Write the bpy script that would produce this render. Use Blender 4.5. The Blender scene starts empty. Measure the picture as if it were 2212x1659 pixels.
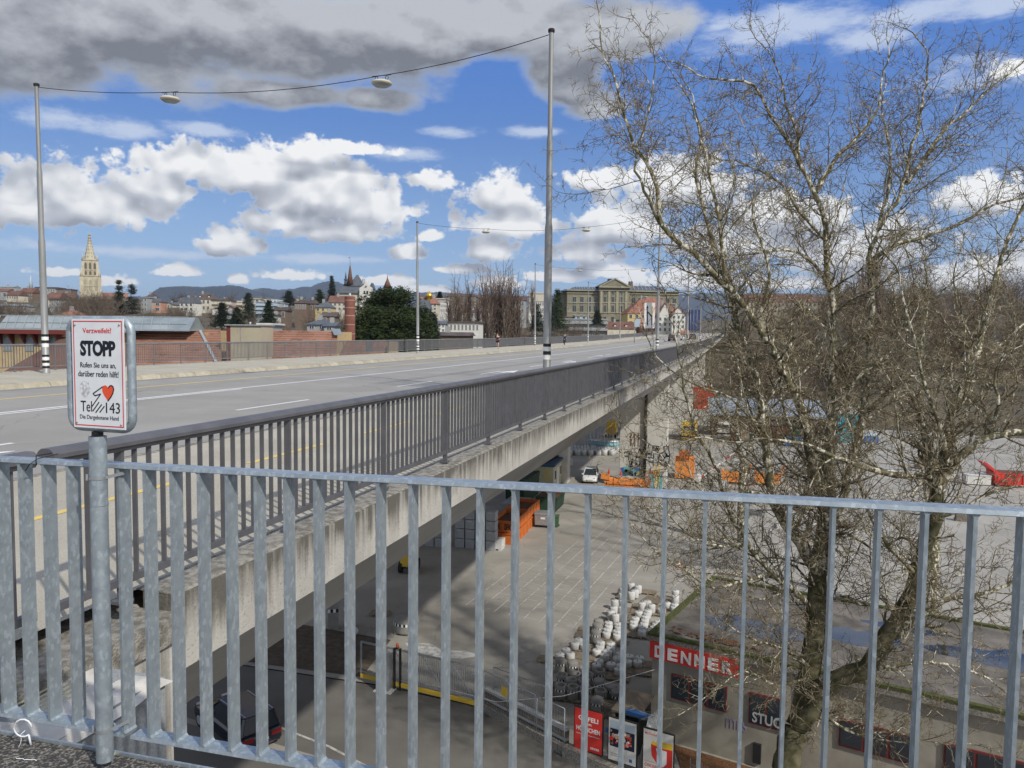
import bpy, math, random
import numpy as np
from math import sin, cos, tan, radians, pi, sqrt, atan2, degrees
from mathutils import Vector, Matrix
random.seed(7); np.random.seed(7)
S = bpy.context.scene
COL = S.collection
# ------------------------------------------------ camera, world, sun, exposure
YAW, PITCH, ROLL, EYE = radians(16.09), radians(3.6), radians(0.63), 1.75
FW = Vector((-sin(YAW)*cos(PITCH), cos(YAW)*cos(PITCH), -sin(PITCH)))
RT = Vector((cos(YAW), sin(YAW), 0)); UP = RT.cross(FW)
RT2 = RT*cos(ROLL)+UP*sin(ROLL); UP2 = -RT*sin(ROLL)+UP*cos(ROLL)
cam = bpy.data.cameras.new('camera'); camo = bpy.data.objects.new('camera', cam); COL.objects.link(camo)
camo.matrix_world = Matrix(((RT2.x, UP2.x, -FW.x, 0), (RT2.y, UP2.y, -FW.y, 0), (RT2.z, UP2.z, -FW.z, EYE), (0, 0, 0, 1)))
cam.sensor_width = 36; cam.lens = 36*1650/2212; cam.clip_end = 20000; cam.clip_start = 0.05
S.camera = camo
FOC = 1650.0
def ray(u, v):
    return RT2*((u-1106)/FOC) - UP2*((v-829.5)/FOC) + FW
E0 = Vector((0, 0, EYE))
def atd(u, v, d): return E0 + ray(u, v)*d                 # survey point at a distance along the view axis
def gz(u, v, z=-15.2):
    r = ray(u, v); return E0 + r*((z-EYE)/r.z)
def gy(u, v, Y):
    r = ray(u, v); return E0 + r*(Y/r.y)
SUNAZ, SUNEL = radians(-34), radians(40)                  # sun stands behind the right shoulder
sund = Vector((cos(SUNAZ)*cos(SUNEL), sin(SUNAZ)*cos(SUNEL), sin(SUNEL)))
sl = bpy.data.lights.new('sun', 'SUN'); sl.energy = 3.7; sl.angle = radians(1.2); sl.color = (1, .95, .87)
slo = bpy.data.objects.new('sun', sl); COL.objects.link(slo)
slo.rotation_euler = sund.to_track_quat('Z', 'Y').to_euler()
S.view_settings.view_transform = 'Standard'; S.view_settings.look = 'None'
S.view_settings.exposure = 0.0; S.view_settings.gamma = 1
SKYS = 0.10

class NT:
    """tiny node helper"""
    def __init__(s, tree): s.t = tree; s.n = tree.nodes; s.l = tree.links
    def new(s, typ, **kw):
        nd = s.n.new(typ)
        for k, v in kw.items(): setattr(nd, k, v)
        return nd
    def put(s, sock, val):
        if hasattr(val, 'is_output'): s.l.new(val, sock)
        elif val is not None: sock.default_value = val
    def math(s, op, a, b=None, c=None, clamp=False):
        nd = s.new('ShaderNodeMath', operation=op, use_clamp=clamp)
        s.put(nd.inputs[0], a)
        if b is not None: s.put(nd.inputs[1], b)
        if c is not None: s.put(nd.inputs[2], c)
        return nd.outputs[0]
    def vec(s, op, a, b=None, c=None, scale=None):
        nd = s.new('ShaderNodeVectorMath', operation=op)
        s.put(nd.inputs[0], a)
        if b is not None: s.put(nd.inputs[1], b)
        if c is not None: s.put(nd.inputs[2], c)
        if scale is not None: s.put(nd.inputs['Scale'], scale)
        return nd.outputs['Value'] if op in ('LENGTH', 'DOT_PRODUCT') else nd.outputs[0]
    def noise(s, vec, scale, detail=5, rough=.55, dist=0):
        nd = s.new('ShaderNodeTexNoise'); s.put(nd.inputs['Vector'], vec)
        nd.inputs['Scale'].default_value = scale; nd.inputs['Detail'].default_value = detail
        nd.inputs['Roughness'].default_value = rough; nd.inputs['Distortion'].default_value = dist
        return nd.outputs['Fac']
    def rng(s, v, a, b, c=0., d=1., smooth=False):
        nd = s.new('ShaderNodeMapRange'); nd.clamp = True
        if smooth: nd.interpolation_type = 'SMOOTHSTEP'
        s.put(nd.inputs[0], v)
        for i, x in enumerate((a, b, c, d)): nd.inputs[i+1].default_value = x
        return nd.outputs[0]
    def mix(s, f, a, b):
        nd = s.new('ShaderNodeMix', data_type='RGBA'); s.put(nd.inputs['Factor'], f)
        for k, v in (('A', a), ('B', b)):
            sk = [i for i in nd.inputs if i.name == k and i.type == 'RGBA'][0]
            s.put(sk, (*v[:3], 1) if isinstance(v, (tuple, list)) else v)
        return [o for o in nd.outputs if o.type == 'RGBA'][0]
    def xyz(s, v):
        nd = s.new('ShaderNodeSeparateXYZ'); s.put(nd.inputs[0], v); return nd.outputs

W = bpy.data.worlds.new('World'); S.world = W; W.use_nodes = True
w = NT(W.node_tree); w.n.clear()
# white cumulus: (u, v, half width, half height) on the survey sheet, turned into azimuth/elevation
CUM = [(185,425,200,80),(60,435,120,55),(300,395,110,60),(390,355,120,42),(560,370,170,62),(700,420,170,78),(640,330,110,35),
 (810,445,95,50),(740,498,150,28),(640,478,120,30),(485,523,72,34),(386,588,54,18),(932,388,46,26),(516,605,22,17),(640,597,95,20),
 (775,325,95,22),(1085,425,80,42),(1100,480,105,42),(1060,538,70,34),(1000,583,60,17),(925,513,30,17),(880,548,40,24),
 (1285,385,70,32),(1330,490,120,52),(1270,545,70,34),(1480,395,170,58),(1700,455,170,66),(1600,520,150,50),(1850,545,210,62),
 (2110,425,110,52),(2190,145,70,26),(2050,600,230,44),(1500,600,200,30),(925,628,60,18),(1075,615,80,20),(130,590,70,15),
 (240,610,60,18),(820,610,80,18),(1200,600,100,20),(1330,590,120,22),(1750,615,160,24),(2300,560,160,60),(-150,420,160,70),
 (2420,420,140,60)]
GREY = [(250,70,420,140),(60,110,220,100),(620,120,260,95),(480,30,300,70),(820,60,260,78),(1080,50,260,82),(1290,60,170,62),
 (1210,150,75,65),(640,205,190,42),(790,215,90,34),(1290,235,75,42),(1240,205,60,40),(-200,60,300,150),(330,20,400,90)]
WISP = [(1700,55,260,44),(1980,30,170,34),(2150,10,200,34),(150,255,130,26),(270,275,90,20),(1860,85,120,30),(960,285,70,14),(880,332,70,16),
 (2120,170,140,40),(1550,60,60,14),(430,280,90,14),(700,560,200,12),(300,545,300,14),(1150,285,60,12)]
def azel(u, v):
    r = ray(u, v); return atan2(r.x, r.y), atan2(r.z, sqrt(r.x**2+r.y**2))
def sky_vals():
    tc = w.new('ShaderNodeTexCoord'); D = w.vec('NORMALIZE', tc.outputs['Generated'])
    x, y, z = w.xyz(D)
    az = w.math('ARCTAN2', x, y); hl = w.math('SQRT', w.math('MULTIPLY_ADD', x, x, w.math('MULTIPLY', y, y)))
    el = w.math('ARCTAN2', z, hl)
    cb = w.new('ShaderNodeCombineXYZ'); w.put(cb.inputs[0], az); w.put(cb.inputs[1], el)
    return D, az, el, z, cb.outputs[0]
D, az, el, zz, P = sky_vals()
def hills(v, sc):                                          # rounded billows: |noise - 1/2| on two scales over a soft fbm
    a = w.noise(w.vec('MULTIPLY', v, (1, 1, 1.5)), sc, 7, .63)
    b = w.noise(v, sc*1.7, 1, .5); c_ = w.noise(v, sc*4.3, 1.5, .5)
    r = w.math('MULTIPLY_ADD', w.math('ABSOLUTE', w.math('SUBTRACT', b, .5)), 1.5, w.math('MULTIPLY', w.math('ABSOLUTE', w.math('SUBTRACT', c_, .5)), .8))
    return w.math('MULTIPLY_ADD', w.math('SUBTRACT', a, .5), 2.5, w.math('SUBTRACT', r, .36))
OFF = (.008, .0, .014)
D2 = w.vec('ADD', D, OFF); P2 = w.vec('ADD', P, (.010, .022, 0))
def soft(v): return w.math('MULTIPLY_ADD', w.noise(w.vec('MULTIPLY', v, (1, 1, 1.4)), 12., 2.6, .5), 2.0, w.math('MULTIPLY', w.math('ABSOLUTE', w.math('SUBTRACT', w.noise(v, 30., 1., .5), .5)), -.9))
nC = hills(D, 19.); nS = soft(D); nS2 = soft(D2)
nG = w.math('MULTIPLY', w.math('SUBTRACT', w.noise(w.vec('MULTIPLY', D, (1, 1, 1.8)), 7., 8, .56), .5), 2.7)
nG2 = w.math('MULTIPLY', w.math('SUBTRACT', w.noise(w.vec('MULTIPLY', w.vec('ADD', D, (.012, 0, .02)), (1, 1, 1.8)), 7., 8, .56), .5), 2.7)
nW = w.math('MULTIPLY', w.math('SUBTRACT', w.noise(w.vec('MULTIPLY', D, (1, 1.5, 3.0)), 11., 7, .66), .5), 3.6)
def field(p, blobs, flat):
    if not blobs: return -3.
    g = bpy.data.node_groups.new('cloud_bodies', 'ShaderNodeTree')
    g.interface.new_socket('Vector', in_out='INPUT', socket_type='NodeSocketVector')
    g.interface.new_socket('Value', in_out='OUTPUT', socket_type='NodeSocketFloat')
    q = NT(g); gi = q.new('NodeGroupInput'); go = q.new('NodeGroupOutput'); p0 = gi.outputs[0]; tot = None
    for (A, E, rx, ry) in blobs:
        pp = p0 if tot is None else q.vec('ADD', p0, q.math('MULTIPLY', tot, 1e-9))     # keeps the evaluation serial
        t = q.vec('MULTIPLY_ADD', pp, (1/rx, 1/ry, 0), (-A/rx, -E/ry, 0))
        if flat:
            sx, sy, _z = q.xyz(t); sy = q.math('MAXIMUM', sy, q.math('MULTIPLY', sy, -flat))
            l = q.math('MULTIPLY_ADD', sx, sx, q.math('MULTIPLY', sy, sy))
        else: l = q.vec('DOT_PRODUCT', t, t)
        tot = l if tot is None else q.math('MINIMUM', tot, l)
    q.put(go.inputs[0], q.math('SUBTRACT', 1.30, q.math('SQRT', tot)))
    n = w.new('ShaderNodeGroup'); n.node_tree = g; w.put(n.inputs[0], p); return n.outputs[0]
def conv(L):
    o = []
    for (u, v, a, b) in L:
        A, E = azel(u, v); A1, _ = azel(u+a, v); _, E1 = azel(u, v-b); o.append((A, E, abs(A1-A), abs(E1-E)))
    return o
K = 1/SKYS
def kc(c, f=1.): return tuple(x*K*f for x in c)
sky = w.new('ShaderNodeTexSky', sky_type='NISHITA'); sky.sun_disc = False
sky.sun_elevation = SUNEL; sky.sun_rotation = pi/2-SUNAZ; sky.air_density = 1.0; sky.dust_density = .6; sky.ozone_density = 2.2
sky.altitude = 500
base = w.mix(w.rng(zz, -.02, .26, .85, 0.), sky.outputs[0], kc((.40, .60, .86)))
base = w.mix(w.rng(zz, .02, .40, 0.1, .9), base, kc((.075, .225, .68)))
def compose(f, f2, gf, gf2, wf):
    """f, f2: cloud body here and a step towards the sun; the noises are added on top"""
    c = base
    if wf is not None:
        c = w.mix(w.math('MULTIPLY', w.rng(w.math('ADD', wf, nW), .0, 1.2, smooth=True), .75), c, kc((.66, .74, .88)))
    if gf is not None:
        gv = w.math('ADD', gf, nG)
        gl = w.math('MULTIPLY_ADD', w.math('SUBTRACT', nG, nG2), 1.5, w.math('MULTIPLY_ADD', w.math('SUBTRACT', gf, gf2), .55, .30), clamp=True)
        g = w.mix(gl, kc((.20, .215, .25)), kc((.52, .545, .59)))
        g = w.mix(w.rng(gv, .60, .05), g, kc((.56, .63, .75)))
        c = w.mix(w.rng(gv, .05, .55, smooth=True), c, g)
    if f is not None:
        cv = w.math('ADD', f, nC)
        li = w.math('MULTIPLY_ADD', w.math('SUBTRACT', nS, nS2), 1.05, w.math('MULTIPLY_ADD', w.math('SUBTRACT', f, f2), .62, .50), clamp=True)
        cc = w.mix(w.rng(li, 0, .5), kc((.34, .365, .42)), kc((.62, .65, .70)))
        cc = w.mix(w.rng(li, .45, .85), cc, kc((.97, .975, .975)))
        cc = w.mix(w.rng(cv, .35, .0, 0, .8), cc, kc((.74, .80, .90)))
        c = w.mix(w.rng(cv, .0, .34, smooth=True), c, cc)
    bg = w.new('ShaderNodeBackground'); w.put(bg.inputs[0], c); bg.inputs[1].default_value = SKYS
    return bg.outputs[0]
CUM = [(u, v+.22*b, a*1.04, b*1.28) if b > 24 else (u, v, a, b) for (u, v, a, b) in CUM]
bC, bG, bW = conv(CUM), conv(GREY), conv(WISP)
def sub(L, lo, hi, m): return [b for b in L if b[0]+b[2]*m > lo and b[0]-b[2]*m < hi]
def addn(f, n): return None if isinstance(f, float) else w.math('ADD', f, n)
# unseen sky behind and above: heavier cloud added to whiten the ambient light
big = w.math('MULTIPLY_ADD', w.noise(w.vec('MULTIPLY', D, (1, 1, 3.)), 3.1, 2, .5), 6., -2.2)
cut = w.rng(el, -.03, .03, -3, 0)
gen = w.math('ADD', big, cut)
rest = compose(gen, gen, None, None, None)
PG = w.vec('ADD', P, (.02, .05, 0))
edges = [radians(e) for e in (-60, -34, -10, 27)]
sh = rest
for lo, hi in reversed(list(zip(edges[:-1], edges[1:]))):
    c1 = sub(bC, lo, hi, 2.0); g1 = sub(bG, lo, hi, 1.9); w1 = sub(bW, lo, hi, 1.8)
    o = lambda v: None if isinstance(v, float) else v
    s_ = compose(o(field(P, c1, 1.9)), o(field(P2, c1, 1.9)), o(field(P, g1, 1.2)), o(field(PG, g1, 1.2)), o(field(P, w1, 0)))
    inside = w.math('MULTIPLY', w.math('GREATER_THAN', az, lo), w.math('LESS_THAN', az, hi))
    inside = w.math('MULTIPLY', inside, w.math('MULTIPLY', w.math('GREATER_THAN', el, -.02), w.math('LESS_THAN', el, .75)))
    mx = w.new('ShaderNodeMixShader'); w.put(mx.inputs[0], inside); w.put(mx.inputs[1], sh); w.put(mx.inputs[2], s_); sh = mx.outputs[0]
wo = w.new('ShaderNodeOutputWorld'); w.put(wo.inputs[0], sh)
W.cycles.sampling_method = 'MANUAL'; W.cycles.sample_map_resolution = 512

# ------------------------------------------------ materials
def mat(name, col, col2=None, rough=.8, metal=0, scale=3., lo=.35, hi=.65, bump=0., bscale=None, detail=6, extra=None, coord='P', stretch=(1, 1, 1), spec=.4, rnd=0., alpha=None, fine=0.):
    m = bpy.data.materials.new(name); m.use_nodes = True
    q = NT(m.node_tree); b = q.n['Principled BSDF']
    if coord == 'P': v = q.new('ShaderNodeNewGeometry').outputs['Position']
    else: v = q.new('ShaderNodeTexCoord').outputs['Object']
    v = q.vec('MULTIPLY', v, stretch)
    base = (*col, 1)
    if col2 is not None:
        base = q.mix(q.rng(q.noise(v, scale, detail), lo, hi), col, col2)
    if fine:
        fn = q.noise(v, 90, 3); hs = q.new('ShaderNodeHueSaturation'); q.put(hs.inputs['Color'], base)
        q.put(hs.inputs['Value'], q.rng(fn, .3, .7, 1-fine, 1+fine)); base = hs.outputs[0]
    if rnd:
        oi = q.new('ShaderNodeObjectInfo'); hs = q.new('ShaderNodeHueSaturation')
        q.put(hs.inputs['Color'], base); q.put(hs.inputs['Value'], q.rng(oi.outputs['Random'], 0, 1, 1-rnd, 1+rnd)); base = hs.outputs[0]
    if extra: base = extra(q, v, base, b)
    q.put(b.inputs['Base Color'], base)
    b.inputs['Roughness'].default_value = rough; b.inputs['Metallic'].default_value = metal
    b.inputs['Specular IOR Level'].default_value = spec
    if bump:
        bn = q.new('ShaderNodeBump'); bn.inputs['Strength'].default_value = bump; bn.inputs['Distance'].default_value = .02
        q.put(bn.inputs['Height'], q.noise(v, bscale or scale*8, 5)); q.put(b.inputs['Normal'], bn.outputs[0])
    return m
def galv(q, v, base, b):
    vo = q.new('ShaderNodeTexVoronoi'); q.put(vo.inputs['Vector'], q.vec('MULTIPLY', q.vec('ADD', v, q.vec('SCALE', q.new('ShaderNodeTexNoise').outputs['Color'], scale=.0)), (1, 1, .55))); vo.inputs['Scale'].default_value = 85
    r = q.rng(q.xyz(vo.outputs['Color'])[0], .72, .95)
    b2 = q.mix(q.math('MULTIPLY', r, .35), base, (.62, .70, .76))
    q.put(b.inputs['Roughness'], q.rng(q.noise(v, 30, 3), .3, .7, .38, .62))
    return b2
def stains(q, v, base, b):
    # rain streaks: noise stretched vertically
    s1 = q.noise(q.vec('MULTIPLY', v, (3.2, 3.2, .22)), 1.6, 7, .65)
    s2 = q.noise(q.vec('MULTIPLY', v, (9, 9, .5)), 1.2, 4, .6)
    c = q.mix(q.rng(s1, .44, .60, 0, .80), base, (.13, .12, .10))
    c = q.mix(q.rng(s2, .50, .66, 0, .6), c, (.58, .56, .51))
    c = q.mix(q.rng(q.noise(v, 1.3, 8, .7), .58, .68, 0, .5), c, (.09, .085, .07))
    return c
def asphalt(q, v, base, b):
    c = q.mix(q.rng(q.noise(v, .35, 6, .6), .45, .62, 0, .55), base, tuple(x*.86 for x in base_c[0]))
    c = q.mix(q.rng(q.noise(v, 130, 2), .55, .75, 0, .35), c, (.40, .38, .36))
    c = q.mix(q.rng(q.noise(v, 45, 3), .60, .66, 0, .22), c, (.045, .045, .045))
    vo = q.new('ShaderNodeTexVoronoi', feature='DISTANCE_TO_EDGE'); q.put(vo.inputs['Vector'], q.vec('ADD', q.vec('MULTIPLY', v, (1, 1, 0)), q.vec('SCALE', q.vec('SUBTRACT', nzc(q, v), (.5, .5, .5)), scale=.9))); vo.inputs['Scale'].default_value = .16
    c = q.mix(q.rng(vo.outputs['Distance'], 0, .004, .40, 0), c, (.05, .05, .05))
    return c
def nzc(q, v):
    n = q.new('ShaderNodeTexNoise'); q.put(n.inputs['Vector'], v); n.inputs['Scale'].default_value = 1.1; n.inputs['Detail'].default_value = 5
    return n.outputs['Color']
base_c = [(.29, .28, .255)]
M = {}
M['asph'] = mat('road_asphalt', (.285, .275, .25), (.325, .315, .29), scale=.5, rough=.9, bump=.35, bscale=160, extra=asphalt)
base_c = [(.30, .285, .25)]
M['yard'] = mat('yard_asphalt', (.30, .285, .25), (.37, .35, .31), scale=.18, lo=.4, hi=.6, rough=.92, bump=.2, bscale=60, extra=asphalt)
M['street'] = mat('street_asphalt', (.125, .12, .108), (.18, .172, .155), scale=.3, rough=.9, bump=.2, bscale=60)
M['grit'] = mat('gritty_asphalt', (.06, .058, .055), (.34, .31, .27), scale=75, lo=.48, hi=.66, rough=.85, bump=1., bscale=75, detail=3)
M['path'] = mat('path_asphalt', (.38, .35, .28), (.45, .42, .345), scale=.8, rough=.92, bump=.5, bscale=110, fine=.22)
M['kerb'] = mat('kerb_granite', (.33, .295, .215), (.42, .38, .29), scale=5, rough=.85, bump=.3, rnd=.14, fine=.1)
M['white'] = mat('road_paint_white', (.72, .72, .70), (.42, .42, .40), scale=9, lo=.55, hi=.75, rough=.7)
M['yellow'] = mat('road_paint_yellow', (.72, .52, .13), (.50, .40, .20), scale=7, lo=.5, hi=.75, rough=.7)
M['chalk'] = mat('line_and_sun_patch_paint', (.52, .52, .50), (.26, .255, .24), scale=3, lo=.45, hi=.65, rough=.8)
M['patch'] = mat('asphalt_patch', (.22, .212, .195), (.26, .25, .23), scale=2, rough=.9)
M['rail'] = mat('painted_steel_grey', (.10, .10, .108), (.13, .13, .138), scale=5, rough=.5, metal=.15, spec=.5, rnd=.06)
M['railfar'] = mat('painted_steel_fence', (.15, .155, .165), (.19, .19, .19), scale=2, rough=.55, metal=.1, rnd=.05)
M['galv'] = mat('galvanised_steel', (.30, .35, .385), (.37, .425, .455), scale=22, rough=.5, metal=.55, bump=.05, bscale=60, extra=galv, spec=.5)
M['galv2'] = mat('galvanised_steel_plain', (.33, .35, .36), (.45, .47, .48), scale=6, rough=.45, metal=.6)
M['pole'] = mat('lamp_post_steel', (.24, .245, .24), (.32, .325, .32), scale=2.5, stretch=(1, 1, .25), rough=.5, metal=.3)
M['conc'] = mat('bridge_concrete', (.34, .32, .28), (.44, .42, .375), scale=1.4, rough=.9, bump=.25, bscale=35, extra=stains, fine=.1)
def edge_stain(q, v, base, b):
    oz = q.xyz(q.new('ShaderNodeTexCoord').outputs['Object'])[2]
    st = q.noise(q.vec('MULTIPLY', v, (7, 7, .35)), 1.3, 6, .6); br = q.noise(v, 2.2, 6, .65)
    edge = q.math('ADD', q.rng(oz, -.62, -.05, 0., 1.), q.math('MULTIPLY_ADD', st, 1.5, q.math('MULTIPLY_ADD', br, .9, -1.25)))
    c = q.mix(q.rng(edge, .30, .85, 0, .9), base, (.085, .078, .062))
    c = q.mix(q.rng(q.noise(q.vec('MULTIPLY', v, (11, 11, .4)), 1.1, 3, .5), .52, .68, 0, .5), c, (.50, .485, .44))
    return q.mix(q.rng(q.noise(v, 38, 4), .58, .68, 0, .35), c, (.05, .05, .04))
M['edge'] = mat('bridge_edge_concrete', (.38, .36, .32), (.48, .46, .41), scale=1.4, rough=.9, bump=.3, bscale=40, extra=edge_stain)
M['conctop'] = mat('weathered_concrete', (.16, .15, .125), (.33, .31, .27), scale=14, lo=.40, hi=.62, rough=.95, bump=.8, bscale=60)
M['web'] = mat('girder_concrete', (.36, .345, .31), (.46, .44, .40), scale=1.1, stretch=(1, .35, 1), rough=.9, bump=.2, bscale=20, fine=.08)
M['pier'] = mat('pier_concrete', (.52, .50, .45), (.62, .60, .54), scale=.9, rough=.9, bump=.15, bscale=20, fine=.05)
M['black'] = mat('black_paint', (.012, .012, .013), rough=.5)
M['rubber'] = mat('rubber', (.02, .02, .02), rough=.85)
M['wht'] = mat('white_paint', (.78, .78, .76), rough=.4)
M['signw'] = mat('sign_face_white', (.77, .79, .80), (.70, .73, .75), scale=12, rough=.3)
M['red'] = mat('sign_red', (.62, .035, .03), rough=.4)
M['redtxt'] = mat('print_red', (.60, .05, .05), rough=.4)
M['heart'] = mat('print_orange_red', (.78, .09, .03), rough=.4)
M['ink'] = mat('print_black', (.008, .008, .02), rough=.45)
M['glue'] = mat('scraped_sticker', (.42, .42, .46), (.78, .79, .80), scale=90, lo=.42, hi=.6, rough=.6)
M['glass'] = mat('window_glass', (.03, .04, .05), rough=.08, spec=.8)
M['glassb'] = mat('pale_glass', (.20, .235, .24), (.30, .335, .34), scale=.6, rough=.15, spec=.8)
M['soil'] = mat('hillside_ground', (.075, .062, .042), (.12, .10, .065), scale=.06, lo=.35, hi=.65, rough=1)
M['leaf'] = mat('leaf_litter', (.10, .045, .02), (.22, .11, .05), scale=14, lo=.35, hi=.65, rough=1, bump=1, bscale=30)
M['dirt'] = mat('bare_soil', (.07, .055, .04), (.12, .095, .07), scale=2.5, rough=1, bump=.6, bscale=12)
def plane_bark(q, v, base, b):
    n = q.noise(q.vec('MULTIPLY', v, (1, 1, .55)), 7.5, 5, .6, .3)
    c = q.mix(q.rng(n, .50, .56), (.115, .105, .055), (.64, .60, .48))
    return q.mix(q.rng(q.noise(v, 3.1, 4), .56, .62), c, (.20, .175, .10))
M['bark'] = mat('plane_tree_bark', (.2, .2, .1), rough=.9, bump=.3, bscale=40, extra=plane_bark)
M['barkd'] = mat('mossy_trunk_bark', (.055, .052, .022), (.15, .135, .08), scale=2.2, lo=.42, hi=.62, rough=.95, bump=.5, bscale=30)
M['twig'] = mat('plane_twigs', (.125, .095, .052), (.42, .37, .25), scale=2.2, lo=.48, hi=.64, rough=.9)
M['ball'] = mat('seed_ball_brown', (.06, .03, .02), rough=1)
M['twig2'] = mat('bare_twigs_brown', (.095, .078, .058), (.16, .13, .095), scale=.25, rough=1, rnd=.25)
M['twig3'] = mat('bare_twigs_red', (.135, .098, .075), (.20, .15, .115), scale=.25, rough=1, rnd=.2)
M['trunk2'] = mat('bare_trunk', (.13, .11, .085), (.20, .18, .14), scale=1.2, rough=1)
M['pine'] = mat('pine_needles', (.016, .030, .009), (.045, .066, .018), scale=.35, lo=.35, hi=.65, rough=.9, rnd=.15)
M['conif'] = mat('dark_conifer_needles', (.010, .018, .010), (.024, .036, .018), scale=.3, rough=.9, rnd=.2)
def tiles(q, v, base, b):
    c = q.mix(q.rng(q.noise(q.vec('MULTIPLY', v, (.6, .6, 3.)), 1.5, 4), .58, .66, 0, .6), base, (.10, .05, .035))
    return q.mix(q.rng(q.noise(v, 6, 4), .5, .7, 0, .4), c, (.42, .25, .17))
M['tile'] = mat('orange_roof_tile', (.25, .125, .085), (.34, .185, .135), scale=.8, rough=.85, extra=tiles, rnd=.1)
M['tile2'] = mat('red_brown_roof_tile', (.115, .062, .048), (.17, .088, .066), scale=.5, rough=.9, rnd=.15)
M['tile3'] = mat('bright_red_roof_tile', (.22, .10, .07), (.30, .145, .10), scale=.7, rough=.85, rnd=.08)
M['slate'] = mat('slate_roof', (.075, .085, .10), (.11, .12, .135), scale=.5, rough=.6)
M['droof'] = mat('dark_roof', (.07, .055, .05), (.11, .085, .075), scale=.5, rough=.9, rnd=.2)
M['brick'] = mat('chimney_brick', (.19, .075, .055), (.25, .105, .08), scale=1.5, rough=.9, extra=None, fine=.15)
M['mortar'] = mat('pale_mortar', (.42, .36, .31), rough=.9)
M['pviolet'] = mat('violet_spray_paint', (.28, .22, .42), (.34, .31, .36), scale=20, rough=.8)
M['timber'] = mat('weathered_timber', (.15, .125, .10), (.24, .21, .17), scale=6, stretch=(1, 8, 1), rough=.95)
M['yellowbr'] = mat('yellow_brick', (.42, .31, .16), (.50, .38, .21), scale=2.5, rough=.9, fine=.1)
M['redwood'] = mat('red_brown_wood', (.15, .03, .025), rough=.7)
M['beige'] = mat('beige_render', (.36, .32, .23), (.42, .38, .28), scale=.4, rough=.9)
M['sandst'] = mat('greenish_sandstone', (.19, .18, .13), (.26, .245, .185), scale=.25, rough=.95, fine=.1)
M['sand2'] = mat('sandstone_light', (.30, .28, .19), (.36, .34, .24), scale=.5, rough=.95)
M['cath'] = mat('cathedral_stone', (.42, .37, .26), (.56, .51, .38), scale=.12, rough=.95, detail=8)
M['cathd'] = mat('cathedral_dark_stone', (.13, .11, .08), rough=1)
def hillc(q, v, base, b):
    return q.mix(q.rng(q.noise(v, .0024, 3), .60, .66), base, (.10, .12, .075))
M['hill'] = mat('forest_hill', (.020, .028, .030), (.036, .045, .044), scale=.012, rough=1, extra=hillc)
def solid(name, c, rough=.7, metal=0, c2=None, scale=3):
    M[name] = mat(name, c, c2, rough=rough, metal=metal, scale=scale)
solid('cream', (.58, .54, .44), .9, 0, (.50, .46, .37)); solid('offw', (.66, .65, .60), .9, 0, (.58, .57, .52)); solid('pink', (.48, .25, .17), .9, 0, (.52, .29, .20)); solid('yel', (.55, .44, .20), .9)
solid('greyw', (.34, .35, .35), .9, 0, (.28, .29, .29)); solid('brownw', (.14, .10, .075), .9, 0, (.19, .14, .10)); solid('bluew', (.42, .50, .56), .7)
solid('zinc', (.30, .34, .36), .45, .3, (.38, .42, .44)); solid('orange', (.62, .17, .03), .6, 0, (.50, .13, .03)); solid('orange2', (.80, .30, .07), .6, 0, (.66, .22, .05)); solid('crate', (.30, .31, .32), .7, 0, (.36, .37, .38))
solid('green', (.05, .11, .065), .6, 0, (.07, .14, .08)); solid('dgreen', (.02, .05, .028), .7); solid('bingreen', (.05, .12, .055), .5); solid('alu', (.50, .52, .53), .4, .5, (.58, .60, .60))
solid('hutc', (.55, .51, .34), .7, 0, (.48, .45, .30)); solid('blue', (.04, .09, .16), .6); solid('bluep', (.05, .15, .38), .5); solid('cyan', (.05, .42, .52), .6); solid('skyb', (.16, .42, .46), .6)
solid('redc', (.50, .07, .03), .6, 0, (.42, .055, .025)); solid('redp', (.65, .04, .03), .5); solid('yelp', (.72, .48, .05), .5); solid('gold', (.75, .48, .08), .3, .8)
solid('conw', (.62, .62, .60), .85, 0, (.50, .50, .48)); solid('cong', (.30, .29, .27), .9, 0, (.24, .23, .21)); solid('wood', (.20, .165, .12), .9, 0, (.28, .23, .17), ); solid('rust', (.16, .06, .03), .9, 0, (.09, .05, .035))
solid('navy', (.012, .014, .032), .7); solid('navy2', (.03, .05, .13), .7); solid('skin', (.55, .33, .24), .6); solid('hair', (.05, .03, .02), .9); solid('shoe', (.03, .03, .035), .7)
solid('carw', (.74, .75, .76), .25); solid('tail', (.25, .012, .01), .3); solid('lens', (.55, .57, .60), .2); solid('silver', (.40, .42, .42), .5, 0, (.46, .48, .48)); solid('roofg', (.085, .077, .066), .95, 0, (.19, .17, .145), 1.0)
M['carb'] = mat('dark_blue_car_paint', (.006, .009, .025), rough=.15, spec=.8)
M['mesh'] = mat('mesh_cloth_grey', (.22, .235, .24), (.32, .335, .34), scale=60, rough=.8)
M['tarp'] = mat('white_tarpaulin', (.62, .60, .55), (.48, .44, .38), scale=6, lo=.45, hi=.7, rough=.6, bump=.5, bscale=9)
M['denw'] = mat('cement_render', (.27, .25, .20), (.35, .33, .27), scale=1.3, rough=.95, extra=None, fine=.08)
M['moss'] = mat('moss', (.045, .055, .012), (.09, .10, .03), scale=8, rough=1, bump=1, bscale=25)
M['water'] = mat('rain_water', (.02, .025, .03), rough=.04, spec=.9)
M['amber'] = mat('amber_lamp', (.45, .10, .01), rough=.3)
M['pvc'] = mat('nylon_white', (.7, .72, .75), rough=.4)

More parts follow.
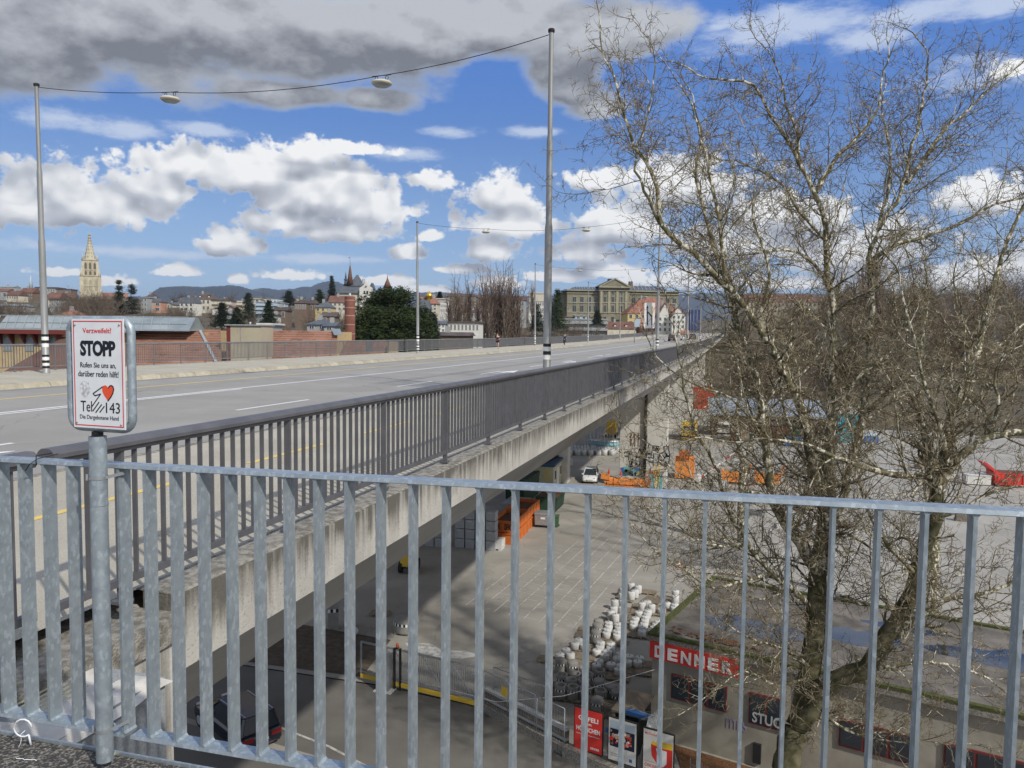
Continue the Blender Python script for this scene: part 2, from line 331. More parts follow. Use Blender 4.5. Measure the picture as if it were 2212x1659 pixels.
# ------------------------------------------------ mesh helpers
class MB:
    def __init__(s): s.v = []; s.f = []; s.m = []; s.sm = []
    def add(s, vs, fs, mi=0, smooth=False, X=None):
        o = len(s.v)
        s.v += [tuple(X @ Vector(p)) if X is not None else tuple(p) for p in vs]
        for f in fs: s.f.append(tuple(i+o for i in f)); s.m.append(mi); s.sm.append(smooth)
        return s
    def box(s, x0, x1, y0, y1, z0, z1, mi=0, X=None):
        vs = [(x0, y0, z0), (x1, y0, z0), (x1, y1, z0), (x0, y1, z0), (x0, y0, z1), (x1, y0, z1), (x1, y1, z1), (x0, y1, z1)]
        return s.add(vs, [(0, 3, 2, 1), (4, 5, 6, 7), (0, 1, 5, 4), (1, 2, 6, 5), (2, 3, 7, 6), (3, 0, 4, 7)], mi, False, X)
    def bar(s, a, b, wd, ht, mi=0, up=(0, 0, 1)):
        a = Vector(a); b = Vector(b); d = (b-a); L = d.length; d.normalize(); u = Vector(up)
        sd = d.cross(u)
        if sd.length < 1e-5: sd = d.cross(Vector((0, 1, 0)))
        sd.normalize(); u = sd.cross(d)
        vs = []
        for P in (a, b):
            for (i, j) in ((-1, -1), (1, -1), (1, 1), (-1, 1)): vs.append(P+sd*(i*wd/2)+u*(j*ht/2))
        return s.add(vs, [(0, 1, 2, 3), (7, 6, 5, 4), (0, 4, 5, 1), (1, 5, 6, 2), (2, 6, 7, 3), (3, 7, 4, 0)], mi)
    def tube(s, pts, rs, n=8, mi=0, cap=True, smooth=True):
        pts = [Vector(p) for p in pts]
        if not hasattr(rs, '__len__'): rs = [rs]*len(pts)
        ref = Vector((0.31, 0.17, .93)); vs = []; fs = []
        for i, p in enumerate(pts):
            d = (pts[min(i+1, len(pts)-1)]-pts[max(i-1, 0)]).normalized()
            a = d.cross(ref)
            if a.length < .05: a = d.cross(Vector((1, 0, 0)))
            a.normalize(); b = d.cross(a)
            for k in range(n):
                t = 2*pi*k/n; vs.append(p+a*(rs[i]*cos(t))+b*(rs[i]*sin(t)))
        for i in range(len(pts)-1):
            for k in range(n):
                k2 = (k+1) % n; fs.append((i*n+k, (i+1)*n+k, (i+1)*n+k2, i*n+k2))
        s.add(vs, fs, mi, smooth)
        if cap:
            o = len(s.v)-len(vs)
            s.f.append(tuple(o+k for k in range(n))); s.m.append(mi); s.sm.append(False)
            s.f.append(tuple(o+(len(pts)-1)*n+k for k in reversed(range(n)))); s.m.append(mi); s.sm.append(False)
        return s
    def cyl(s, c, r, h, n=16, mi=0, r2=None, smooth=True):
        c = Vector(c); return s.tube([c, c+Vector((0, 0, h))], [r, r if r2 is None else r2], n, mi, True, smooth)
    def lathe(s, c, prof, n=16, mi=0, smooth=True):
        vs = []; fs = []
        for (r, z) in prof:
            for k in range(n): vs.append((c[0]+r*cos(2*pi*k/n), c[1]+r*sin(2*pi*k/n), c[2]+z))
        for i in range(len(prof)-1):
            for k in range(n):
                k2 = (k+1) % n; fs.append((i*n+k, i*n+k2, (i+1)*n+k2, (i+1)*n+k))
        return s.add(vs, fs, mi, smooth)
    def prism(s, poly, d, mi=0, X=None):
        """poly: list of 3D points (planar), extruded by vector d"""
        n = len(poly); d = Vector(d); P = [Vector(p) for p in poly]
        return s.add(P+[p+d for p in P], [tuple(reversed(range(n))), tuple(range(n, 2*n))]+[(i, (i+1) % n, n+(i+1) % n, n+i) for i in range(n)], mi, False, X)
    def quad(s, a, b, c, d, mi=0): return s.add([a, b, c, d], [(0, 1, 2, 3)], mi)
    def ball(s, c, r, n=8, mi=0, sz=1.):
        prof = [(max(1e-4, r*sin(pi*i/(n//2))), -r*sz*cos(pi*i/(n//2))) for i in range(n//2+1)]
        return s.lathe(c, prof, n, mi)
    def mesh(s, name, mats, recalc=True):
        me = bpy.data.meshes.new(name); me.from_pydata([tuple(p) for p in s.v], [], s.f)
        for m in (mats if isinstance(mats, (list, tuple)) else [mats]): me.materials.append(M[m] if isinstance(m, str) else m)
        me.polygons.foreach_set('material_index', s.m); me.polygons.foreach_set('use_smooth', s.sm)
        me.update(); return me
    def build(s, name, mats, parent=None, **tags):
        return obj(name, s.mesh(name, mats), parent, **tags)
def obj(name, me, parent=None, loc=None, rz=0, **tags):
    o = bpy.data.objects.new(name, me); COL.objects.link(o); o.parent = parent
    if loc is not None: o.location = loc
    if rz: o.rotation_euler[2] = rz
    for k, v in tags.items():
        if v is not None: o[k] = v
    return o
def thing(name, label, category, loc=(0, 0, 0), rz=0, group=None):
    return obj(name, None, None, loc, rz, label=label, category=category, group=group)
def dup(root, loc, rz=0, label=None, group=None, scale=None):
    r = root.copy(); COL.objects.link(r); r.location = loc; r.rotation_euler = (0, 0, rz)
    if scale: r.scale = (scale,)*3
    if label: r['label'] = label
    if group: r['group'] = group
    for ch in list(root.children):
        c = ch.copy(); COL.objects.link(c); c.parent = r
        for g in list(ch.children):
            d = g.copy(); COL.objects.link(d); d.parent = c
    return r
def segmesh(name, P0, P1, R0, R1, n, mats):
    """many thin tapering prisms at once (branches)"""
    P0 = np.asarray(P0, float); P1 = np.asarray(P1, float); R0 = np.asarray(R0)[:, None]; R1 = np.asarray(R1)[:, None]
    d = P1-P0; d /= np.linalg.norm(d, axis=1, keepdims=True)+1e-9
    a = np.cross(d, np.array([.31, .17, .93])); a /= np.linalg.norm(a, axis=1, keepdims=True)+1e-9; b = np.cross(d, a)
    N = len(P0); V = np.zeros((N, 2*n, 3))
    for k in range(n):
        t = 2*pi*k/n; o = a*cos(t)+b*sin(t); V[:, k] = P0+o*R0; V[:, n+k] = P1+o*R1
    F = np.zeros((N, n, 4), int); base = (np.arange(N)*2*n)
    for k in range(n):
        k2 = (k+1) % n; F[:, k, 0] = base+k; F[:, k, 1] = base+n+k; F[:, k, 2] = base+n+k2; F[:, k, 3] = base+k2
    me = bpy.data.meshes.new(name); V = V.reshape(-1, 3); F = F.reshape(-1, 4)
    me.vertices.add(len(V)); me.vertices.foreach_set('co', V.ravel())
    me.loops.add(F.size); me.loops.foreach_set('vertex_index', F.ravel())
    me.polygons.add(len(F)); me.polygons.foreach_set('loop_start', np.arange(len(F))*4)
    me.polygons.foreach_set('use_smooth', np.ones(len(F), bool)); me.update(calc_edges=True)
    me.materials.append(M[mats]); return me
def text_mesh(txt, w_, h_, off=0., depth=.0005, sp=1.0):
    """print: letters as thin raised plates, stretched to w_ x h_"""
    cu = bpy.data.curves.new('t', 'FONT'); cu.body = txt; cu.size = 1; cu.offset = off; cu.extrude = .01; cu.resolution_u = 3; cu.space_character = sp
    o = bpy.data.objects.new('t', cu); COL.objects.link(o); bpy.context.view_layer.update()
    dg = bpy.context.evaluated_depsgraph_get(); me = bpy.data.meshes.new_from_object(o.evaluated_get(dg))
    bpy.data.objects.remove(o)
    c = np.zeros(len(me.vertices)*3); me.vertices.foreach_get('co', c); c = c.reshape(-1, 3)
    mn = c.min(0); mx = c.max(0)
    c[:, 0] = (c[:, 0]-(mn[0]+mx[0])/2)/(mx[0]-mn[0])*w_; y = (c[:, 1]-mn[1])/(mx[1]-mn[1])*h_
    z = c[:, 2]/.01*depth; c2 = np.stack([c[:, 0], -z, y], 1)          # stands in the XZ plane, facing -Y
    me.vertices.foreach_set('co', c2.ravel()); me.update(); me.materials.clear()
    return me
def text(name, txt, w_, h_, mt, parent, loc, off=0., rz=0, depth=.0005, sp=1.):
    me = text_mesh(txt, w_, h_, off, depth, sp); me.materials.append(M[mt]); return obj(name, me, parent, loc, rz)
def zd(y): return .0015*y+3.3e-5*max(0, y-20)**2 if y < 345 else 3.3e-5*325**2+.5175+(y-345)*.008
# ------------------------------------------------ bridge
XR, XL = -3.8, -28.0                                     # railing lines
ZR, ZP, ZN = -.15, .03, -.05                              # road, far path, near path levels over the deck profile
YS = [-12, -6, 0, 3, 6, 9, 12, 16, 20, 26, 32, 40, 50, 60, 70, 85, 100, 120, 140, 160, 180, 200, 225, 250, 275, 300, 325, 350, 380, 420]
def strip(name, x0, x1, z, m, ys=YS, parent=None, **tags):
    b = MB()
    for a, c in zip(ys[:-1], ys[1:]):
        b.quad((x0, a, z+zd(a)), (x1, a, z+zd(a)), (x1, c, z+zd(c)), (x0, c, z+zd(c)))
    return b.build(name, m, parent, **tags)
road = strip('road', -22.0, -8.3, ZR, 'asph', kind='structure')
strip('pavement', -8.3+.12, -3.95, ZN, 'path', kind='structure')
farp = strip('cycle_path', -28.05, -22.36, ZP, 'path', kind='structure')
strip('gutter_strip', -22.0, -21.55, ZR+.004, 'patch', parent=road)
def ribbon(name, pts, wd, z, m, parent):                   # painted line on the deck
    b = MB()
    for (x0, a), (x1, c) in zip(pts[:-1], pts[1:]):
        n = max(1, int((c-a)/12))
        for i in range(n):
            ya, yc = a+(c-a)*i/n, a+(c-a)*(i+1)/n; xa, xc = x0+(x1-x0)*i/n, x0+(x1-x0)*(i+1)/n
            b.quad((xa-wd/2, ya, z+zd(ya)), (xa+wd/2, ya, z+zd(ya)), (xc+wd/2, yc, z+zd(yc)), (xc-wd/2, yc, z+zd(yc)))
    return b.build(name, m, parent)
Z4 = ZR+.004
ribbon('white_line', [(-16.0, -6), (-16.0, 400)], .16, Z4, 'white', road)
ribbon('white_line', [(-15.6, -6), (-15.75, 22)], .13, Z4, 'white', road)
ribbon('yellow_line', [(-19.1, -6), (-19.1, 400)], .15, Z4, 'yellow', road)
for i in range(22):
    y = 6.6+i*9.3
    ribbon('lane_dash', [(-11.55, y), (-11.55, y+3.3)], .12, Z4, 'white', road)
ribbon('yellow_line', [(-12.3, 89), (-11.5, 105), (-10.6, 170), (-10.4, 390)], .16, Z4, 'yellow', road)
ribbon('yellow_line', [(-11.2, 92), (-10.2, 120), (-8.9, 200)], .12, Z4, 'yellow', road)
ribbon('edge_line', [(-8.45, -6), (-8.45, 90)], .09, Z4, 'white', road)
ribbon('patch_strip', [(-12.9, 26), (-12.9, 60)], .5, ZR+.003, 'patch', road)
for (y, x) in ((gz(1093, 803, -.05).y, gz(1093, 803, -.05).x), (gz(1230, 781.5, .0).y, gz(1230, 781.5, .0).x), (gz(1292, 768, .08).y, gz(1292, 768, .08).x)):        # lane arrows
    b = MB(); z = Z4+zd(y+2)
    b.add([(x-.08, y-2.4, z), (x+.08, y-2.4, z), (x+.08, y, z), (x-.08, y, z)], [(0, 1, 2, 3)])
    b.add([(x-.45, y-.1, z), (x+.45, y-.1, z), (x, y+2.3, z)], [(0, 1, 2)]); b.build('lane_arrow', 'white', road)
for i in range(26):
    y = 13+i*6.2
    ribbon('path_dash', [(-25.0, y), (-25.0, y+2.4)], .12, ZP+.004, 'yellow', farp)
for y in (6.55, 8.9, 11.2, 13.4, 16, 20, 24, 28, 33, 38):
    pass
nearp = bpy.data.objects['pavement']
ribbon('yellow_line', [(-6.35, 3), (-6.35, 4.9)], .11, ZN+.004, 'yellow', nearp)
for i in range(16):
    ribbon('path_dash', [(-6.35, 5.6+i*3.4), (-6.35, 7.6+i*3.4)], .11, ZN+.004, 'yellow', nearp)
# kerb stones, one by one
kb = MB(); kb.add([(-.0, .006, 0), (0, .994, 0), (-.10, .994, .155), (-.10, .006, .155), (-.36, .006, .19), (-.36, .994, .19), (-.36, .006, 0), (-.36, .994, 0)],
   [(0, 1, 2, 3), (3, 2, 5, 4), (0, 3, 4, 6), (1, 7, 5, 2), (4, 5, 7, 6)])
kme = kb.mesh('kerb_stone', 'kerb')
kerbroot = obj('kerb', None, None, kind='structure')
for i in range(130):
    y = 8+i*1.03
    o = obj('kerb_stone', kme, farp, (-22.0+random.uniform(-.006, .006), y, ZR+zd(y)+random.uniform(-.006, .004))); o.scale = (1, 1.02, 1+random.uniform(-.03, .03))
bpy.data.objects.remove(kerbroot)
kb2 = MB()
for i in range(240):
    y = 8+(130+i)*1.03; z = ZR+zd(y); kb2.box(-22.36, -22.0, y+.01, y+1.02, z, z+.18)
kb2.build('kerb_run', 'kerb', farp, kind='stuff')
kb3 = MB()
for a, c in zip(YS[:-1], YS[1:]):
    kb3.prism([(-8.3, a, ZR+zd(a)-.02), (-8.18, a, ZR+zd(a)-.02), (-8.18, a, ZN+.01+zd(a)), (-8.3, a, ZN+.01+zd(a))], (0, c-a, zd(c)-zd(a)))
kb3.build('kerb_edge', 'conctop', nearp)

bridge = thing('road_bridge', 'long grey concrete road bridge crossing the yard towards the town, streaked parapet edge', 'bridge')
def sweep(poly, y0, y1, mi=0, bld=None, step=None):
    b = bld or MB(); ys = [y0]+[y for y in YS if y0 < y < y1]+[y1]; n = len(poly)
    vs = [(x, y, z+zd(y)) for y in ys for (x, z) in poly]
    fs = [tuple(i*n+k for k in q) for i in range(0) for q in ()]
    for i in range(len(ys)-1):
        for k in range(n): fs.append((i*n+k, i*n+(k+1) % n, (i+1)*n+(k+1) % n, (i+1)*n+k))
    fs += [tuple(reversed(range(n))), tuple((len(ys)-1)*n+k for k in range(n))]
    return b.add(vs, fs, mi)
sweep([(-28.2, -.2), (-3.9, -.2), (-3.9, -.6), (-5.35, -2.1), (-6.2, -2.25), (-25.9, -2.25), (-26.7, -2.1), (-28.2, -.6)], 3.6, 420).build('girder', 'web', bridge)
ep = MB(); ep.prism([(-3.6, .004, -.59), (-3.9, .004, -.59), (-3.9, .004, -.052), (-3.6, .004, -.06)], (0, .992, 0)); epm = ep.mesh('edge_panel', 'edge')
for i in range(150):
    y = 4.3+i; obj('edge_panel', epm, bridge, (random.uniform(-.003, .003), y, zd(y+.5)))
sweep([(-3.6, -.06), (-3.6, -.59), (-3.9, -.59), (-3.9, -.052)], 154.3, 420).build('edge_beam', 'conc', bridge)
sweep([(-3.62, -.058), (-3.95, -.05), (-3.95, -.04), (-3.64, -.047)], 4.3, 420).build('gritty_edge', 'conctop', bridge)
sweep([(-28.4, .05), (-28.0, .05), (-28.0, -.6), (-28.4, -.6)], 3, 420).build('edge_beam', 'conc', bridge)
# pier with painted lettering and drain pipe
def pierbox(y, name='pier'):
    b = MB(); zt = zd(y)-2.2
    b.box(-12.0, -6.75, y, y+1.6, -15.6, zt); b.box(-24, -18, y, y+1.6, -15.6, zt)
    return b.build(name, 'pier', bridge)
pier = pierbox(86); pierbox(142); pierbox(200)
py = 85.99
def pp(x, y): p = gy((2200+x/2.115)*2212/4032, (1550+y/2.115)*2212/4032, 86); return Vector((p.x, p.y, p.z))
def stroke(name, pts, wd, m, off, parent=pier):
    b = MB(); P = [pp(*p) for p in pts]
    for i in range(len(P)-1):
        a, c = P[i], P[i+1]; d = (c-a).normalized(); n = Vector((-d.z, 0, d.x))*wd/2; e = d*wd*.3
        a = a-e; c = c+e; yy = 86-off
        b.add([(a.x+n.x, yy, a.z+n.z), (a.x-n.x, yy, a.z-n.z), (c.x-n.x, yy, c.z-n.z), (c.x+n.x, yy, c.z+n.z)], [(0, 1, 2, 3)])
    return b.build(name, m, parent)
LET = [('V', [(560, 505), (590, 500), (605, 560), (612, 590), (622, 555), (628, 500)]), ('A', [(625, 595), (650, 590), (668, 530), (688, 475), (694, 540), (696, 595)]), ('A', [(655, 555), (694, 555)]),
       ('L', [(765, 440), (752, 500), (748, 540), (775, 555)]), ('I', [(808, 515), (805, 585)]), ('dot', [(800, 455), (820, 458), (812, 470)]), ('D', [(895, 450), (905, 520), (895, 590), (850, 560), (858, 520), (890, 500)])]
for i, (n, p) in enumerate(LET):
    stroke('graffiti_outline', p, .62, 'black', .003+.0005*i)
for i, (n, p) in enumerate(LET):
    stroke('graffiti_fill', p, .40, 'silver', .008+.0005*i)
stroke('graffiti_smile', [(803, 468), (810, 474), (820, 468)], .08, 'black', .014); stroke('graffiti_eye', [(806, 455), (807, 459)], .08, 'black', .014); stroke('graffiti_eye', [(818, 454), (819, 458)], .08, 'black', .014)
stroke('graffiti_stroke', [(678, 540), (690, 540)], .12, 'black', .014)
for i, x in enumerate((598, 628, 660)):
    stroke('graffiti_figure', [(x, 435), (x+2, 380), (x+4, 332)], .13, 'rust', .004+.001*i); stroke('graffiti_figure', [(x-8, 362), (x+8, 345)], .16, 'rust', .008+.001*i)
for c, pts, wd, o in (('bluep', [(540, 650), (600, 640), (700, 660)], 1.0, .003), ('bingreen', [(545, 665), (560, 640), (600, 655), (590, 675)], .35, .006), ('skyb', [(620, 640), (640, 670), (690, 650)], .4, .007), ('yelp', [(650, 675), (700, 640)], .18, .009), ('skyb', [(550, 620), (600, 625)], .35, .005), ('navy2', [(610, 650), (612, 680), (640, 680)], .25, .008)):
    stroke('graffiti_piece', pts, wd, c, o)
dp = MB(); dp.box(*sorted((pp(722, 0).x, pp(742, 0).x)), 85.75, 85.99, -15.2, -2.2)
dp.build('drain_channel', 'black', pier)
b = MB(); a = pp(727, 0); b.cyl((pp(727, 0).x, 85.7, -15), .09, 12, 8); b.cyl((pp(737, 0).x, 85.7, -15), .09, 12, 8)
for z in (-12, -9, -6): b.box(pp(722, 0).x, pp(742, 0).x, 85.58, 85.8, z, z+.08)
b.build('drain_pipe', 'rubber', pier)
b = MB(); b.box(-12.02, -12.0, 85.9, 87.6, -15.2, -2.2); b.build('joint_strip', 'black', pier)

# deck railings: every bar a part as far as it can be picked apart
def railing(name, label, x, zb, y0, y1, nb, mt, capw, first_gap=None):
    t = thing(name, label, 'railing')
    P = [(-.5, -.012), (-.5, .012), (-.38, .03), (-.22, .044), (.22, .044), (.38, .03), (.5, .012), (.5, -.012), (.42, -.02), (.30, -.045), (-.30, -.045), (-.42, -.02)]
    runs = [(y0, y1)] if not first_gap else [(y0, first_gap[0]), (first_gap[1], y1)]
    for (a, c) in runs:
        sweep([(x+px*capw, zb+1.02+pz) for px, pz in reversed(P)], a, c).build('cap_rail', mt, t)
        sweep([(x-.02, zb+.09), (x+.02, zb+.09), (x+.02, zb+.14), (x-.02, zb+.14)], a+.04, c).build('bottom_rail', mt, t)
    bm = MB(); bm.box(-.018, .018, -.006, .006, .12, .985); bme = bm.mesh('railing_bar', mt)
    pm = MB(); pm.box(-.03, .03, -.012, .012, -.02, .985); pm.box(-.05, .05, -.05, .05, -.03, -.008); pme = pm.mesh('railing_post', mt)
    y = y0+.07; n = 0; far = MB(); k = 0
    while y < y1-.05:
        if first_gap and first_gap[0]-.03 < y < first_gap[1]+.03: y += .13; k = 0; continue
        post = (k % 15 == 3)
        if n < nb:
            o = obj('railing_post' if post else 'railing_bar', pme if post else bme, t, (x, y, zb+zd(y)))
            n += 1
        elif y < 170:
            if post: far.box(x-.03, x+.03, y-.012, y+.012, zb+zd(y)-.02, zb+zd(y)+.985)
            else: far.box(x-.018, x+.018, y-.006, y+.006, zb+zd(y)+.12, zb+zd(y)+.985)
        else:
            far.box(x-.018, x+.018, y-.006, y+.05, zb+zd(y)+.12, zb+zd(y)+.985)
        y += .13; k += 1
    far.build('bar_run', mt, t, kind='stuff')
    return t
railing('bridge_railing', 'dark grey bar railing with rounded cap on the near right edge of the bridge', XR, .0, 1.6, 400, 290, 'rail', .13, (3.36, 3.46))
# the fence across the road starts within view near y=22
railing('bridge_railing', 'grey bar fence along the far side of the bridge behind the pale footpath', XL, .10, 12, 400, 290, 'railfar', .09)
b = MB(); b.box(-.02, .02, -.05, 1.1, .15, .97); obj('panel', b.mesh('panel', 'rail'), bpy.data.objects['bridge_railing.001'], (XL, 55.2, .1+zd(55)))

# lamp posts with span wires and hanging lamps
def post(x, y, z, H, label, lean=0.):
    t = thing('lamp_post', label, 'lamp post', (x, y, z), 0, None); r = .125
    t.rotation_euler[1] = lean
    MB().lathe((0, 0, 0), [(r+.02, -.02), (r+.02, .03), (r, .05), (r, H*.28), (r*.98, H*.46), (r*.80, H*.475), (r*.80, H*.70), (r*.62, H*.715), (r*.58, H)], 20).build('pole', 'pole', t)
    MB().lathe((0, 0, H), [(.10, -.05), (.11, 0), (.10, .05), (.01, .07)], 16).build('top_cap', 'rubber', t)
    for (z0, z1, c) in ((.18, .27, 'black'), (.29, .38, 'wht'), (.40, .49, 'black'), (.51, .62, 'wht'), (.64, .72, 'black'), (1.02, 1.16, 'wht'), (1.18, 1.28, 'black'), (1.30, 1.42, 'wht'), (1.44, 1.53, 'black')):
        MB().lathe((0, 0, 0), [(r+.0025, z0), (r+.0025, z1)], 20).build('band', c, t)
    return t
def lamp(x, y, z, label):
    t = thing('hanging_lamp', label, 'street lamp', (x, y, z), 0, None)
    MB().lathe((0, 0, 0), [(.01, .10), (.12, .09), (.30, .05), (.35, .0), (.34, -.03), (.30, -.06)], 20).build('housing', 'cream', t)
    MB().lathe((0, 0, 0), [(.30, -.06), (.24, -.10), (.01, -.12)], 20).build('lens', 'glassb', t)
    b = MB()
    for s_ in (-1, 1):
        b.tube([(s_*.2, 0, .08), (s_*.25, 0, .17), (s_*.2, 0, .25), (s_*.14, 0, .2), (s_*.16, 0, .08)], .012, 6)
    b.tube([(-.35, 0, .25), (.35, 0, .25)], .012, 6); b.build('bracket', 'rubber', t)
XPL, XPR = -26.2, -5.76
spans = [24.0, 61.3, 102, 142, 184]
lab = ['nearest', 'second', 'third', 'fourth', 'fifth']
for i, y in enumerate(spans):
    lp = post(XPL, y, .05+zd(y), 11.2, ['tall grey lamp post left of the help sign, nearest on the far footpath', 'slim lamp post on the far footpath in front of the dark pine', 'lamp post on the far footpath beside the jogger', 'lamp post in front of the left wing of the sandstone building', 'lamp post in front of the middle of the sandstone building'][i], -.008)
    if i < 4:
        post(XPR, y, -.05+zd(y), 11.35, ['thick grey lamp post rising mid picture behind the near railing', 'lamp post beside the merging lanes sign behind the tree twigs', 'lamp post half hidden in the plane tree beyond the dark car', 'farthest lamp post on the right side, deep in the twigs'][i])
    zz_ = zd(y); L0 = Vector((XPL, y, 11.15+zz_)); R0 = Vector((XPR, y, 11.2+zz_)); A = Vector((-20.1, y, 10.5+zz_)); B = Vector((-11.6, y, 10.4+zz_))
    pts = []
    for a, c, sg in ((L0, A, .10), (A, B, .22), (B, R0, .12)):
        for k in range(9):
            tt = k/8; p = a.lerp(c, tt); p.z -= sg*4*tt*(1-tt); pts.append(p)
    MB().tube(pts, .013, 5).build('span_wire', 'rubber', None, label=lab[i]+' span wire across the road carrying two lamps', category='wire')
    lamp(A.x, y, A.z-.25, f'flat round lamp on the {lab[i]} span wire, left of the pair'); lamp(B.x, y, B.z-.25, f'flat round lamp on the {lab[i]} span wire, right of the pair')
for i, (u, v, dep) in enumerate(((1325, 728, 260), (1360, 722, 330))):
    pass
# lane sign and back of a sign beyond
t = thing('lane_sign', 'white sign board with a black and an orange arrow merging, over the road', 'sign', tuple(Vector((-6.4, 61.8, 0))))
c0 = gy(1403, 682, 61.8)
def sp(u, v): p = gy(u, v, 61.8); return p
a, c = sp(1391, 709), sp(1415, 654)
b = MB(); b.box(a.x, c.x, 61.8, 61.85, a.z, c.z); t.location = (0, 0, 0); b.build('board', 'wht', t)
def flat(name, pts, m, y, parent):
    b = MB(); n = len(pts); b.prism([(p.x, y, p.z) for p in [sp(*q) for q in pts]], (0, -.003, 0)); return b.build(name, m, parent)
flat('black_arrow', [(1397.2, 703), (1399.6, 703), (1399.6, 666), (1401, 666), (1398.4, 659), (1395.8, 666), (1397.2, 666)], 'black', 61.797, t)
flat('black_arrow', [(1399.6, 672), (1399.6, 676), (1407, 685), (1407, 703), (1409.4, 703), (1409.4, 683)], 'black', 61.793, t)
flat('orange_arrow', [(1407.5, 681), (1409.8, 682), (1409.8, 666), (1411.4, 666), (1408.8, 660), (1406, 666), (1407.5, 666)], 'yelp', 61.789, t)
b = MB(); m_ = sp(1416, 660).z; b.bar((c.x-.05, 61.83, a.z+.4), (XPR, 61.4, a.z+.4), .04, .04); b.bar((c.x-.05, 61.83, c.z-.4), (XPR, 61.4, c.z-.4), .04, .04); b.build('bracket', 'pole', t)
t = thing('blank_sign', 'plain grey back of a sign board on two posts beyond the far fence', 'sign')
a, c = gy(1370.5, 706, 150), gy(1383, 689, 150)
b = MB(); b.box(a.x, c.x, 150, 150.1, a.z, c.z); b.build('board', 'bluew', t); b = MB(); b.cyl((a.x, 150.2, 0), .08, c.z, 8); b.build('post', 'pole', t)
# ------------------------------------------------ foreground: walkway edge, galvanised railing, help sign
fz = lambda x: .075+.0148*(x+2.4)
b = MB(); b.prism([(-3.62, -3.5, fz(-3.62)), (3.2, -3.5, fz(3.2)), (3.2, 2.38, fz(3.2)), (-3.62, 2.38, fz(-3.62))], (0, 0, -.02)); b.build('walkway', 'grit', None, kind='structure')
b = MB(); b.box(-3.62, 3.2, -3.5, 2.36, -.6, -.02)
b.build('walkway_slab', 'web', None, kind='structure')
b = MB(); b.prism([(-3.5, 2.383, fz(-3.5)-.11), (3.2, 2.383, fz(3.2)-.11), (3.2, 2.383, fz(3.2)+.012), (-3.5, 2.383, fz(-3.5)+.012)], (0, .010, 0)); b.build('edge_angle', 'galv', bpy.data.objects['walkway_slab'])
zt = lambda x: 1.256+.0148*(x+1.67); zb_ = lambda x: zt(x)-1.052
gr = thing('foreground_railing', 'pale galvanised bar railing across the whole foreground', 'railing')
YB = 2.37
def flatbar(x0, x1, zf, wy, th):
    b = MB(); vs = []
    for x in (x0, x1):
        for (dy, dz) in ((-wy/2, 0), (-wy/2+.004, th), (wy/2-.004, th), (wy/2, 0), (wy/2-.002, -.002), (-wy/2+.002, -.002)): vs.append((x, YB+dy, zf(x)-th+dz))
    n = 6; b.add(vs, [(k, (k+1) % n, n+(k+1) % n, n+k) for k in range(n)]+[tuple(reversed(range(n))), tuple(range(n, 2*n))]); return b
flatbar(-3.45, 3.15, zt, .070, .013).build('top_rail', 'galv', gr)
flatbar(-3.45, -2.222, lambda x: zb_(x), .070, .012).build('bottom_rail', 'galv', gr)
flatbar(-2.190, 3.15, lambda x: zb_(x), .070, .012).build('bottom_rail', 'galv', gr)
for i in range(-5, 51):
    x = -2.827+.12*i
    if x < -3.42 or x > 3.1: continue
    b = MB(); wx = .0055; z0, z1 = zb_(x)+.0005, zt(x)-.0135
    b.box(x-wx, x+wx, YB-.030, YB+.030, z0, z1)
    b.prism([(x-wx, YB-.030, z1), (x-wx-.008, YB-.030, z1), (x-wx, YB-.030, z1-.010)], (0, .06, 0)); b.prism([(x+wx, YB-.030, z1), (x+wx, YB-.030, z1-.010), (x+wx+.008, YB-.030, z1)], (0, .06, 0))
    b.prism([(x-wx, YB-.030, z0), (x-wx, YB-.030, z0+.009), (x-wx-.008, YB-.030, z0)], (0, .06, 0)); b.prism([(x+wx, YB-.030, z0), (x+wx+.008, YB-.030, z0), (x+wx, YB-.030, z0+.009)], (0, .06, 0))
    b.build('railing_bar', 'galv', gr)
# help sign
sg = thing('help_sign', 'white red bordered help line sign STOPP in a galvanised tube frame', 'sign', (-2.268, 2.292, 0), 0)
MB().lathe((0, 0, 0), [(.031, .112), (.031, 1.36)], 28).build('post', 'galv', sg)
MB().lathe((0, 0, 0), [(.033, 1.10), (.033, 1.102)], 28).build('seam', 'galv2', sg)
RZ = radians(-3); ca, sa = cos(RZ), sin(RZ)
fr = obj('tube_frame', None, sg)
def L(x, z, y=0): return (x, y, z)
cx_, w2, z0, z1, rc = .040, .1455, 1.392, 1.792, .045
pts = []
for (cxx, czz, a0) in ((w2-rc, z0+rc, -90), (w2-rc, z1-rc, 0), (-w2+rc, z1-rc, 90), (-w2+rc, z0+rc, 180)):
    for k in range(7):
        a_ = radians(a0+k*15); pts.append((cxx+rc*cos(a_), 0, czz+rc*sin(a_)))
pts.append(pts[0])
b = MB(); b.tube(pts, .0155, 12, cap=False)
bpy.data.objects.remove(fr); fr = b.build('tube_frame', 'galv', sg); fr.location = (.023, 0, 0); fr.rotation_euler[2] = RZ
pl = MB(); pl.box(-.1235, .1235, -.020, -.017, 1.393, 1.796); plate = pl.build('plate', 'signw', sg); plate.location = (.0345, -.004, 0); plate.rotation_euler[2] = RZ
def pbar(x0, x1, za, zb2, m, y=-.0206, nm='border'):
    b = MB(); b.box(x0, x1, y, y+.0006, za, zb2); return b.build(nm, m, plate)
for (x0, x1, za, zb2) in ((-.1165, .1165, 1.4005, 1.4045), (-.1165, .1165, 1.7845, 1.7885), (-.1165, -.1125, 1.4045, 1.7845), (.1125, .1165, 1.4045, 1.7845)): pbar(x0, x1, za, zb2, 'redtxt')
PH = 1.796-1.393
def pz(vf): return 1.796-PH*vf
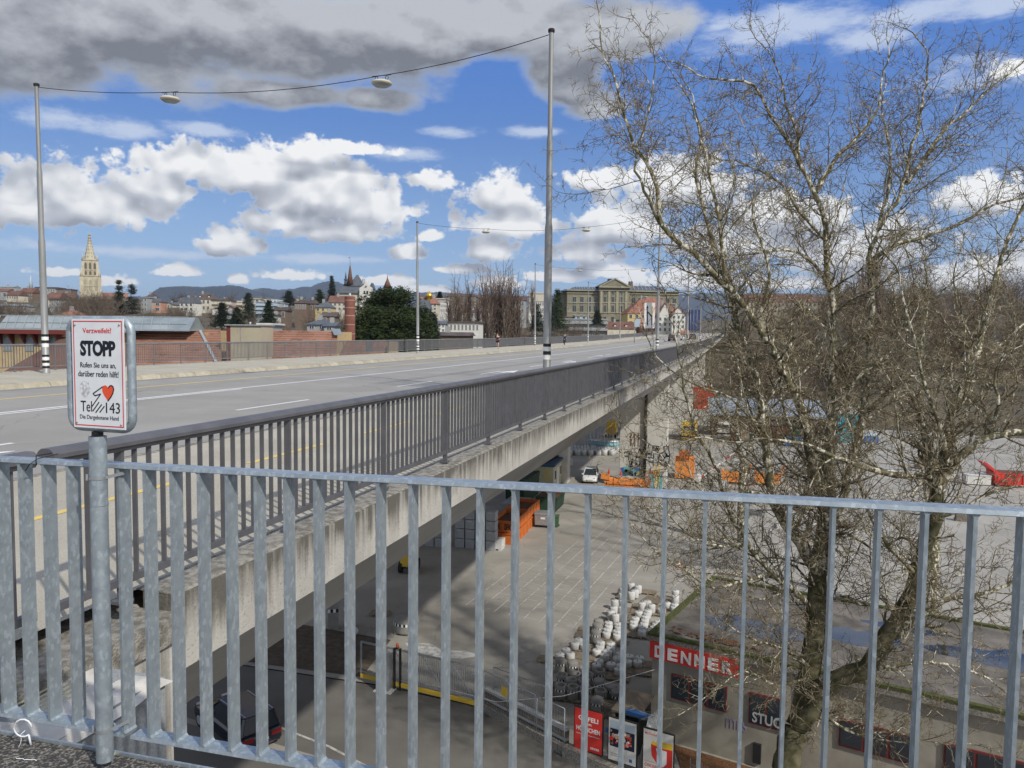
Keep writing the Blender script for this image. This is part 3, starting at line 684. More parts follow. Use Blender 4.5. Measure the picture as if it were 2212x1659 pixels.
def ptext(nm, s_, xc, vtop, vbot, wd, m, off=0., sp_=1.):
    text(nm, s_, wd, PH*(vbot-vtop), m, plate, (xc, -.0204, pz(vbot)), off, 0, .0005, sp_)
ptext('red_heading', 'Verzweifelt?', -.002, .083, .130, .137, 'redtxt', .010)
ptext('stop_word', 'STOPP', -.0, .197, .340, .168, 'ink', .045, .93)
ptext('text_line', 'Rufen Sie uns an,', 0, .397, .452, .170, 'ink', .004); ptext('text_line', 'darüber reden hilft!', 0, .474, .528, .192, 'ink', .004)
ptext('phone_word', 'Tel', -.0605, .752, .850, .054, 'ink', .0); ptext('phone_number', '143', .0665, .758, .855, .066, 'ink', .0); ptext('text_line', 'Die Dargebotene Hand', 0, .880, .930, .185, 'ink', -.002)
def ppt(x, y):   # points of the emblem measured on the plate photo (region crop)
    xl = 243+(267-243)*(y-210)/1268; xr = 915+(930-915)*(y-208)/1307
    yt = 209; yb = 1478+(1515-1478)*(x-xl)/(xr-xl)
    return (-.1235+.247*(x-xl)/(xr-xl), 1.796-PH*(y-yt)/(yb-yt))
def pstroke(nm, pts, wd, m, y=-.0204, close=False):
    b = MB(); Q = [ppt(*p) for p in pts]
    for (a, c) in zip(Q[:-1], Q[1:]):
        d = Vector((c[0]-a[0], c[1]-a[1])).normalized(); n = Vector((-d.y, d.x))*wd/2; e = d*wd*.25; a = Vector(a)-e; c = Vector(c)+e
        b.prism([(a.x+n.x, y, a.y+n.y), (a.x-n.x, y, a.y-n.y), (c.x-n.x, y, c.y-n.y), (c.x+n.x, y, c.y+n.y)], (0, -.0004, 0))
    return b.build(nm, m, plate)
pstroke('emblem_hand', [(648, 1003), (520, 1085), (545, 1110), (618, 1090), (503, 1240)], .0042, 'ink')
for a, c in (((596, 1188), (516, 1290)), ((630, 1215), (553, 1308)), ((664, 1235), (606, 1305))): pstroke('emblem_line', [a, c], .0045, 'ink')
hp = [(713, 1168), (668, 1110), (643, 1060), (640, 1020), (655, 993), (680, 986), (703, 998), (714, 1022), (726, 1000), (745, 990), (768, 997), (778, 1030), (770, 1075), (745, 1120)]
b = MB(); b.prism([(ppt(*p)[0], -.0206, ppt(*p)[1]) for p in hp], (0, -.0004, 0)); b.build('heart', 'heart', plate)
pstroke('heart_outline', [(718, 1020), (735, 996), (756, 989), (778, 1003), (787, 1035), (776, 1080), (750, 1125), (712, 1170)], .0045, 'ink', -.0208)
gl_ = [(350, 985), (372, 945), (400, 940), (465, 945), (470, 1000), (490, 1010), (482, 1060), (455, 1110), (462, 1130), (400, 1125), (365, 1100), (372, 1060), (345, 1030)]
b = MB(); b.prism([(ppt(*p)[0], -.0202, ppt(*p)[1]) for p in gl_], (0, -.0002, 0)); b.build('scraped_sticker', 'glue', plate)
for (x, y) in ((290, 277), (866, 277), (309, 1419), (880, 1452)):
    p = ppt(x, y); b = MB(); b.ball((0, 0, 0), .0042, 10); o = b.build('screw', 'galv2', plate); o.location = (p[0], -.0215, p[1])
b = MB(); b.box(-.012, .012, -.016, .016, 1.362, 1.378); b.build('clip', 'black', sg)
for z_ in (1.205, .235):
    b = MB(); b.lathe((0, 0, z_), [(.033, -.006), (.033, .006)], 28); b.bar((-.036, -.01, z_), (-.042, -.018, z_), .012, .022)
    b.bar((.031, .0, z_), (.062, .06, z_+.01), .002, .012); b.build('hose_clamp', 'galv2', sg)
# cable ties and cord ends
def loop(c, r, n, tilt, m, nm, label):
    b = MB(); pts = [(c[0]+r*cos(t)*cos(tilt), c[1]-.01+r*.3*cos(t), c[2]+r*sin(t)) for t in [2*pi*k/n for k in range(n-1)]]
    b.tube(pts, .0035, 6); b.tube([pts[-1], (pts[-1][0]+.01, pts[-1][1], pts[-1][2]-.04)], .004, 6); return b.build(nm, m, None, label=label, category='cable tie')
loop((-2.70, 2.33, .155), .036, 14, .4, 'pvc', 'cable_tie', 'white cable tie looped round the bottom rail left of the sign post')
b = MB(); b.tube([(-2.80, 2.33, 1.26), (-2.803, 2.31, 1.30), (-2.81, 2.30, 1.335)], .0025, 6); b.tube([(-2.80, 2.405, 1.258), (-2.80, 2.33, 1.262), (-2.80, 2.328, 1.235)], .004, 6); b.build('cable_tie', 'pvc', None, label='white cable tie end sticking up from the top rail at far left', category='cable tie')
b = MB(); b.tube([(-2.66, 2.33, 1.20), (-2.64, 2.33, 1.225), (-2.60, 2.33, 1.25), (-2.57, 2.40, 1.262)], .0018, 5); b.tube([(-2.605, 2.33, 1.225), (-2.605, 2.33, 1.262), (-2.605, 2.40, 1.262)], .0025, 5); b.build('cable_tie', 'rubber', None, label='black cable tie round the top rail near the help sign', category='cable tie')
b = MB(); P = [(-2.70, 2.33, .14)]
for k in range(8): P.append((P[-1][0]+random.uniform(-.012, .014), 2.32, P[-1][2]-.013))
b.tube(P, .0018, 4); P = [(-2.66, 2.25, .078)]
for k in range(8): P.append((P[-1][0]+.012, P[-1][1]+random.uniform(-.006, .006), .078))
b.tube(P, .0018, 4); b.build('string', 'pvc', None, label='frayed white string hanging under the bottom rail', category='string')
b = MB(); b.tube([(-2.52, 2.55, .05), (-2.45, 2.5, .02), (-2.36, 2.42, .03), (-2.30, 2.36, .09)], .008, 8); b.build('hose', 'hutc', None, label='cream hose end poking out beside the sign post foot', category='hose')
# abutment under and behind the railing on the left
ab = thing('abutment', 'stained concrete abutment corner at the near end of the bridge', 'wall')
b = MB(); b.box(-6, -3.62, 2.6, 4.25, -9, -.35); b.build('wing_wall', 'conc', ab)
b = MB(); b.box(-5.0, -3.58, 3.0, 4.28, -.35, -.16); b.build('top_slab', 'conctop', ab)
b = MB(); b.box(-4.6, -2.9, 2.42, 2.75, -6, -.30); b.build('head_beam', 'conc', ab)
t = thing('covered_crate', 'crate under white tarpaulin with grey mesh cloth side behind the railing', 'crate', (-3.42, 3.05, -.75))
b = MB(); b.box(-.30, .30, -.25, .55, 0, .50); b.build('body', 'mesh', t)
b = MB(); n = 10; vs = []
for i in range(n+1):
    for j in range(n+1):
        x = -.34+.68*i/n; y = -.28+.86*j/n; vs.append((x, y, .515+.022*sin(9*x+3*y)*cos(7*y)+random.uniform(-.006, .006)-(.06 if i in (0, n) or j in (0, n) else 0)))
b.add(vs, [(i*(n+1)+j, (i+1)*(n+1)+j, (i+1)*(n+1)+j+1, i*(n+1)+j+1) for i in range(n) for j in range(n)], 0, True); b.build('tarpaulin', 'tarp', t)
b = MB()
for k in range(7): b.box(-.22+k*.045, -.212+k*.045, -.1, .25, .545, .552)
b.build('cord', 'hutc', t)
# ------------------------------------------------ ground, hills
AX = Vector((cos(YAW), sin(YAW), 0)); AY = Vector((-sin(YAW), cos(YAW), 0))
PL = [(-7.0, [(95, -15.5), (150, -15.2), (190, -8), (250, 0), (330, 7), (450, 14), (600, 24), (800, 30), (1200, 28), (2500, 10), (4000, -15)]),
      (5.0, [(95, -15.5), (150, -15.2), (200, -9), (260, -1), (340, 4), (450, 10), (600, 18), (800, 24), (1200, 24), (2500, 10), (4000, -15)]),
      (10.5, [(95, -15.5), (220, -15.2), (280, -8), (340, -1), (372, 3.0), (395, 4.2), (440, 5.4), (600, 12), (800, 20), (1200, 24), (2500, 10), (4000, -15)]),
      (17.5, [(95, -15.5), (230, -15.2), (290, -9), (340, -2), (372, 3.0), (395, 4.2), (440, 5.6), (600, 12), (800, 20), (1200, 24), (2500, 10), (4000, -15)]),
      (24.0, [(95, -15.5), (160, -15.2), (210, -8), (290, 5), (380, 16), (500, 24), (700, 30), (1200, 28), (2500, 10), (4000, -15)])]
def H(th, r):
    def h(pts):
        if r <= pts[0][0]: return pts[0][1]
        for (a, x), (b, y) in zip(pts[:-1], pts[1:]):
            if r <= b: t = (r-a)/(b-a); return x+(y-x)*t
        return pts[-1][1]
    if th <= PL[0][0]: return h(PL[0][1])
    for (a, p), (b, q) in zip(PL[:-1], PL[1:]):
        if th <= b:
            t = (th-a)/(b-a); return h(p)*(1-t)+h(q)*t
    return h(PL[-1][1])
def polar(th, r, z=0): p = AX*(sin(radians(th))*r)+AY*(cos(radians(th))*r); return Vector((p.x, p.y, z))
RS = [95, 110, 130, 150, 160, 175, 190, 200, 210, 225, 240, 260, 280, 300, 320, 340, 356, 372, 384, 395, 415, 440, 480, 520, 600, 700, 800, 1000, 1200, 1800, 2500, 4000]
TH = [-80+1.6*i for i in range(101)]
b = MB(); vs = []
for t_ in TH:
    for r in RS:
        n = (sin(r*.13+t_)*cos(t_*1.7+r*.05))*min(1.2, r/300) if r > 160 and not 8 < t_ < 20 else 0
        vs.append(polar(t_, r, H(t_, r)+n))
n = len(RS); b.add(vs, [(i*n+j, (i+1)*n+j, (i+1)*n+j+1, i*n+j+1) for i in range(len(TH)-1) for j in range(n-1)], 0, True)
b.build('hillside', 'soil', None, kind='structure')
b = MB(); b.box(-9000, 9000, -9000, 9000, -16.5, -15.6); b.build('ground', 'soil', None, kind='structure')
# wooded hills on the skyline
def ridge(name, d, pts, base, seed, mt='hill'):
    rnd = random.Random(seed); b = MB(); us = []; u = pts[0][0]
    while u <= pts[-1][0]: us.append(u); u += 1.2
    rows = []
    for k, (fd, fh) in enumerate(((1., 0.), (1.03, .55), (1.07, .9), (1.10, 1.), (1.2, .8))):
        row = []
        for u in us:
            for (a, x), (c, y) in zip(pts[:-1], pts[1:]):
                if u <= c: t = (u-a)/(c-a+1e-9); v = x+(y-x)*t; break
            pt = atd(u, v, d*fd); zt_ = pt.z; jig = rnd.uniform(0, d*.0014) if fh > .5 else 0
            row.append((pt.x, pt.y, base+(zt_-base)*fh+jig))
        rows.append(row)
    n = len(us); vs = [p for r in rows for p in r]
    b.add(vs, [(j*n+i, j*n+i+1, (j+1)*n+i+1, (j+1)*n+i) for j in range(len(rows)-1) for i in range(n-1)], 0, True)
    return b.build(name, mt, None, kind='structure')
ridge('far_hills', 5200, [(300, 660), (322, 637), (345, 622), (372, 620), (400, 619), (440, 621), (470, 619), (500, 617), (520, 620), (545, 627), (566, 632), (590, 640), (620, 645)], -20, 1)
ridge('far_hills', 6500, [(525, 640), (548, 625), (570, 623), (600, 627), (640, 624), (652, 620), (670, 621), (690, 612), (712, 608), (730, 610), (760, 622), (800, 632)], -20, 2)
ridge('far_hills', 7500, [(-200, 632), (-20, 630), (60, 634), (120, 640), (320, 641), (500, 640), (820, 634), (950, 632), (1100, 640), (1400, 636), (1600, 634), (1900, 636), (2500, 632)], -20, 3)
# yard, street, planting strip
def sheet(name, poly, z, m, parent=None, **t):
    b = MB(); b.add([(x, y, z) for x, y in poly], [tuple(range(len(poly)))]); return b.build(name, m, parent, **t)
ZY = -15.2
yard = sheet('yard', [(-60, 32.6), (-15.5, 32.9), (-10.5, 32.3), (-6, 29.6), (70, 6), (95, 150), (40, 175), (-30, 235), (-75, 150)], ZY, 'yard', None, kind='structure')
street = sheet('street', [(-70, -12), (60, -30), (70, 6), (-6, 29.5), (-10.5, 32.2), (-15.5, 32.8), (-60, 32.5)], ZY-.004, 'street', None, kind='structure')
def gl(name, pts, wd, m, parent, z=ZY+.004):
    b = MB()
    for a, c in zip(pts[:-1], pts[1:]):
        a = Vector((a[0], a[1], 0)); c = Vector((c[0], c[1], 0)); d = (c-a).normalized(); nn = Vector((-d.y, d.x, 0))*wd/2
        b.quad(*[(p.x, p.y, z) for p in (a-nn, c-nn, c+nn, a+nn)])
    return b.build(name, m, parent)
dl = Vector((.1, .995)); dc = Vector((.965, -.262))
for i in range(9):
    x0 = -7.55-i*1.02; y0 = 42.2+i*.3
    L_ = (46, 46, 20, 46, 20, 60, 18, 14, 10)[i]
    gl('yard_line', [(x0, y0), (x0+dl.x*L_, y0+dl.y*L_)], .06 if i % 2 else .08, 'chalk', yard)
for i in range(17):
    y0 = 42.6+i*.98
    gl('yard_cross_line', [(-14.3, y0+1.8), (-14.3+dc.x*8.2, y0+1.8+dc.y*8.2)], .035, 'chalk', yard, ZY+.0065)
for i in range(5):
    x0 = -3.5+i*2.5; gl('yard_line', [(x0, 52), (x0+6, 76)], .09, 'chalk', yard)
gl('yellow_line', [(22, 60), (48, 66)], .3, 'yellow', yard)
gl('patch_seam', [(-24, 27.5), (-14, 26), (-6, 23), (2, 19)], .35, 'yard', street, ZY+.001)
gl('patch_seam', [(-24, 29.5), (-15.5, 27.2), (-8, 24.2)], .12, 'chalk', street, ZY+.003)
for i in range(9):
    gl('white_line', [(-24+i*2.2, 36-i*.1), (-23+i*2.2, 35.9-i*.1)], .05, 'chalk', yard)
sheet('planting_bed', [(-24, 33.2), (-17.2, 33.4), (-17.8, 38.0), (-25, 38.6)], ZY+.03, 'dirt', yard)
sheet('sun_patch', [(-16.9, 37.9), (-16.2, 37.0), (-14.6, 36.7), (-13.2, 36.9), (-12.4, 37.6), (-13.4, 37.9), (-14.6, 37.6), (-15.6, 38.3)], ZY+.008, 'chalk', yard)  # patch of sunlight painted on the yard as a pale mottled sheet
# ---------------- sliding gate and posts
gt = thing('sliding_gate', 'grey bar sliding gate with yellow bottom beam across the yard entrance', 'gate')
ga, gb = Vector((-15.2, 32.75, ZY)), Vector((-10.6, 32.0, ZY)); dg_ = (gb-ga).normalized()
g0 = ga-dg_*1.9
b = MB(); b.bar(g0+Vector((0, 0, 1.95)), gb+Vector((0, 0, 1.95)), .08, .08); b.bar(g0+Vector((0, 0, .48)), gb+Vector((0, 0, .48)), .06, .06)
for q in (g0, ga-dg_*.4, ga, gb): b.bar(q+Vector((0, 0, .2)), q+Vector((0, 0, 1.95)), .07, .07, 0, dg_)
b.build('gate_frame', 'galv2', gt)
b = MB(); b.bar(g0+Vector((0, 0, .26)), gb+Vector((0, 0, .26)), .12, .18); b.build('bottom_beam', 'yelp', gt)
L_ = (gb-ga).length; bm = MB(); bm.box(-.012, .012, -.012, .012, .5, 1.92); bme = bm.mesh('gate_bar', 'galv2')
for i in range(int(L_/.115)):
    p = ga+dg_*(.08+i*.115); obj('gate_bar', bme, gt, (p.x, p.y, ZY))
for i in range(3):
    p = ga+dg_*(i*1.55+.05); q = ga+dg_*(i*1.55+1.2); b = MB(); b.bar(p+Vector((0, 0, 1.9)), q+Vector((0, 0, .55)), .03, .03); b.build('brace', 'galv2', gt)
t = thing('gate_pillar', 'stainless steel gate pillar with a yellow reflector beside the sliding gate', 'pillar', (-15.55, 32.45, ZY))
b = MB(); b.box(-.32, .32, -.2, .2, .04, 1.75); b.box(-.34, .34, -.22, .22, 1.75, 1.78); b.build('housing', 'galv2', t)
b = MB(); b.box(-.42, .5, -.32, .3, -.02, .05); b.build('plinth', 'conw', t); b = MB(); b.box(-.24, -.16, -.215, -.2, .95, 1.35); b.build('reflector', 'yelp', t)
b = MB(); b.bar((.45, .2, 0), (.45, .2, 2.05), .09, .09, 0, (1, 0, 0)); b.bar((.75, .2, 0), (.75, .2, 2.05), .09, .09, 0, (1, 0, 0)); b.build('guide_post', 'rubber', t)
b = MB(); b.cyl((.6, .2, 2.05), .09, .05, 12); b.build('lamp_base', 'rubber', t); b = MB(); b.lathe((.6, .2, 2.1), [(.07, 0), (.075, .12), (.05, .19), (.005, .21)], 12); b.build('warning_lamp', 'amber', t)
# mesh fences between gate and posters
fa = Vector((-10.4, 31.9, ZY)); fb = Vector((-6.1, 29.5, ZY))
def mesh_fence(a, c, label, n=2, h=1.9):
    t = thing('mesh_fence', label, 'fence'); d = (c-a)/n; u_ = (c-a).normalized()
    for i in range(n):
        p, q = a+d*i, a+d*(i+1); fr = MB(); g = u_*.05
        for (s_, e_) in ((p+g+Vector((0, 0, .15)), q-g+Vector((0, 0, .15))), (p+g+Vector((0, 0, h)), q-g+Vector((0, 0, h)))): fr.tube([s_, e_], .022, 6)
        fr.tube([p+g+Vector((0, 0, 0)), p+g+Vector((0, 0, h))], .022, 6); fr.tube([q-g, q-g+Vector((0, 0, h))], .022, 6)
        P_ = fr.build('panel_frame', 'galv2', t)
        w_ = MB(); m_ = int((q-p).length/.14)
        for k in range(1, m_): s_ = p.lerp(q, k/m_); w_.bar(s_+Vector((0, 0, .16)), s_+Vector((0, 0, h)), .008, .008, 0, u_)
        for k in range(1, 8): z_ = .16+k*(h-.16)/8; w_.bar(p+g+Vector((0, 0, z_)), q-g+Vector((0, 0, z_)), .007, .007)
        w_.build('wire_mesh', 'galv2', P_, kind='stuff')
    return t
mesh_fence(fa, fb, 'leaning temporary mesh fence panels right of the sliding gate', 3)
mesh_fence(fa+Vector((.3, .5, 0)), fa+Vector((3.4, -.9, 0)), 'second row of temporary fence behind the first, with a small yellow notice', 1)
b = MB(); p = fa.lerp(fb, .28)+Vector((0, -.04, 1.2)); b.box(-.17, .17, -.01, .01, 0, .42)
t = b.build('notice_board', 'yelp', None, label='small yellow notice hung on the mesh fence', category='notice'); t.location = p; t.rotation_euler[2] = -.5
MB().tube([fa+Vector((-2, -.5, 1.1)), fa+Vector((1, -1.2, 1.15)), fa+Vector((4, -1.3, 1.9)), Vector((-2.8, 31.8, -12.2))], .012, 5).build('cable', 'wht', None, label='thin white cable slung from the gate to the concrete hut', category='cable')
# low wall with sleepers and poster boards along the street
wl = thing('low_wall', 'low concrete street wall with stacked timber sleepers behind the posters', 'wall')
pa, pb = Vector((-6.1, 29.4, ZY)), Vector((2.4, 25.7, ZY)); pd = (pb-pa).normalized(); pn = Vector((pd.y, -pd.x, 0))
b = MB(); b.bar(fa+Vector((0, .1, .15)), pa+Vector((0, .1, .15)), .25, .42); b.build('wall_base', 'conctop', wl); b = MB(); b.bar(pa+Vector((0, 0, .2)), pb+Vector((0, 0, .2)), .3, .5); b.build('wall_base', 'conctop', wl)
for k in range(6):
    b = MB(); o = -pn*(.35+k*.05); b.bar(fa+Vector((0, .5, .12+k*.14))+o*0, pa+Vector((0, .55, .12+k*.14)), .22, .12); b.build('sleeper', ('wood', 'timber', 'conw')[k % 3], wl)
posts = [(1240.5, 1303, 1525, 'red poster board lettered GIPFELI HOERNCHEN, left of three'), (1314, 1377, 1547, 'white framed poster with a street crowd picture, middle of three'), (1389, 1457, 1571, 'pale poster board with a red and yellow food box, right of three')]
PF = []
def ondep(u, v, z):      # depth from the top-edge height
    return gz(u, v, z)
for i, (u0, u1, v0, lb) in enumerate(posts):
    p = gz(u0, v0, ZY+2.14); q = gz(u1, v0+17+i, ZY+2.14); rz = atan2(q.y-p.y, q.x-p.x); wd = (q-p).length
    t = thing('poster_board', lb, 'poster', ((p.x+q.x)/2, (p.y+q.y)/2, ZY), rz)
    b = MB(); w_ = wd/2; b.box(-w_, w_, 0, .09, .40, 2.16); b.build('frame', 'rubber', t)
    b = MB(); b.cyl((-w_+.1, .14, 0), .04, 2.1, 8); b.cyl((w_-.1, .14, 0), .04, 2.1, 8); b.build('leg', 'galv2', t)
    b = MB(); b.box(-w_+.035, w_-.035, -.012, 0, .44, 2.12); s_ = b.build('sheet', 'redp' if i == 0 else 'offw', t); PF.append((s_, w_-.035))
def ptx(par, s_, x, z, w_, h_, m, off=.02): text('lettering', s_, w_, h_, m, par, (x, -.0135, z), off, 0, .001)
def prect(par, nm, x0, x1, z0, z1, m, y=-.014): b = MB(); b.box(x0, x1, y, y+.001, z0, z1); return b.build(nm, m, par)
s_, w_ = PF[0]
ptx(s_, 'GIPFELI', 0, 1.66, .86, .19, 'wht', .03); ptx(s_, 'statt', 0, 1.50, .30, .09, 'wht'); ptx(s_, 'HÖRNCHEN', 0, 1.22, 1.02, .23, 'wht', .03); ptx(s_, 'Mein Schweizer Super-Original.', 0, 1.06, 1.0, .06, 'wht', .01); ptx(s_, 'DENNER', .30, .56, .38, .09, 'wht', .03)
s_, w_ = PF[1]
prect(s_, 'picture', -w_+.06, w_-.06, 1.0, 2.03, 'navy'); prect(s_, 'sky_area', -w_+.06, w_-.06, 1.72, 2.03, 'bluew', -.0145)
rr = random.Random(4)
for k in range(46):
    x = rr.uniform(-w_+.1, w_-.14); z = rr.uniform(1.03, 1.70); r = rr.uniform(.03, .09)
    b = MB(); b.prism([(x+r*cos(a_)*rr.uniform(.7, 1.2), 0, z+r*1.2*sin(a_)) for a_ in [k2*pi/4 for k2 in range(8)]], (0, -.0006, 0)); o = b.build('picture_patch', rr.choice(['redp', 'offw', 'skin', 'orange', 'navy', 'wht', 'brownw', 'skin']), s_); o.location.y = -.0148-.0007*k
prect(s_, 'stamp', -.05, .22, .78, 1.0, 'silver', -.05); ptx(s_, 'Vom Leben in der Stadt', -.18, .70, .6, .055, 'ink', 0); ptx(s_, 'und ihren Menschen', -.18, .62, .55, .05, 'ink', 0); prect(s_, 'logo', .30, .42, .55, .68, 'bluep', -.014)
s_, w_ = PF[2]
ptx(s_, "McDonald's", -.22, 1.93, .62, .10, 'redtxt', .01)
def poly(par, nm, pts, m, y): b = MB(); b.prism([(x, 0, z) for x, z in pts], (0, -.001, 0)); o = b.build(nm, m, par); o.location.y = y; return o
poly(s_, 'yellow_chips', [(-.28, 1.40), (-.26, 1.68), (-.18, 1.74), (-.1, 1.70), (-.02, 1.76), (.08, 1.70), (.20, 1.80), (.32, 1.76), (w_-.02, 1.82), (w_-.02, 1.45)], 'yelp', -.0135)
poly(s_, 'red_box', [(-.28, 1.60), (-.25, 1.15), (.0, .85), (.06, .45), (w_-.02, .45), (w_-.02, 1.56), (.1, 1.52)], 'redp', -.0150)
poly(s_, 'white_panel', [(-.08, 1.48), (.34, 1.46), (.34, .98), (.2, .80), (.04, 1.02)], 'wht', -.0165)
poly(s_, 'yellow_chips', [(.3, .45), (.28, .62), (.4, .70), (w_-.02, .66), (w_-.02, .45)], 'yelp', -.0180)
ptx(s_, 'JETZT OFFEN 183', -.26, .86, .5, .05, 'redtxt', .0); ptx(s_, 'CHICKEN', -.24, .68, .56, .12, 'redtxt', .02); ptx(s_, 'LOVE', -.30, .50, .42, .12, 'redtxt', .02)
# steel picket fence and leaf bed right of the posters
sheet('leaf_bed', [(-1.2, 28.6), (14, 19.5), (14, 27.3), (-1.9, 31.5)], ZY+.05, 'leaf', street)
t = thing('picket_fence', 'thin steel picket fence in front of the leaf covered bed', 'fence'); fb_ = Vector((-1.1, 28.5, ZY)); fe_ = Vector((12, 20.8, ZY)); dd = fe_-fb_
b = MB(); b.bar(fb_+Vector((0, 0, .25)), fe_+Vector((0, 0, .25)), .03, .04); b.bar(fb_+Vector((0, 0, 1.0)), fe_+Vector((0, 0, 1.0)), .03, .04); b.build('rail', 'galv2', t)
pm_ = MB(); pm_.cyl((0, 0, 0), .012, 1.25, 5); pme_ = pm_.mesh('picket', 'galv2')
for k in range(62): p = fb_+dd*(k/61); obj('picket', pme_, t, p)
# ---------------- concrete hut (old shop) with flat roof
den = thing('flat_roof_building', 'low rendered flat roof building with red DENNER fascia, gravel roof and rain puddles', 'building', (-2.95, 31.9, ZY), atan2(-.262, .965))
Wd, Dp, Hh = 34, 8.9, 4.5
b = MB(); b.box(0, Wd, .12, Dp, 0, Hh-.3); b.build('wall', 'denw', den)
b = MB(); b.box(-.12, Wd, -.1, Dp+.1, Hh-.3, Hh-.05); b.build('roof_slab', 'conctop', den)
b = MB(); b.box(.15, Wd-.2, .15, Dp-.15, Hh-.05, Hh-.03); b.build('roof_gravel', 'roofg', den)
for (x0, x1, y0, y1) in ((-.14, Wd, -.12, .12), (-.14, Wd, Dp-.12, Dp+.12), (-.14, .12, .12, Dp-.12)):
    b = MB(); b.box(x0, x1, y0, y1, Hh-.05, Hh+.06); b.build('roof_edge', 'moss', den)
rr = random.Random(9)
for (cx0, cy0, rx, ry) in ((3.6, 3.0, 2.3, 1.2), (7.3, 4.4, 2.0, .9), (13.5, 5.0, 3.4, 1.2), (20, 5.0, 4, 1.4), (9.0, 6.6, 1.5, .5)):
    b = MB(); b.add([(cx0+rx*(1+rr.uniform(-.25, .2))*cos(a_), cy0+ry*(1+rr.uniform(-.3, .2))*sin(a_), Hh-.024) for a_ in [k*pi/14 for k in range(28)]], [tuple(range(28))]); b.build('puddle', 'water', den)
b = MB(); b.box(-.02, 3.66, -.16, -.1, Hh-.98, Hh-.06-.20); b.build('sign_band', 'redp', den); sb = den.children[-1]
for i, chh in enumerate('DENNER'): text('letter', chh, .42, .50, 'wht', sb, (.42+i*.565, -.17, Hh-.89), .03, 0, .02)
def win(x0, x1, z0, z1, nb=3, name='window'):
    b = MB(); b.box(x0, x1, .04, .13, z0, z1); o = b.build(name, 'redwood', den)
    k = (x1-x0)/nb
    for i in range(nb): b = MB(); b.box(x0+i*k+.06, x0+(i+1)*k-.05, .02, .04, z0+.07, z1-.07); b.build('pane', 'glass', o)
win(.88, 3.2, 1.92, 2.96); win(4.08, 5.4, 1.75, 3.0, 2); win(7.4, 9.9, 1.8, 2.85); win(10.8, 14.6, 1.7, 2.9, 4); win(16, 20, 1.7, 2.9, 4)
text('graffiti', 'STUC', 1.1, .42, 'silver', den, (4.78, .008, 1.85), .02, 0, .004); text('graffiti', 'mrs', .8, .4, 'pviolet', den, (3.6, .10, 1.3), -.01, 0, .004)
b = MB(); b.box(4.3, 4.6, .0, .12, 0.2, 1.0); b.build('meter_box', 'rubber', den)
b = MB(); b.tube([(6.0, .05, Hh-.3), (6.0, .05, .3)], .05, 8); b.build('downpipe', 'galv2', den)
b = MB(); vs = []
for k in range(160):
    x = 2.5+rr.gauss(0, 1.1); y = .55+abs(rr.gauss(0, .35)); a_ = rr.uniform(0, 6.28); r = rr.uniform(.05, .1); z = Hh-.02+rr.uniform(0, .06)
    b.add([(x+r*cos(a_), y+r*sin(a_), z), (x-r*sin(a_), y+r*cos(a_), z+.02), (x-r*cos(a_), y-r*sin(a_), z), (x+r*sin(a_), y-r*cos(a_), z+.015)], [(0, 1, 2, 3)])
b.build('leaf_litter', 'leaf', den, kind='stuff')
t = thing('garden_shed', 'small dark lean-to with blue sacks beside the flat roof building', 'shed', (-3.3, 30.0, ZY), -.26)
b = MB(); b.box(-1.0, 0, .2, 1.6, 0, 1.7); b.build('body', 'rubber', t); b = MB(); b.prism([(-1.1, 0, 1.7), (.1, 0, 1.7), (.1, 0, 1.78), (-1.1, 0, 1.78)], (0, 1.7, .2)); b.build('roof', 'wood', t)
for k, (x, y) in enumerate(((-3.9, 29.2), (-3.2, 29.9))):
    b = MB(); b.box(-.5, .5, -.14, .14, 0, .16); o = b.build('parcel', 'bluep', None, label=('blue wrapped parcel on the wall top, lower of two', 'blue wrapped parcel on the wall top, upper of two')[k], category='parcel'); o.location = (x, y, ZY+1.35+.5*k); o.rotation_euler[2] = -.3
t = b = MB()
for k in range(9): b.tube([(-3.1+.06*k, 28.6+.05*k, ZY+.2), (-2.75+.05*k, 29.3+.03*k, ZY+2.2+.04*k)], .02, 5)
b.build('pole_bundle', 'galv2', None, label='bundle of thin steel poles leaning by the corner of the flat roof building', category='poles')
# ---------------- concrete bases on pallets
def s5(x, y): return ((2100+x/2.115)*.5486, (2200+y/2.115)*.5486)
def s8(x, y): return ((1900+x/2.212)*.5486, (2274+y/2.212)*.5486)
ROD = [(815,205),(873,225),(745,243),(845,262),(740,288),(820,275),(688,345),(738,345),(678,402),(730,400),(646,437),(690,462),(742,455),(627,528),(628,553),(708,538),(712,565),(611,583),(610,612),(698,598),(698,628),
 (906,365),(951,352),(985,382),(955,430),(948,452),(880,440),(852,490),(935,475),(930,505),(835,520),(922,535),(838,548),(910,560),(905,597),(1185,265),(1182,305),(1118,365),(1070,415),(1175,375),(1175,400),(1040,515),(1020,545),(1010,560),(985,590),
 (380,668),(348,700),(426,710),(272,748),(310,785),(222,790),(560,692),(555,722),(530,757),(647,702),(642,737),(615,765),(597,790),(728,785),(702,820),(545,845),(527,877),(650,870),(728,882),(712,915),(885,820),(870,850),(785,850),(800,805)]
OPEN = [(690,840),(805,830),(775,880),(880,885),(690,930),(783,940),(890,780),(890,950),(1028,975),(1018,800),(915,835)]
DOME = [(680,700),(785,720),(985,455),(1010,360),(1005,395),(1000,1040),(1170,975),(1015,880),(1120,930)]
PTS = []
for kind_, L0, hh, ff in (('rod', ROD, .47, s5), ('open', OPEN, .60, s8), ('dome', DOME, .66, s8)):
    for p in L0:
        h2 = .30 if kind_ == 'rod' and L0.index(p) > 12 and L0.index(p) not in (21, 23, 35, 36) else hh
        q = gz(*ff(*p), ZY+.12+h2); PTS.append([kind_, q.x, q.y, h2])
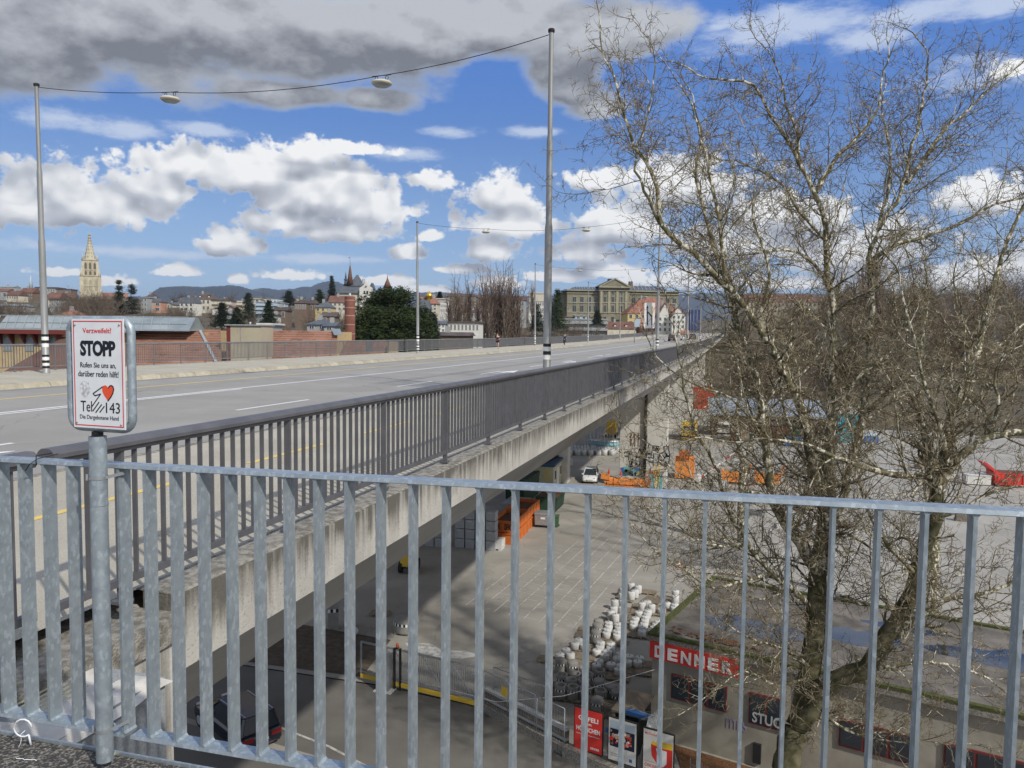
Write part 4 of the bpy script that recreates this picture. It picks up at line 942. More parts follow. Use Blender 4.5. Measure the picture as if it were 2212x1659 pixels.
for it in range(60):
    for i in range(len(PTS)):
        for j in range(i):
            a, c = PTS[i], PTS[j]; dx, dy = a[1]-c[1], a[2]-c[2]; d = sqrt(dx*dx+dy*dy)+1e-6; mn = .51 if a[0] == c[0] == 'rod' else .58
            if d < mn: e = (mn-d)/2/d; a[1] += dx*e; a[2] += dy*e; c[1] -= dx*e; c[2] -= dy*e
rodm = MB(); rodm.lathe((0, 0, 0), [(.01, 0), (.225, 0), (.235, .02), (.235, .44), (.225, .46), (.01, .465)], 18); 
hookm = MB(); hookm.cyl((.02, 0, .46), .022, .14, 6); 
openm = MB(); openm.lathe((0, 0, 0), [(.01, 0), (.27, 0), (.28, .02), (.28, .58), (.27, .60), (.215, .60), (.205, .58), (.20, .35), (.01, .34)], 22)
domem = MB(); domem.lathe((0, 0, 0), [(.01, 0), (.27, 0), (.28, .02), (.28, .55), (.26, .61), (.20, .64), (.01, .655)], 22)
bandm = MB()
for k in range(22):
    a0, a1 = 2*pi*k/22, 2*pi*(k+1)/22; r = .2825
    bandm.add([(r*cos(a0), r*sin(a0), .34), (r*cos(a1), r*sin(a1), .34), (r*cos(a1), r*sin(a1), .43), (r*cos(a0), r*sin(a0), .43)], [(0, 1, 2, 3)], k % 2)
ME = dict(rod=rodm.mesh('body', 'conw'), hook=hookm.mesh('lifting_rod', 'galv2'), open=openm.mesh('body', 'cong'), dome=domem.mesh('body', 'cong'), band=bandm.mesh('striped_band', ['black', 'wht']))
LB = dict(rod=('pale round concrete base with steel rod, in the crowd beside the flat roofed building', 'concrete sign bases with rods'), open=('open topped concrete ring with striped band near the street wall', 'open concrete rings with striped bands'), dome=('closed round concrete bollard with striped band near the street wall', 'closed concrete bollards with striped bands'))
for kind_, x, y, hh in PTS:
    t = thing(dict(rod='concrete_weight', open='concrete_ring', dome='concrete_bollard')[kind_], LB[kind_][0], dict(rod='concrete weight', open='concrete ring', dome='bollard')[kind_], (x, y, ZY+.12), random.uniform(0, 6), LB[kind_][1])
    bo = obj('body', ME[kind_], t)
    if kind_ == 'rod': bo.scale[2] = hh/.465; obj('lifting_rod', ME['hook'], t, (0, 0, hh-.465))
    else: obj('striped_band', ME['band'], t)
# pallets under them
pmx = MB()
for k in range(7): pmx.box(-.6, .6, -.4+k*.122, -.4+k*.122+.09, .10, .12)
for k in (-.5, 0, .42): pmx.box(k, k+.1, -.4, .42, 0, .10)
pal = pmx.mesh('deck', 'wood')
taken = []
def pallet(x, y, rz, label, group=None):
    t = thing('pallet', label, 'pallet', (x, y, ZY), rz, group); obj('boards', pal, t); return t
used = set()
for kind_, x, y, hh in PTS:
    k = (round(x/1.25), round(y/.95))
    if k not in used:
        used.add(k); pallet(k[0]*1.25, k[1]*.95, -.0, 'wooden pallet under the crowded concrete sign bases', 'pallets under the concrete bases')
for j, (p, r_) in enumerate((((990, 345), -.3), ((1010, 330), -.3), ((700, 690), -.25))):
    q = gz(*s5(*p), ZY+.12); pallet(q.x, q.y, r_, ['bare weathered pallet lying between the sign bases, near one of the pair', 'bare weathered pallet lying between the sign bases, far one of the pair', 'bare pallet in front of the sign bases'][j])
for k in range(4):
    q = gz(*s8(1120, 850+k*4), ZY+.2+.16*k); o = MB(); o.box(-.7, .7, -.35, .35, 0, .10)
    for kk in range(5): o.box(-.7, .7, -.33+kk*.14, -.25+kk*.14, .1, .125)
    ob = o.build('timber_layer', 'timber', None); ob.name = 'pallet'; ob['label'] = 'dark pallet in the stack between rings and lean-to, layer '+['bottom', 'second', 'third', 'top'][k]; ob['category'] = 'pallet'; ob.location = (-5.3, 33.4, ZY+.13*k); ob.rotation_euler[2] = -.25
# round striped drum, pallets and posts under the bridge edge
t = thing('concrete_drum', 'wide round concrete drum with black and white striped band behind the sliding gate', 'concrete drum', (-17.5, 39.4, ZY))
b = MB(); b.lathe((0, 0, .1), [(.01, 0), (.70, 0), (.72, .03), (.72, .72), (.68, .78), (.01, .78)], 28); b.build('body', 'cong', t)
b = MB()
for k in range(36):
    a0, a1 = 2*pi*k/36, 2*pi*(k+1)/36; r = .723
    b.add([(r*cos(a0), r*sin(a0), .52), (r*cos(a1), r*sin(a1), .52), (r*cos(a1), r*sin(a1), .68), (r*cos(a0), r*sin(a0), .68)], [(0, 1, 2, 3)], k % 2)
b.build('striped_band', ['black', 'wht'], t); b = MB(); b.box(-.5, -.3, -.6, .6, 0, .1); b.box(.3, .5, -.6, .6, 0, .1); b.build('skid', 'wood', t)
pallet(-20.1, 41.4, .25, 'old grey pallet lying left of the concrete drum')
for i, (x, y) in enumerate(((-21.6, 38.4), (-20.9, 39.0))):
    t = thing('flat_bollard', ['flat concrete bollard with striped band under the bridge edge, front one', 'flat concrete bollard with striped band under the bridge edge, rear one'][i], 'bollard', (x, y, ZY), .5)
    b = MB(); b.prism([(-.3, 0, 0), (.3, 0, 0), (.3, 0, 1.35), (.2, 0, 1.5), (-.2, 0, 1.5), (-.3, 0, 1.35)], (0, .35, 0)); b.build('slab', 'cong', t)
    b = MB()
    for k in range(4): b.box(-.3+k*.15, -.15+k*.15, -.006, 0, 1.0, 1.2, k % 2)
    b.build('striped_band', ['wht', 'black'], t)
b = MB(); b.ball((0, 0, .2), .35, 8, 0, .7); o = b.build('white_sack', 'conw', None, label='white crumpled sack beside the flat bollards', category='sack'); o.location = (-20.2, 38.1, ZY)
# ---------------- under the bridge: grey crates, skips, bins, site hut
cr = MB(); cr.box(-.38, .38, -.38, .38, .02, .72); cr.box(-.40, .40, -.40, .40, .68, .76); crm = cr.mesh('body', 'crate')
lb_ = MB(); lb_.box(-.22, .12, -.412, -.402, .62, .66); lbm = lb_.mesh('label_strip', 'offw')
for cix in range(4):
    for r_ in range(4):
        if cix == 0 and r_ == 3: continue
        t = thing('storage_crate', f'grey plastic storage crate under the bridge, {["left", "second", "third", "right"][cix]} column, {["bottom", "second", "third", "top"][r_]} row', 'crate', (-20.55+cix*.86, 57.0, ZY+.79*r_), 0, 'stacked grey crates')
        obj('body', crm, t); obj('label_strip', lbm, t)
for cix, r_ in ((0, 0), (0, 1), (1, 0), (1, 1)):
    t = thing('storage_crate', f'grey crate set apart in shade under the bridge, {["left", "right"][cix]} {["bottom", "top"][r_]}', 'crate', (-23.0+cix*.86, 56.6, ZY+.79*r_), 0, 'stacked grey crates'); obj('body', crm, t); obj('label_strip', lbm, t)
b = MB(); b.box(-.6, .6, -.5, .5, .12, .85); b.box(-.55, -.35, -.5, .5, 0, .12); b.box(.35, .55, -.5, .5, 0, .12); o = b.build('body', 'conw', None); o.name = 'pallet_box'; o['label'] = 'white plastic pallet box in front of the orange skips'; o['category'] = 'box'; o.location = (-17.7, 57.3, ZY)
def skip(x, y, z, label, scrib=False):
    t = thing('orange_skip', label, 'skip', (x, y, z)); Wx, Ly, h = 1.9, 4.2, .95
    b = MB()
    for (x0, x1, y0, y1) in ((-Wx/2, Wx/2, 0, .06), (-Wx/2, Wx/2, Ly-.06, Ly), (-Wx/2, -Wx/2+.06, .06, Ly-.06), (Wx/2-.06, Wx/2, .06, Ly-.06)): b.box(x0, x1, y0, y1, .05, h)
    b.box(-Wx/2, Wx/2, 0, Ly, 0, .05); b.build('hull', 'orange', t)
    for k in range(3): b = MB(); b.box(-Wx/2+k*(Wx-.1)/2, -Wx/2+.1+k*(Wx-.1)/2, -.06, 0, 0, h); b.build('rib', 'orange', t)
    for k in range(5): b = MB(); b.box(Wx/2, Wx/2+.06, k*(Ly-.1)/4, .1+k*(Ly-.1)/4, 0, h); b.build('rib', 'orange', t)
    b = MB(); b.box(-Wx/2-.07, Wx/2+.07, -.07, .02, h-.1, h+.0); b.box(Wx/2-.02, Wx/2+.07, .02, Ly, h-.1, h); b.box(-Wx/2-.07, -Wx/2+.02, .02, Ly, h-.1, h); b.build('top_rim', 'orange', t)
    b = MB(); b.box(-Wx/2+.08, Wx/2-.08, .08, Ly-.08, .05, h-.32); b.build('rubble', 'rust', t)
    if scrib:
        for k, x0 in enumerate((-.45, .45)): text('graffiti', 'SFK', .6, .5, 'black', t, (x0, -.008-.0, .2), .03, 0, .004)
    return t
skip(-17.6, 58.7, ZY, 'lower front orange steel skip beside the grey crates'); skip(-17.6, 58.7, ZY+1.0, 'upper front orange steel skip with black scrawls on its end', True)
skip(-17.7, 63.3, ZY, 'lower rear orange steel skip'); skip(-17.7, 63.3, ZY+1.0, 'upper rear orange steel skip')
t = thing('rubbish_container', 'galvanised four wheeled rubbish container with white label right of the skips', 'container', (-15.85, 65.4, ZY), .05)
b = MB(); b.prism([(-.62, -.5, .25), (.62, -.5, .25), (.66, -.5, 1.2), (-.66, -.5, 1.2)], (0, 1.0, 0)); b.build('body', 'galv2', t); b = MB(); b.prism([(-.70, -.55, 1.2), (-.70, .55, 1.2), (-.70, .5, 1.38), (-.70, -.45, 1.3)], (1.4, 0, 0)); b.build('lid', 'galv2', t)
b = MB(); b.box(-.12, .28, -.512, -.502, .78, .95); b.build('label_strip', 'wht', t)
for x in (-.5, .5):
    for y in (-.35, .35): b = MB(); b.tube([(x-.03, y, .1), (x+.03, y, .1)], .1, 10); b.build('wheel', 'rubber', t)
t = thing('wheelie_bin', 'green two wheeled refuse bin beside the galvanised container', 'bin', (-14.75, 65.7, ZY), .1)
b = MB(); b.prism([(-.24, -.28, .06), (.24, -.28, .06), (.28, -.32, .95), (-.28, -.32, .95)], (0, .58, 0)); b.build('body', 'bingreen', t); b = MB(); b.prism([(-.3, -.36, .95), (-.3, .34, .95), (-.3, .34, 1.06), (-.3, -.3, 1.0)], (.6, 0, 0)); b.build('lid', 'bingreen', t); b = MB(); b.tube([(-.3, .25, .1), (.3, .25, .1)], .1, 10); b.build('wheel', 'rubber', t)
for i, (x, y, l, m, lab_) in enumerate(((-16.8, 70.6, 3.6, 'dgreen', 'olive green open topped skip behind the rubbish container'), (-19.4, 67.5, 3.4, 'galv2', 'silver covered tank trailer behind the orange skips'), (-20.5, 72.5, 6, 'dgreen', 'large dark green container in the shade under the bridge'))):
    t = thing('yard_container', lab_, 'container', (x, y, ZY)); b = MB(); h = (1.5, 1.3, 2.6)[i]
    b.prism([(-.9, 0, .15), (.9, 0, .15), (1.05, 0, h), (-1.05, 0, h)], (0, l, 0)); b.build('hull', m, t)
    for k in range(6): b = MB(); b.box(-1.07, 1.07, .05+k*(l-.2)/5, .15+k*(l-.2)/5, h-.25, h+.03); b.build('rib', m, t)
    if i == 0:
        b = MB(); b.box(-.98, .98, .08, l-.08, h-.05, h+.02); b.build('load', 'rust', t); b = MB(); b.box(.55, .8, -.012, 0, .9, 1.2); b.build('label_strip', 'wht', t)
t = thing('site_hut', 'cream site cabin with dark blue roof edge and stacked pipes on its roof', 'cabin', (-20.0, 80.4, ZY), 0.05)
b = MB(); b.box(-3.4, 1.6, 0, 5.6, .1, 2.75); b.build('wall', 'hutc', t); b = MB(); b.box(-3.55, 1.75, -.15, 5.75, 2.75, 3.0); b.build('roof', 'blue', t)
for (x0, x1, z0, z1) in ((-1.6, -.1, 1.1, 2.3),): b = MB(); b.box(x0, x1, -.04, 0, z0, z1); o = b.build('window', 'wht', t); b = MB(); b.box(x0+.1, x1-.1, -.06, -.04, z0+.1, z1-.1); b.build('pane', 'glass', o)
for y0 in (.5, 4.0): b = MB(); b.box(1.6, 1.64, y0, y0+1.0, 1.1, 2.3); o = b.build('window', 'wht', t); b = MB(); b.box(1.64, 1.66, y0+.1, y0+.9, 1.2, 2.2); b.build('pane', 'glass', o)
b = MB(); b.box(1.6, 1.65, 2.2, 3.2, .2, 2.3); b.build('door', 'wht', t); text('graffiti', 'S', .5, 1.2, 'yelp', t, (.9, -.01, 1.2), .0, 0, .004)
for k in range(6): b = MB(); b.tube([(-2.4+k*.55, .3, 3.14), (-1.6+k*.55, 5.2, 3.14)], .13, 10); b.build('roof_pipe', 'rubber', t)
t = thing('hut_steps', 'galvanised steps at the foot of the cream cabin', 'steps', (-18.2, 79.3, ZY)); b = MB()
for k in range(3): b.box(-.5, .5, k*.3, .3+k*.3, k*.2+.1, k*.2+.14)
b.bar((-.5, 0, 0), (-.5, .9, .6), .04, .1); b.bar((.5, 0, 0), (.5, .9, .6), .04, .1); b.build('frame', 'galv2', t)
# forest of sign posts standing in round bases
rr = random.Random(3); pst = MB(); pst.cyl((0, 0, .4), .035, 3.3, 6); pstm = pst.mesh('pole', 'galv2'); bse = MB(); bse.lathe((0, 0, 0), [(.01, 0), (.42, 0), (.42, .75), (.40, .8), (.01, .8)], 14); bsem = bse.mesh('base', 'conw')
for r_ in range(6):
    for k in range(13 if r_ < 4 else 8):
        x = -27.5+k*.93+r_*.25+rr.uniform(-.1, .1); y = 104.6+r_*1.05+k*.32
        if x > -15.3: continue
        t = thing('sign_stand', 'steel sign post standing in a round pale concrete base behind the white car', 'sign post', (x, y, ZY), 0, 'steel posts in round concrete bases'); obj('pole', pstm, t); obj('base', bsem, t)
t = thing('pipe_rack', 'pale blue stacked pipes on timbers beside the sign posts', 'pipes', (-18.5, 112.5, ZY))
for k in range(5): b = MB(); b.tube([(-2, k*.5, .4+.45*(k % 3)), (2.4, k*.5, .4+.45*(k % 3))], .2, 8); b.build('pipe', ('bluew', 'skyb', 'alu')[k % 3], t)
for i, (x, y, z) in enumerate(((-25.2, 96.6, 0), (-24.0, 95.0, 0))):
    t = thing('road_barrier', ['low concrete barrier block with dark scrawls beside the cabin, front one', 'low concrete barrier block beside the cabin, rear one'][i], 'barrier', (-22.2+i*.2, 97-i*-1.4, ZY)); b = MB(); b.prism([(-2, -.3, 0), (-2, .3, 0), (-2, .12, .9), (-2, -.12, .9)], (4, 0, 0)); b.build('block', 'conw', t)
    if i == 0: text('graffiti', 'owo', 2.2, .5, 'black', t, (0, -.25, .15), .02, 0, .01)
t = thing('concrete_block_stack', 'stack of white concrete blocks left of the pier', 'blocks', (-16.6, 125, ZY))
for k in range(7): b = MB(); b.box(-.9+(k % 2)*.3, .9+(k % 2)*.3, 0, 1.2, k*.62, .58+k*.62); b.build('block', 'conw', t)
t = thing('yellow_loader', 'yellow forklift mast in the shade under the bridge beyond the posts', 'forklift', (-19.5, 128, ZY)); b = MB(); b.box(-.9, .9, 0, 2.4, .5, 1.5); b.box(-.7, .7, .6, 2.0, 1.5, 2.6); b.build('body', 'yelp', t)
b = MB(); b.box(-.6, -.45, -.3, -.1, 0, 3.6); b.box(.45, .6, -.3, -.1, 0, 3.6); b.build('mast', 'yelp', t)
for x in (-.8, .8):
    for y in (.4, 2.0): b = MB(); b.tube([(x-.15, y, .4), (x+.15, y, .4)], .4, 12); b.build('wheel', 'rubber', t)
# orange snow plough frames, barriers, pastel road signs at the pier foot
t = thing('orange_plough_rack', 'row of orange steel ploughs and frames parked at the pier foot', 'machine', (-10.6, 82.2, ZY)); rr = random.Random(12)
for k in range(7): b = MB(); x = -2.2+k*.72; b.prism([(x, 0, .9), (x, .5, .8), (x, .9, 1.3), (x, .5, 1.65), (x, .05, 1.5)], (.6, 0, 0)); b.build('blade', 'orange2', t)
for k in range(10): b = MB(); x = -2.4+k*.55; b.bar((x, -.2, .2), (x+rr.uniform(-.2, .2), .2, rr.uniform(1.2, 1.9)), .08, .08); b.build('strut', 'orange2', t)
b = MB(); b.bar((-2.5, -.25, .85), (2.9, -.25, .85), .1, .12); b.bar((-2.5, -.25, 1.25), (2.9, -.25, 1.25), .1, .1); b.bar((-2.5, -.2, .35), (2.9, -.2, .35), .1, .1); b.build('beam', 'orange2', t); b = MB(); b.box(-2.4, 2.6, .1, 1.2, 0, .8); b.build('undercarriage', 'rubber', t)
b = MB(); b.prism([(-2.9, -.1, 1.5), (-1.9, -.1, 1.4), (-2.0, -.1, 2.2), (-2.8, -.1, 2.1)], (0, .3, 0)); b.build('hopper', 'orange2', t)
for x, z in ((-2.0, 2.1), (-.7, 2.0), (2.8, 1.6)): b = MB(); b.lathe((x, 0, z), [(.16, 0), (.02, .6)], 8); b.build('warning_cone', 'redc', t)
for i, (x, c_, lab_) in enumerate(((-8.35, 'orange', 'orange trestle leaning at the pier foot'), (-7.9, 'skyb', 'pale turquoise board leaning at the pier foot, left one'), (-7.5, 'yelp', 'yellow slatted barrier leaning at the pier'), (-7.1, 'skyb', 'pale turquoise board leaning at the pier foot, right one'))):
    t = thing('barrier_board', lab_, 'barrier', (x, 80.9+.25*i, ZY), 0); h = (2.6, 2.5, 3.4, 2.6)[i]
    if i in (1, 3): b = MB(); b.box(-.28, .28, 0, .08, .2, h); b.build('board', c_, t); b = MB(); b.box(-.35, .35, -.2, .4, 0, .12); b.build('foot', 'redc', t)
    else:
        b = MB()
        for k in range(5): b.bar((-.4+k*.16, 0, .15), (-.2+k*.16, .3, h), .05, .05)
        b.build('frame', c_, t); b = MB(); b.bar((-.5, 0, .1), (.5, 0, .1), .1, .1); b.build('foot', c_, t)
b = MB(); a = pp(757, 645); c = pp(873, 668); b.box(a.x, c.x, 85.9, 85.97, c.z, a.z); b.build('red_banner', 'redc', pier)
# right part of the yard, seen through the plane tree
def boxthing(name, lab_, cat, x, y, w_, l_, h_, m, parts=(), rz=0, z=ZY):
    t = thing(name, lab_, cat, (x, y, z), rz); b = MB(); b.box(-w_/2, w_/2, 0, l_, .1, h_); b.build('body', m, t)
    for (pn_, x0, x1, y0, y1, z0, z1, pm2) in parts: b = MB(); b.box(x0, x1, y0, y1, z0, z1); b.build(pn_, pm2, t)
    return t
for i, (x, y) in enumerate(((.6, 91.5), (4.3, 92.0))):
    t = thing('orange_tipper_skip', ['orange tipper body on the yard behind the plane tree, left one', 'orange tipper body on the yard behind the plane tree, right one'][i], 'skip', (x, y, ZY)); b = MB()
    b.prism([(-1.4, 0, .3), (1.2, 0, .3), (1.5, 0, 1.5), (-1.5, 0, 1.5)], (0, 2.2, 0)); b.build('hull', 'orange2', t); b = MB(); b.box(-1.2, 1.2, .1, 2.1, 1.45, 1.52); b.build('load', 'wood', t)
    b = MB(); b.prism([(1.2, .2, .4), (1.9, .2, 2.3), (1.75, .2, 2.3), (1.05, .2, .4)], (0, 1.8, 0)); b.build('tailboard', 'orange2', t)
boxthing('orange_machine', 'orange machine right of the pier', 'machine', -5.2, 93, 2.2, 2.2, 2.6, 'orange2', (('cab', -.6, .6, -.3, .8, 2.6, 3.4, 'orange'),))
boxthing('yellow_truck', 'yellow truck parked beyond the pier', 'truck', -6.6, 128.5, 2.3, 6, 2.8, 'yelp', (('windscreen', -.9, .9, -.02, 0, 1.7, 2.4, 'glass'), ('bumper', -1.1, 1.1, -.05, 0, .4, .8, 'rubber')))
boxthing('white_van', 'white van beside the yellow truck', 'van', -1.2, 137, 2.0, 5, 2.4, 'carw', (('windscreen', -.85, .85, -.02, 0, 1.4, 2.0, 'glass'), ('bumper', -1., 1., -.05, 0, .3, .6, 'rubber')))
boxthing('red_container', 'rust red container box above a pale wall beyond the pier', 'container', -6.6, 152, 6.4, 3, 4.6, 'redc', (('rib', -3.2, 3.2, -.03, 0, 4.3, 4.5, 'redc'),), z=-12.4)
boxthing('white_wall_block', 'pale concrete bunker wall beyond the pier', 'wall', -6.6, 151.0, 9, .8, 3.0, 'conw', (('coping', -4.5, 4.5, -.05, .9, 3.0, 3.15, 'offw'),))
t = thing('storage_shed', 'long low storage shed with pale blue grey roof behind the plane tree', 'shed', (5.8, 138, ZY), .06)
b = MB(); b.box(-9, 9.5, 0, 8, 0, 3.6); b.build('wall', 'brownw', t); b = MB(); b.prism([(-9.5, -.8, 3.6), (-9.5, 9, 5.8), (-9.5, 9, 6.0), (-9.5, -.8, 3.8)], (19.5, 0, 0)); b.build('roof', 'zinc', t)
for k in range(6): b = MB(); b.box(-8.4+k*3.0, -6.2+k*3, -.05, 0, .1, 2.9); b.build('bay', ('rust', 'dgreen', 'brownw')[k % 3], t)
boxthing('shed_row', 'brown lean-to in front of the storage shed', 'shed', 4.6, 131, 9, 3, 3.0, 'rust', (('roof', -4.8, 4.8, -.3, 3.3, 3.0, 3.2, 'droof'), ('board', -2.9, -1.6, -.06, 0, .2, 2.4, 'wood'), ('board', -1.5, -.6, -.06, 0, .2, 1.9, 'dgreen')))
boxthing('blue_skip', 'small blue skip in front of the lean-to', 'skip', 9.6, 127.5, 2.4, 1.6, 1.3, 'bluep', (('rim', -1.25, 1.25, -.05, 1.65, 1.3, 1.38, 'blue'),))
boxthing('turquoise_cabin', 'turquoise cabin with pale roof edge behind the plane tree', 'cabin', 18.6, 135, 3.2, 2.6, 4.8, 'cyan', (('roof', -1.7, 1.7, -.1, 2.7, 4.8, 5.9, 'offw'),))
boxthing('blue_tarpaulin_pile', 'blue tarpaulin covered pile right of the turquoise cabin', 'pile', 22.3, 136, 2.0, 2, 1.3, 'bluep', (('cover', -1.1, 1.1, -.1, 2.1, 1.2, 1.45, 'bluew'),))
t = thing('red_skip', 'bright red open skip at the right edge of the yard', 'skip', (32.4, 101, ZY), .1); b = MB(); b.prism([(-2.4, 0, .2), (2.6, 0, .2), (2.9, 0, 1.6), (-2.6, 0, 1.6)], (0, 2.4, 0)); b.build('hull', 'redp', t)
for k in range(6): b = MB(); b.box(-2.3+k*.9, -2.15+k*.9, -.1, 0, .2, 1.5); b.build('rib', 'redp', t)
b = MB(); b.box(-2.3, 2.5, .1, 2.3, 1.55, 1.61); b.build('load', 'rust', t); b = MB(); b.prism([(-2.5, .1, 1.6), (-3.6, .1, 2.6), (-3.4, .1, 2.7), (-2.1, .1, 1.6)], (0, 2.2, 0)); b.build('loading_flap', 'redp', t)
boxthing('pallet_box_row', 'white slatted box row left of the red skip', 'box', 28.2, 100.8, 2.6, 1.4, 1.1, 'offw', (('rim', -1.35, 1.35, -.05, 1.45, 1.1, 1.2, 'conw'),))
cn = MB(); cn.lathe((0, 0, .03), [(.17, 0), (.13, .15)], 10, 0); cn.lathe((0, 0, .03), [(.13, .15), (.085, .32)], 10, 1); cn.lathe((0, 0, .03), [(.085, .32), (.03, .52), (.001, .53)], 10, 0); cnm = cn.mesh('cone', ['orange2', 'wht']); cf = MB(); cf.box(-.2, .2, -.2, .2, 0, .03); cfm = cf.mesh('foot', 'redc')
for i, (u, v) in enumerate(((1467, 1225), (1610, 930), (1700, 1160))):
    p = gz(u, v); t = thing('traffic_cone', ['orange and white traffic cone standing alone on the yard left of the big tree', 'small traffic cone behind the tree near the sheds', 'traffic cone in the middle of the yard behind the tree stems'][i], 'traffic cone', p); obj('cone', cnm, t); obj('foot', cfm, t)
t = thing('barrier_boom', 'white and red barrier boom standing obliquely behind the tree', 'barrier', tuple(gz(1510, 1045)))
for k in range(8): b = MB(); b.bar((k*.3*1.6, k*.5, .6+k*.33), ((k+1)*.3*1.6, (k+1)*.5, .6+(k+1)*.33), .14, .14); b.build('segment', 'wht' if k % 3 else 'redp', t)
b = MB(); b.box(-.25, .25, -.25, .25, 0, 1.1); b.build('box', 'wht', t)
rr = random.Random(21)
for k in range(34):
    u = rr.uniform(1500, 2200); v = rr.choice([rr.uniform(900, 960), rr.uniform(1000, 1050), rr.uniform(1090, 1190)])
    p = gz(u, v); 
    if p.x > 38 or abs(p.x-5) < 0: continue
    m = rr.choice(['conw', 'offw', 'wood', 'greyw', 'cong', 'timber', 'conw']); w_, l_, h_ = rr.uniform(.5, 1.7), rr.uniform(.5, 1.3), rr.uniform(.25, .9)
    t = thing('material_stack', 'small stack of stone or timber material lying on the yard behind the plane tree', 'material', p, rr.uniform(-.5, .5), 'stacked material on the yard')
    for q in range(3): b = MB(); b.box(-w_/2+rr.uniform(-.05, .05), w_/2, -l_/2, l_/2+rr.uniform(-.05, .05), q*h_/3+.01, (q+1)*h_/3-.01); b.build('slab', m, t)
# ------------------------------------------------ town beyond the bridge
def house(label, u0, u1, vr, ve, vb, dep, wall='cream', roof='tile2', kind='side', nx=3, ny=2, rot=0., deep=10, name='house', cat='house', shut=None, chim=1, wfrac=.42, over=.35, base_ext=9, balc=0):
    k = dep/FOC; wd = (u1-u0)*k; p0 = atd(u0, ve, dep); zb = atd((u0+u1)/2, vb, dep).z; ze = p0.z; zr = atd((u0+u1)/2, vr, dep).z
    h = ze-zb; rh = max(.25, zr-ze)
    t = thing(name, label, cat, (p0.x, p0.y, zb), YAW+radians(rot))
    b = MB(); b.box(0, wd, 0, deep, -base_ext, h)
    if kind == 'front': b.prism([(0, .0, h), (wd, .0, h), (wd/2, .0, h+rh*.97)], (0, deep, 0))
    b.build('wall', wall, t)
    o = over; b = MB()
    if kind == 'side':
        b.prism([(-o, -o, h-.05), (-o, deep+o, h-.05), (-o, deep/2, h+rh)], (wd+2*o, 0, 0))
    elif kind == 'front':
        b.prism([(-o, -o, h-.25), (wd/2, -o, h+rh-.2), (wd/2, -o, h+rh+.1), (-o-.2, -o, h-.1)], (0, deep+2*o, 0)); b.prism([(wd+o, -o, h-.25), (wd+o+.2, -o, h-.1), (wd/2, -o, h+rh+.1), (wd/2, -o, h+rh-.2)], (0, deep+2*o, 0))
    elif kind == 'hip':
        i_ = min(wd*.38, deep*.5); b.add([(-o, -o, h), (wd+o, -o, h), (wd+o, deep+o, h), (-o, deep+o, h), (i_, deep/2, h+rh), (wd-i_, deep/2, h+rh)], [(0, 1, 5, 4), (1, 2, 5), (2, 3, 4, 5), (3, 0, 4), (0, 3, 2, 1)])
    elif kind == 'mansard':
        b.add([(-o, -o, h), (wd+o, -o, h), (wd+o, deep+o, h), (-o, deep+o, h), (wd*.1, deep*.15, h+rh), (wd*.9, deep*.15, h+rh), (wd*.9, deep*.85, h+rh), (wd*.1, deep*.85, h+rh)], [(0, 1, 5, 4), (1, 2, 6, 5), (2, 3, 7, 6), (3, 0, 4, 7), (4, 5, 6, 7), (0, 3, 2, 1)])
    elif kind == 'flat': b.box(-o, wd+o, -o, deep+o, h, h+rh)
    r_ = b.build('roof', roof, t)
    if chim and kind != 'flat':
        for c_ in range(chim): b = MB(); x = wd*(.3+.4*c_); b.box(x, x+.8, deep*.42, deep*.42+.8, h+rh*.5, h+rh+.9); b.build('chimney', 'greyw', r_)
    if kind in ('side', 'hip', 'mansard') and wd > 9 and rh > 2.2:
        nd = int(wd/4.5)
        for c_ in range(nd):
            x = wd*(c_+.75)/(nd+.5); y = deep*.14; b = MB(); z = h+rh*(.16 if kind != 'mansard' else .2); b.box(x-.6, x+.6, y, y+1.6, z, z+1.1); b.prism([(x-.8, y-.1, z+1.1), (x+.8, y-.1, z+1.1), (x, y-.1, z+1.7)], (0, 1.8, 0)); b.build('dormer', roof, r_)
            b = MB(); b.box(x-.4, x+.4, y-.04, y, z+.15, z+.95); b.build('dormer_pane', 'offw' if shut is None else shut, r_)
    if nx and ny:
        cw = wd/nx; ch_ = h/ny; ww = min(1.5, cw*wfrac); wh = min(2.1, ch_*.55)
        b = MB(); b.box(-ww/2-.08, ww/2+.08, -.06, .02, -.08, wh+.08, 0); b.box(-ww/2, -.04, -.075, -.055, 0, wh, 1); b.box(.04, ww/2, -.075, -.055, 0, wh, 1)
        if shut: b.box(-ww, -ww/2-.1, -.07, .0, 0, wh, 2); b.box(ww/2+.1, ww, -.07, .0, 0, wh, 2)
        wm = b.mesh('window', ['offw', 'glass', shut or 'greyw'])
        for j in range(ny):
            for i in range(nx): obj('window', wm, t, (cw*(i+.5), 0, ch_*(j+.28)))
    if balc:
        for j in range(balc):
            z = h*(j+.9)/(balc+.2)-.9; b = MB(); b.box(-.6, wd+.2, -1.3, -.02, z, z+.9); b.build('balcony', wall, t)
    return t
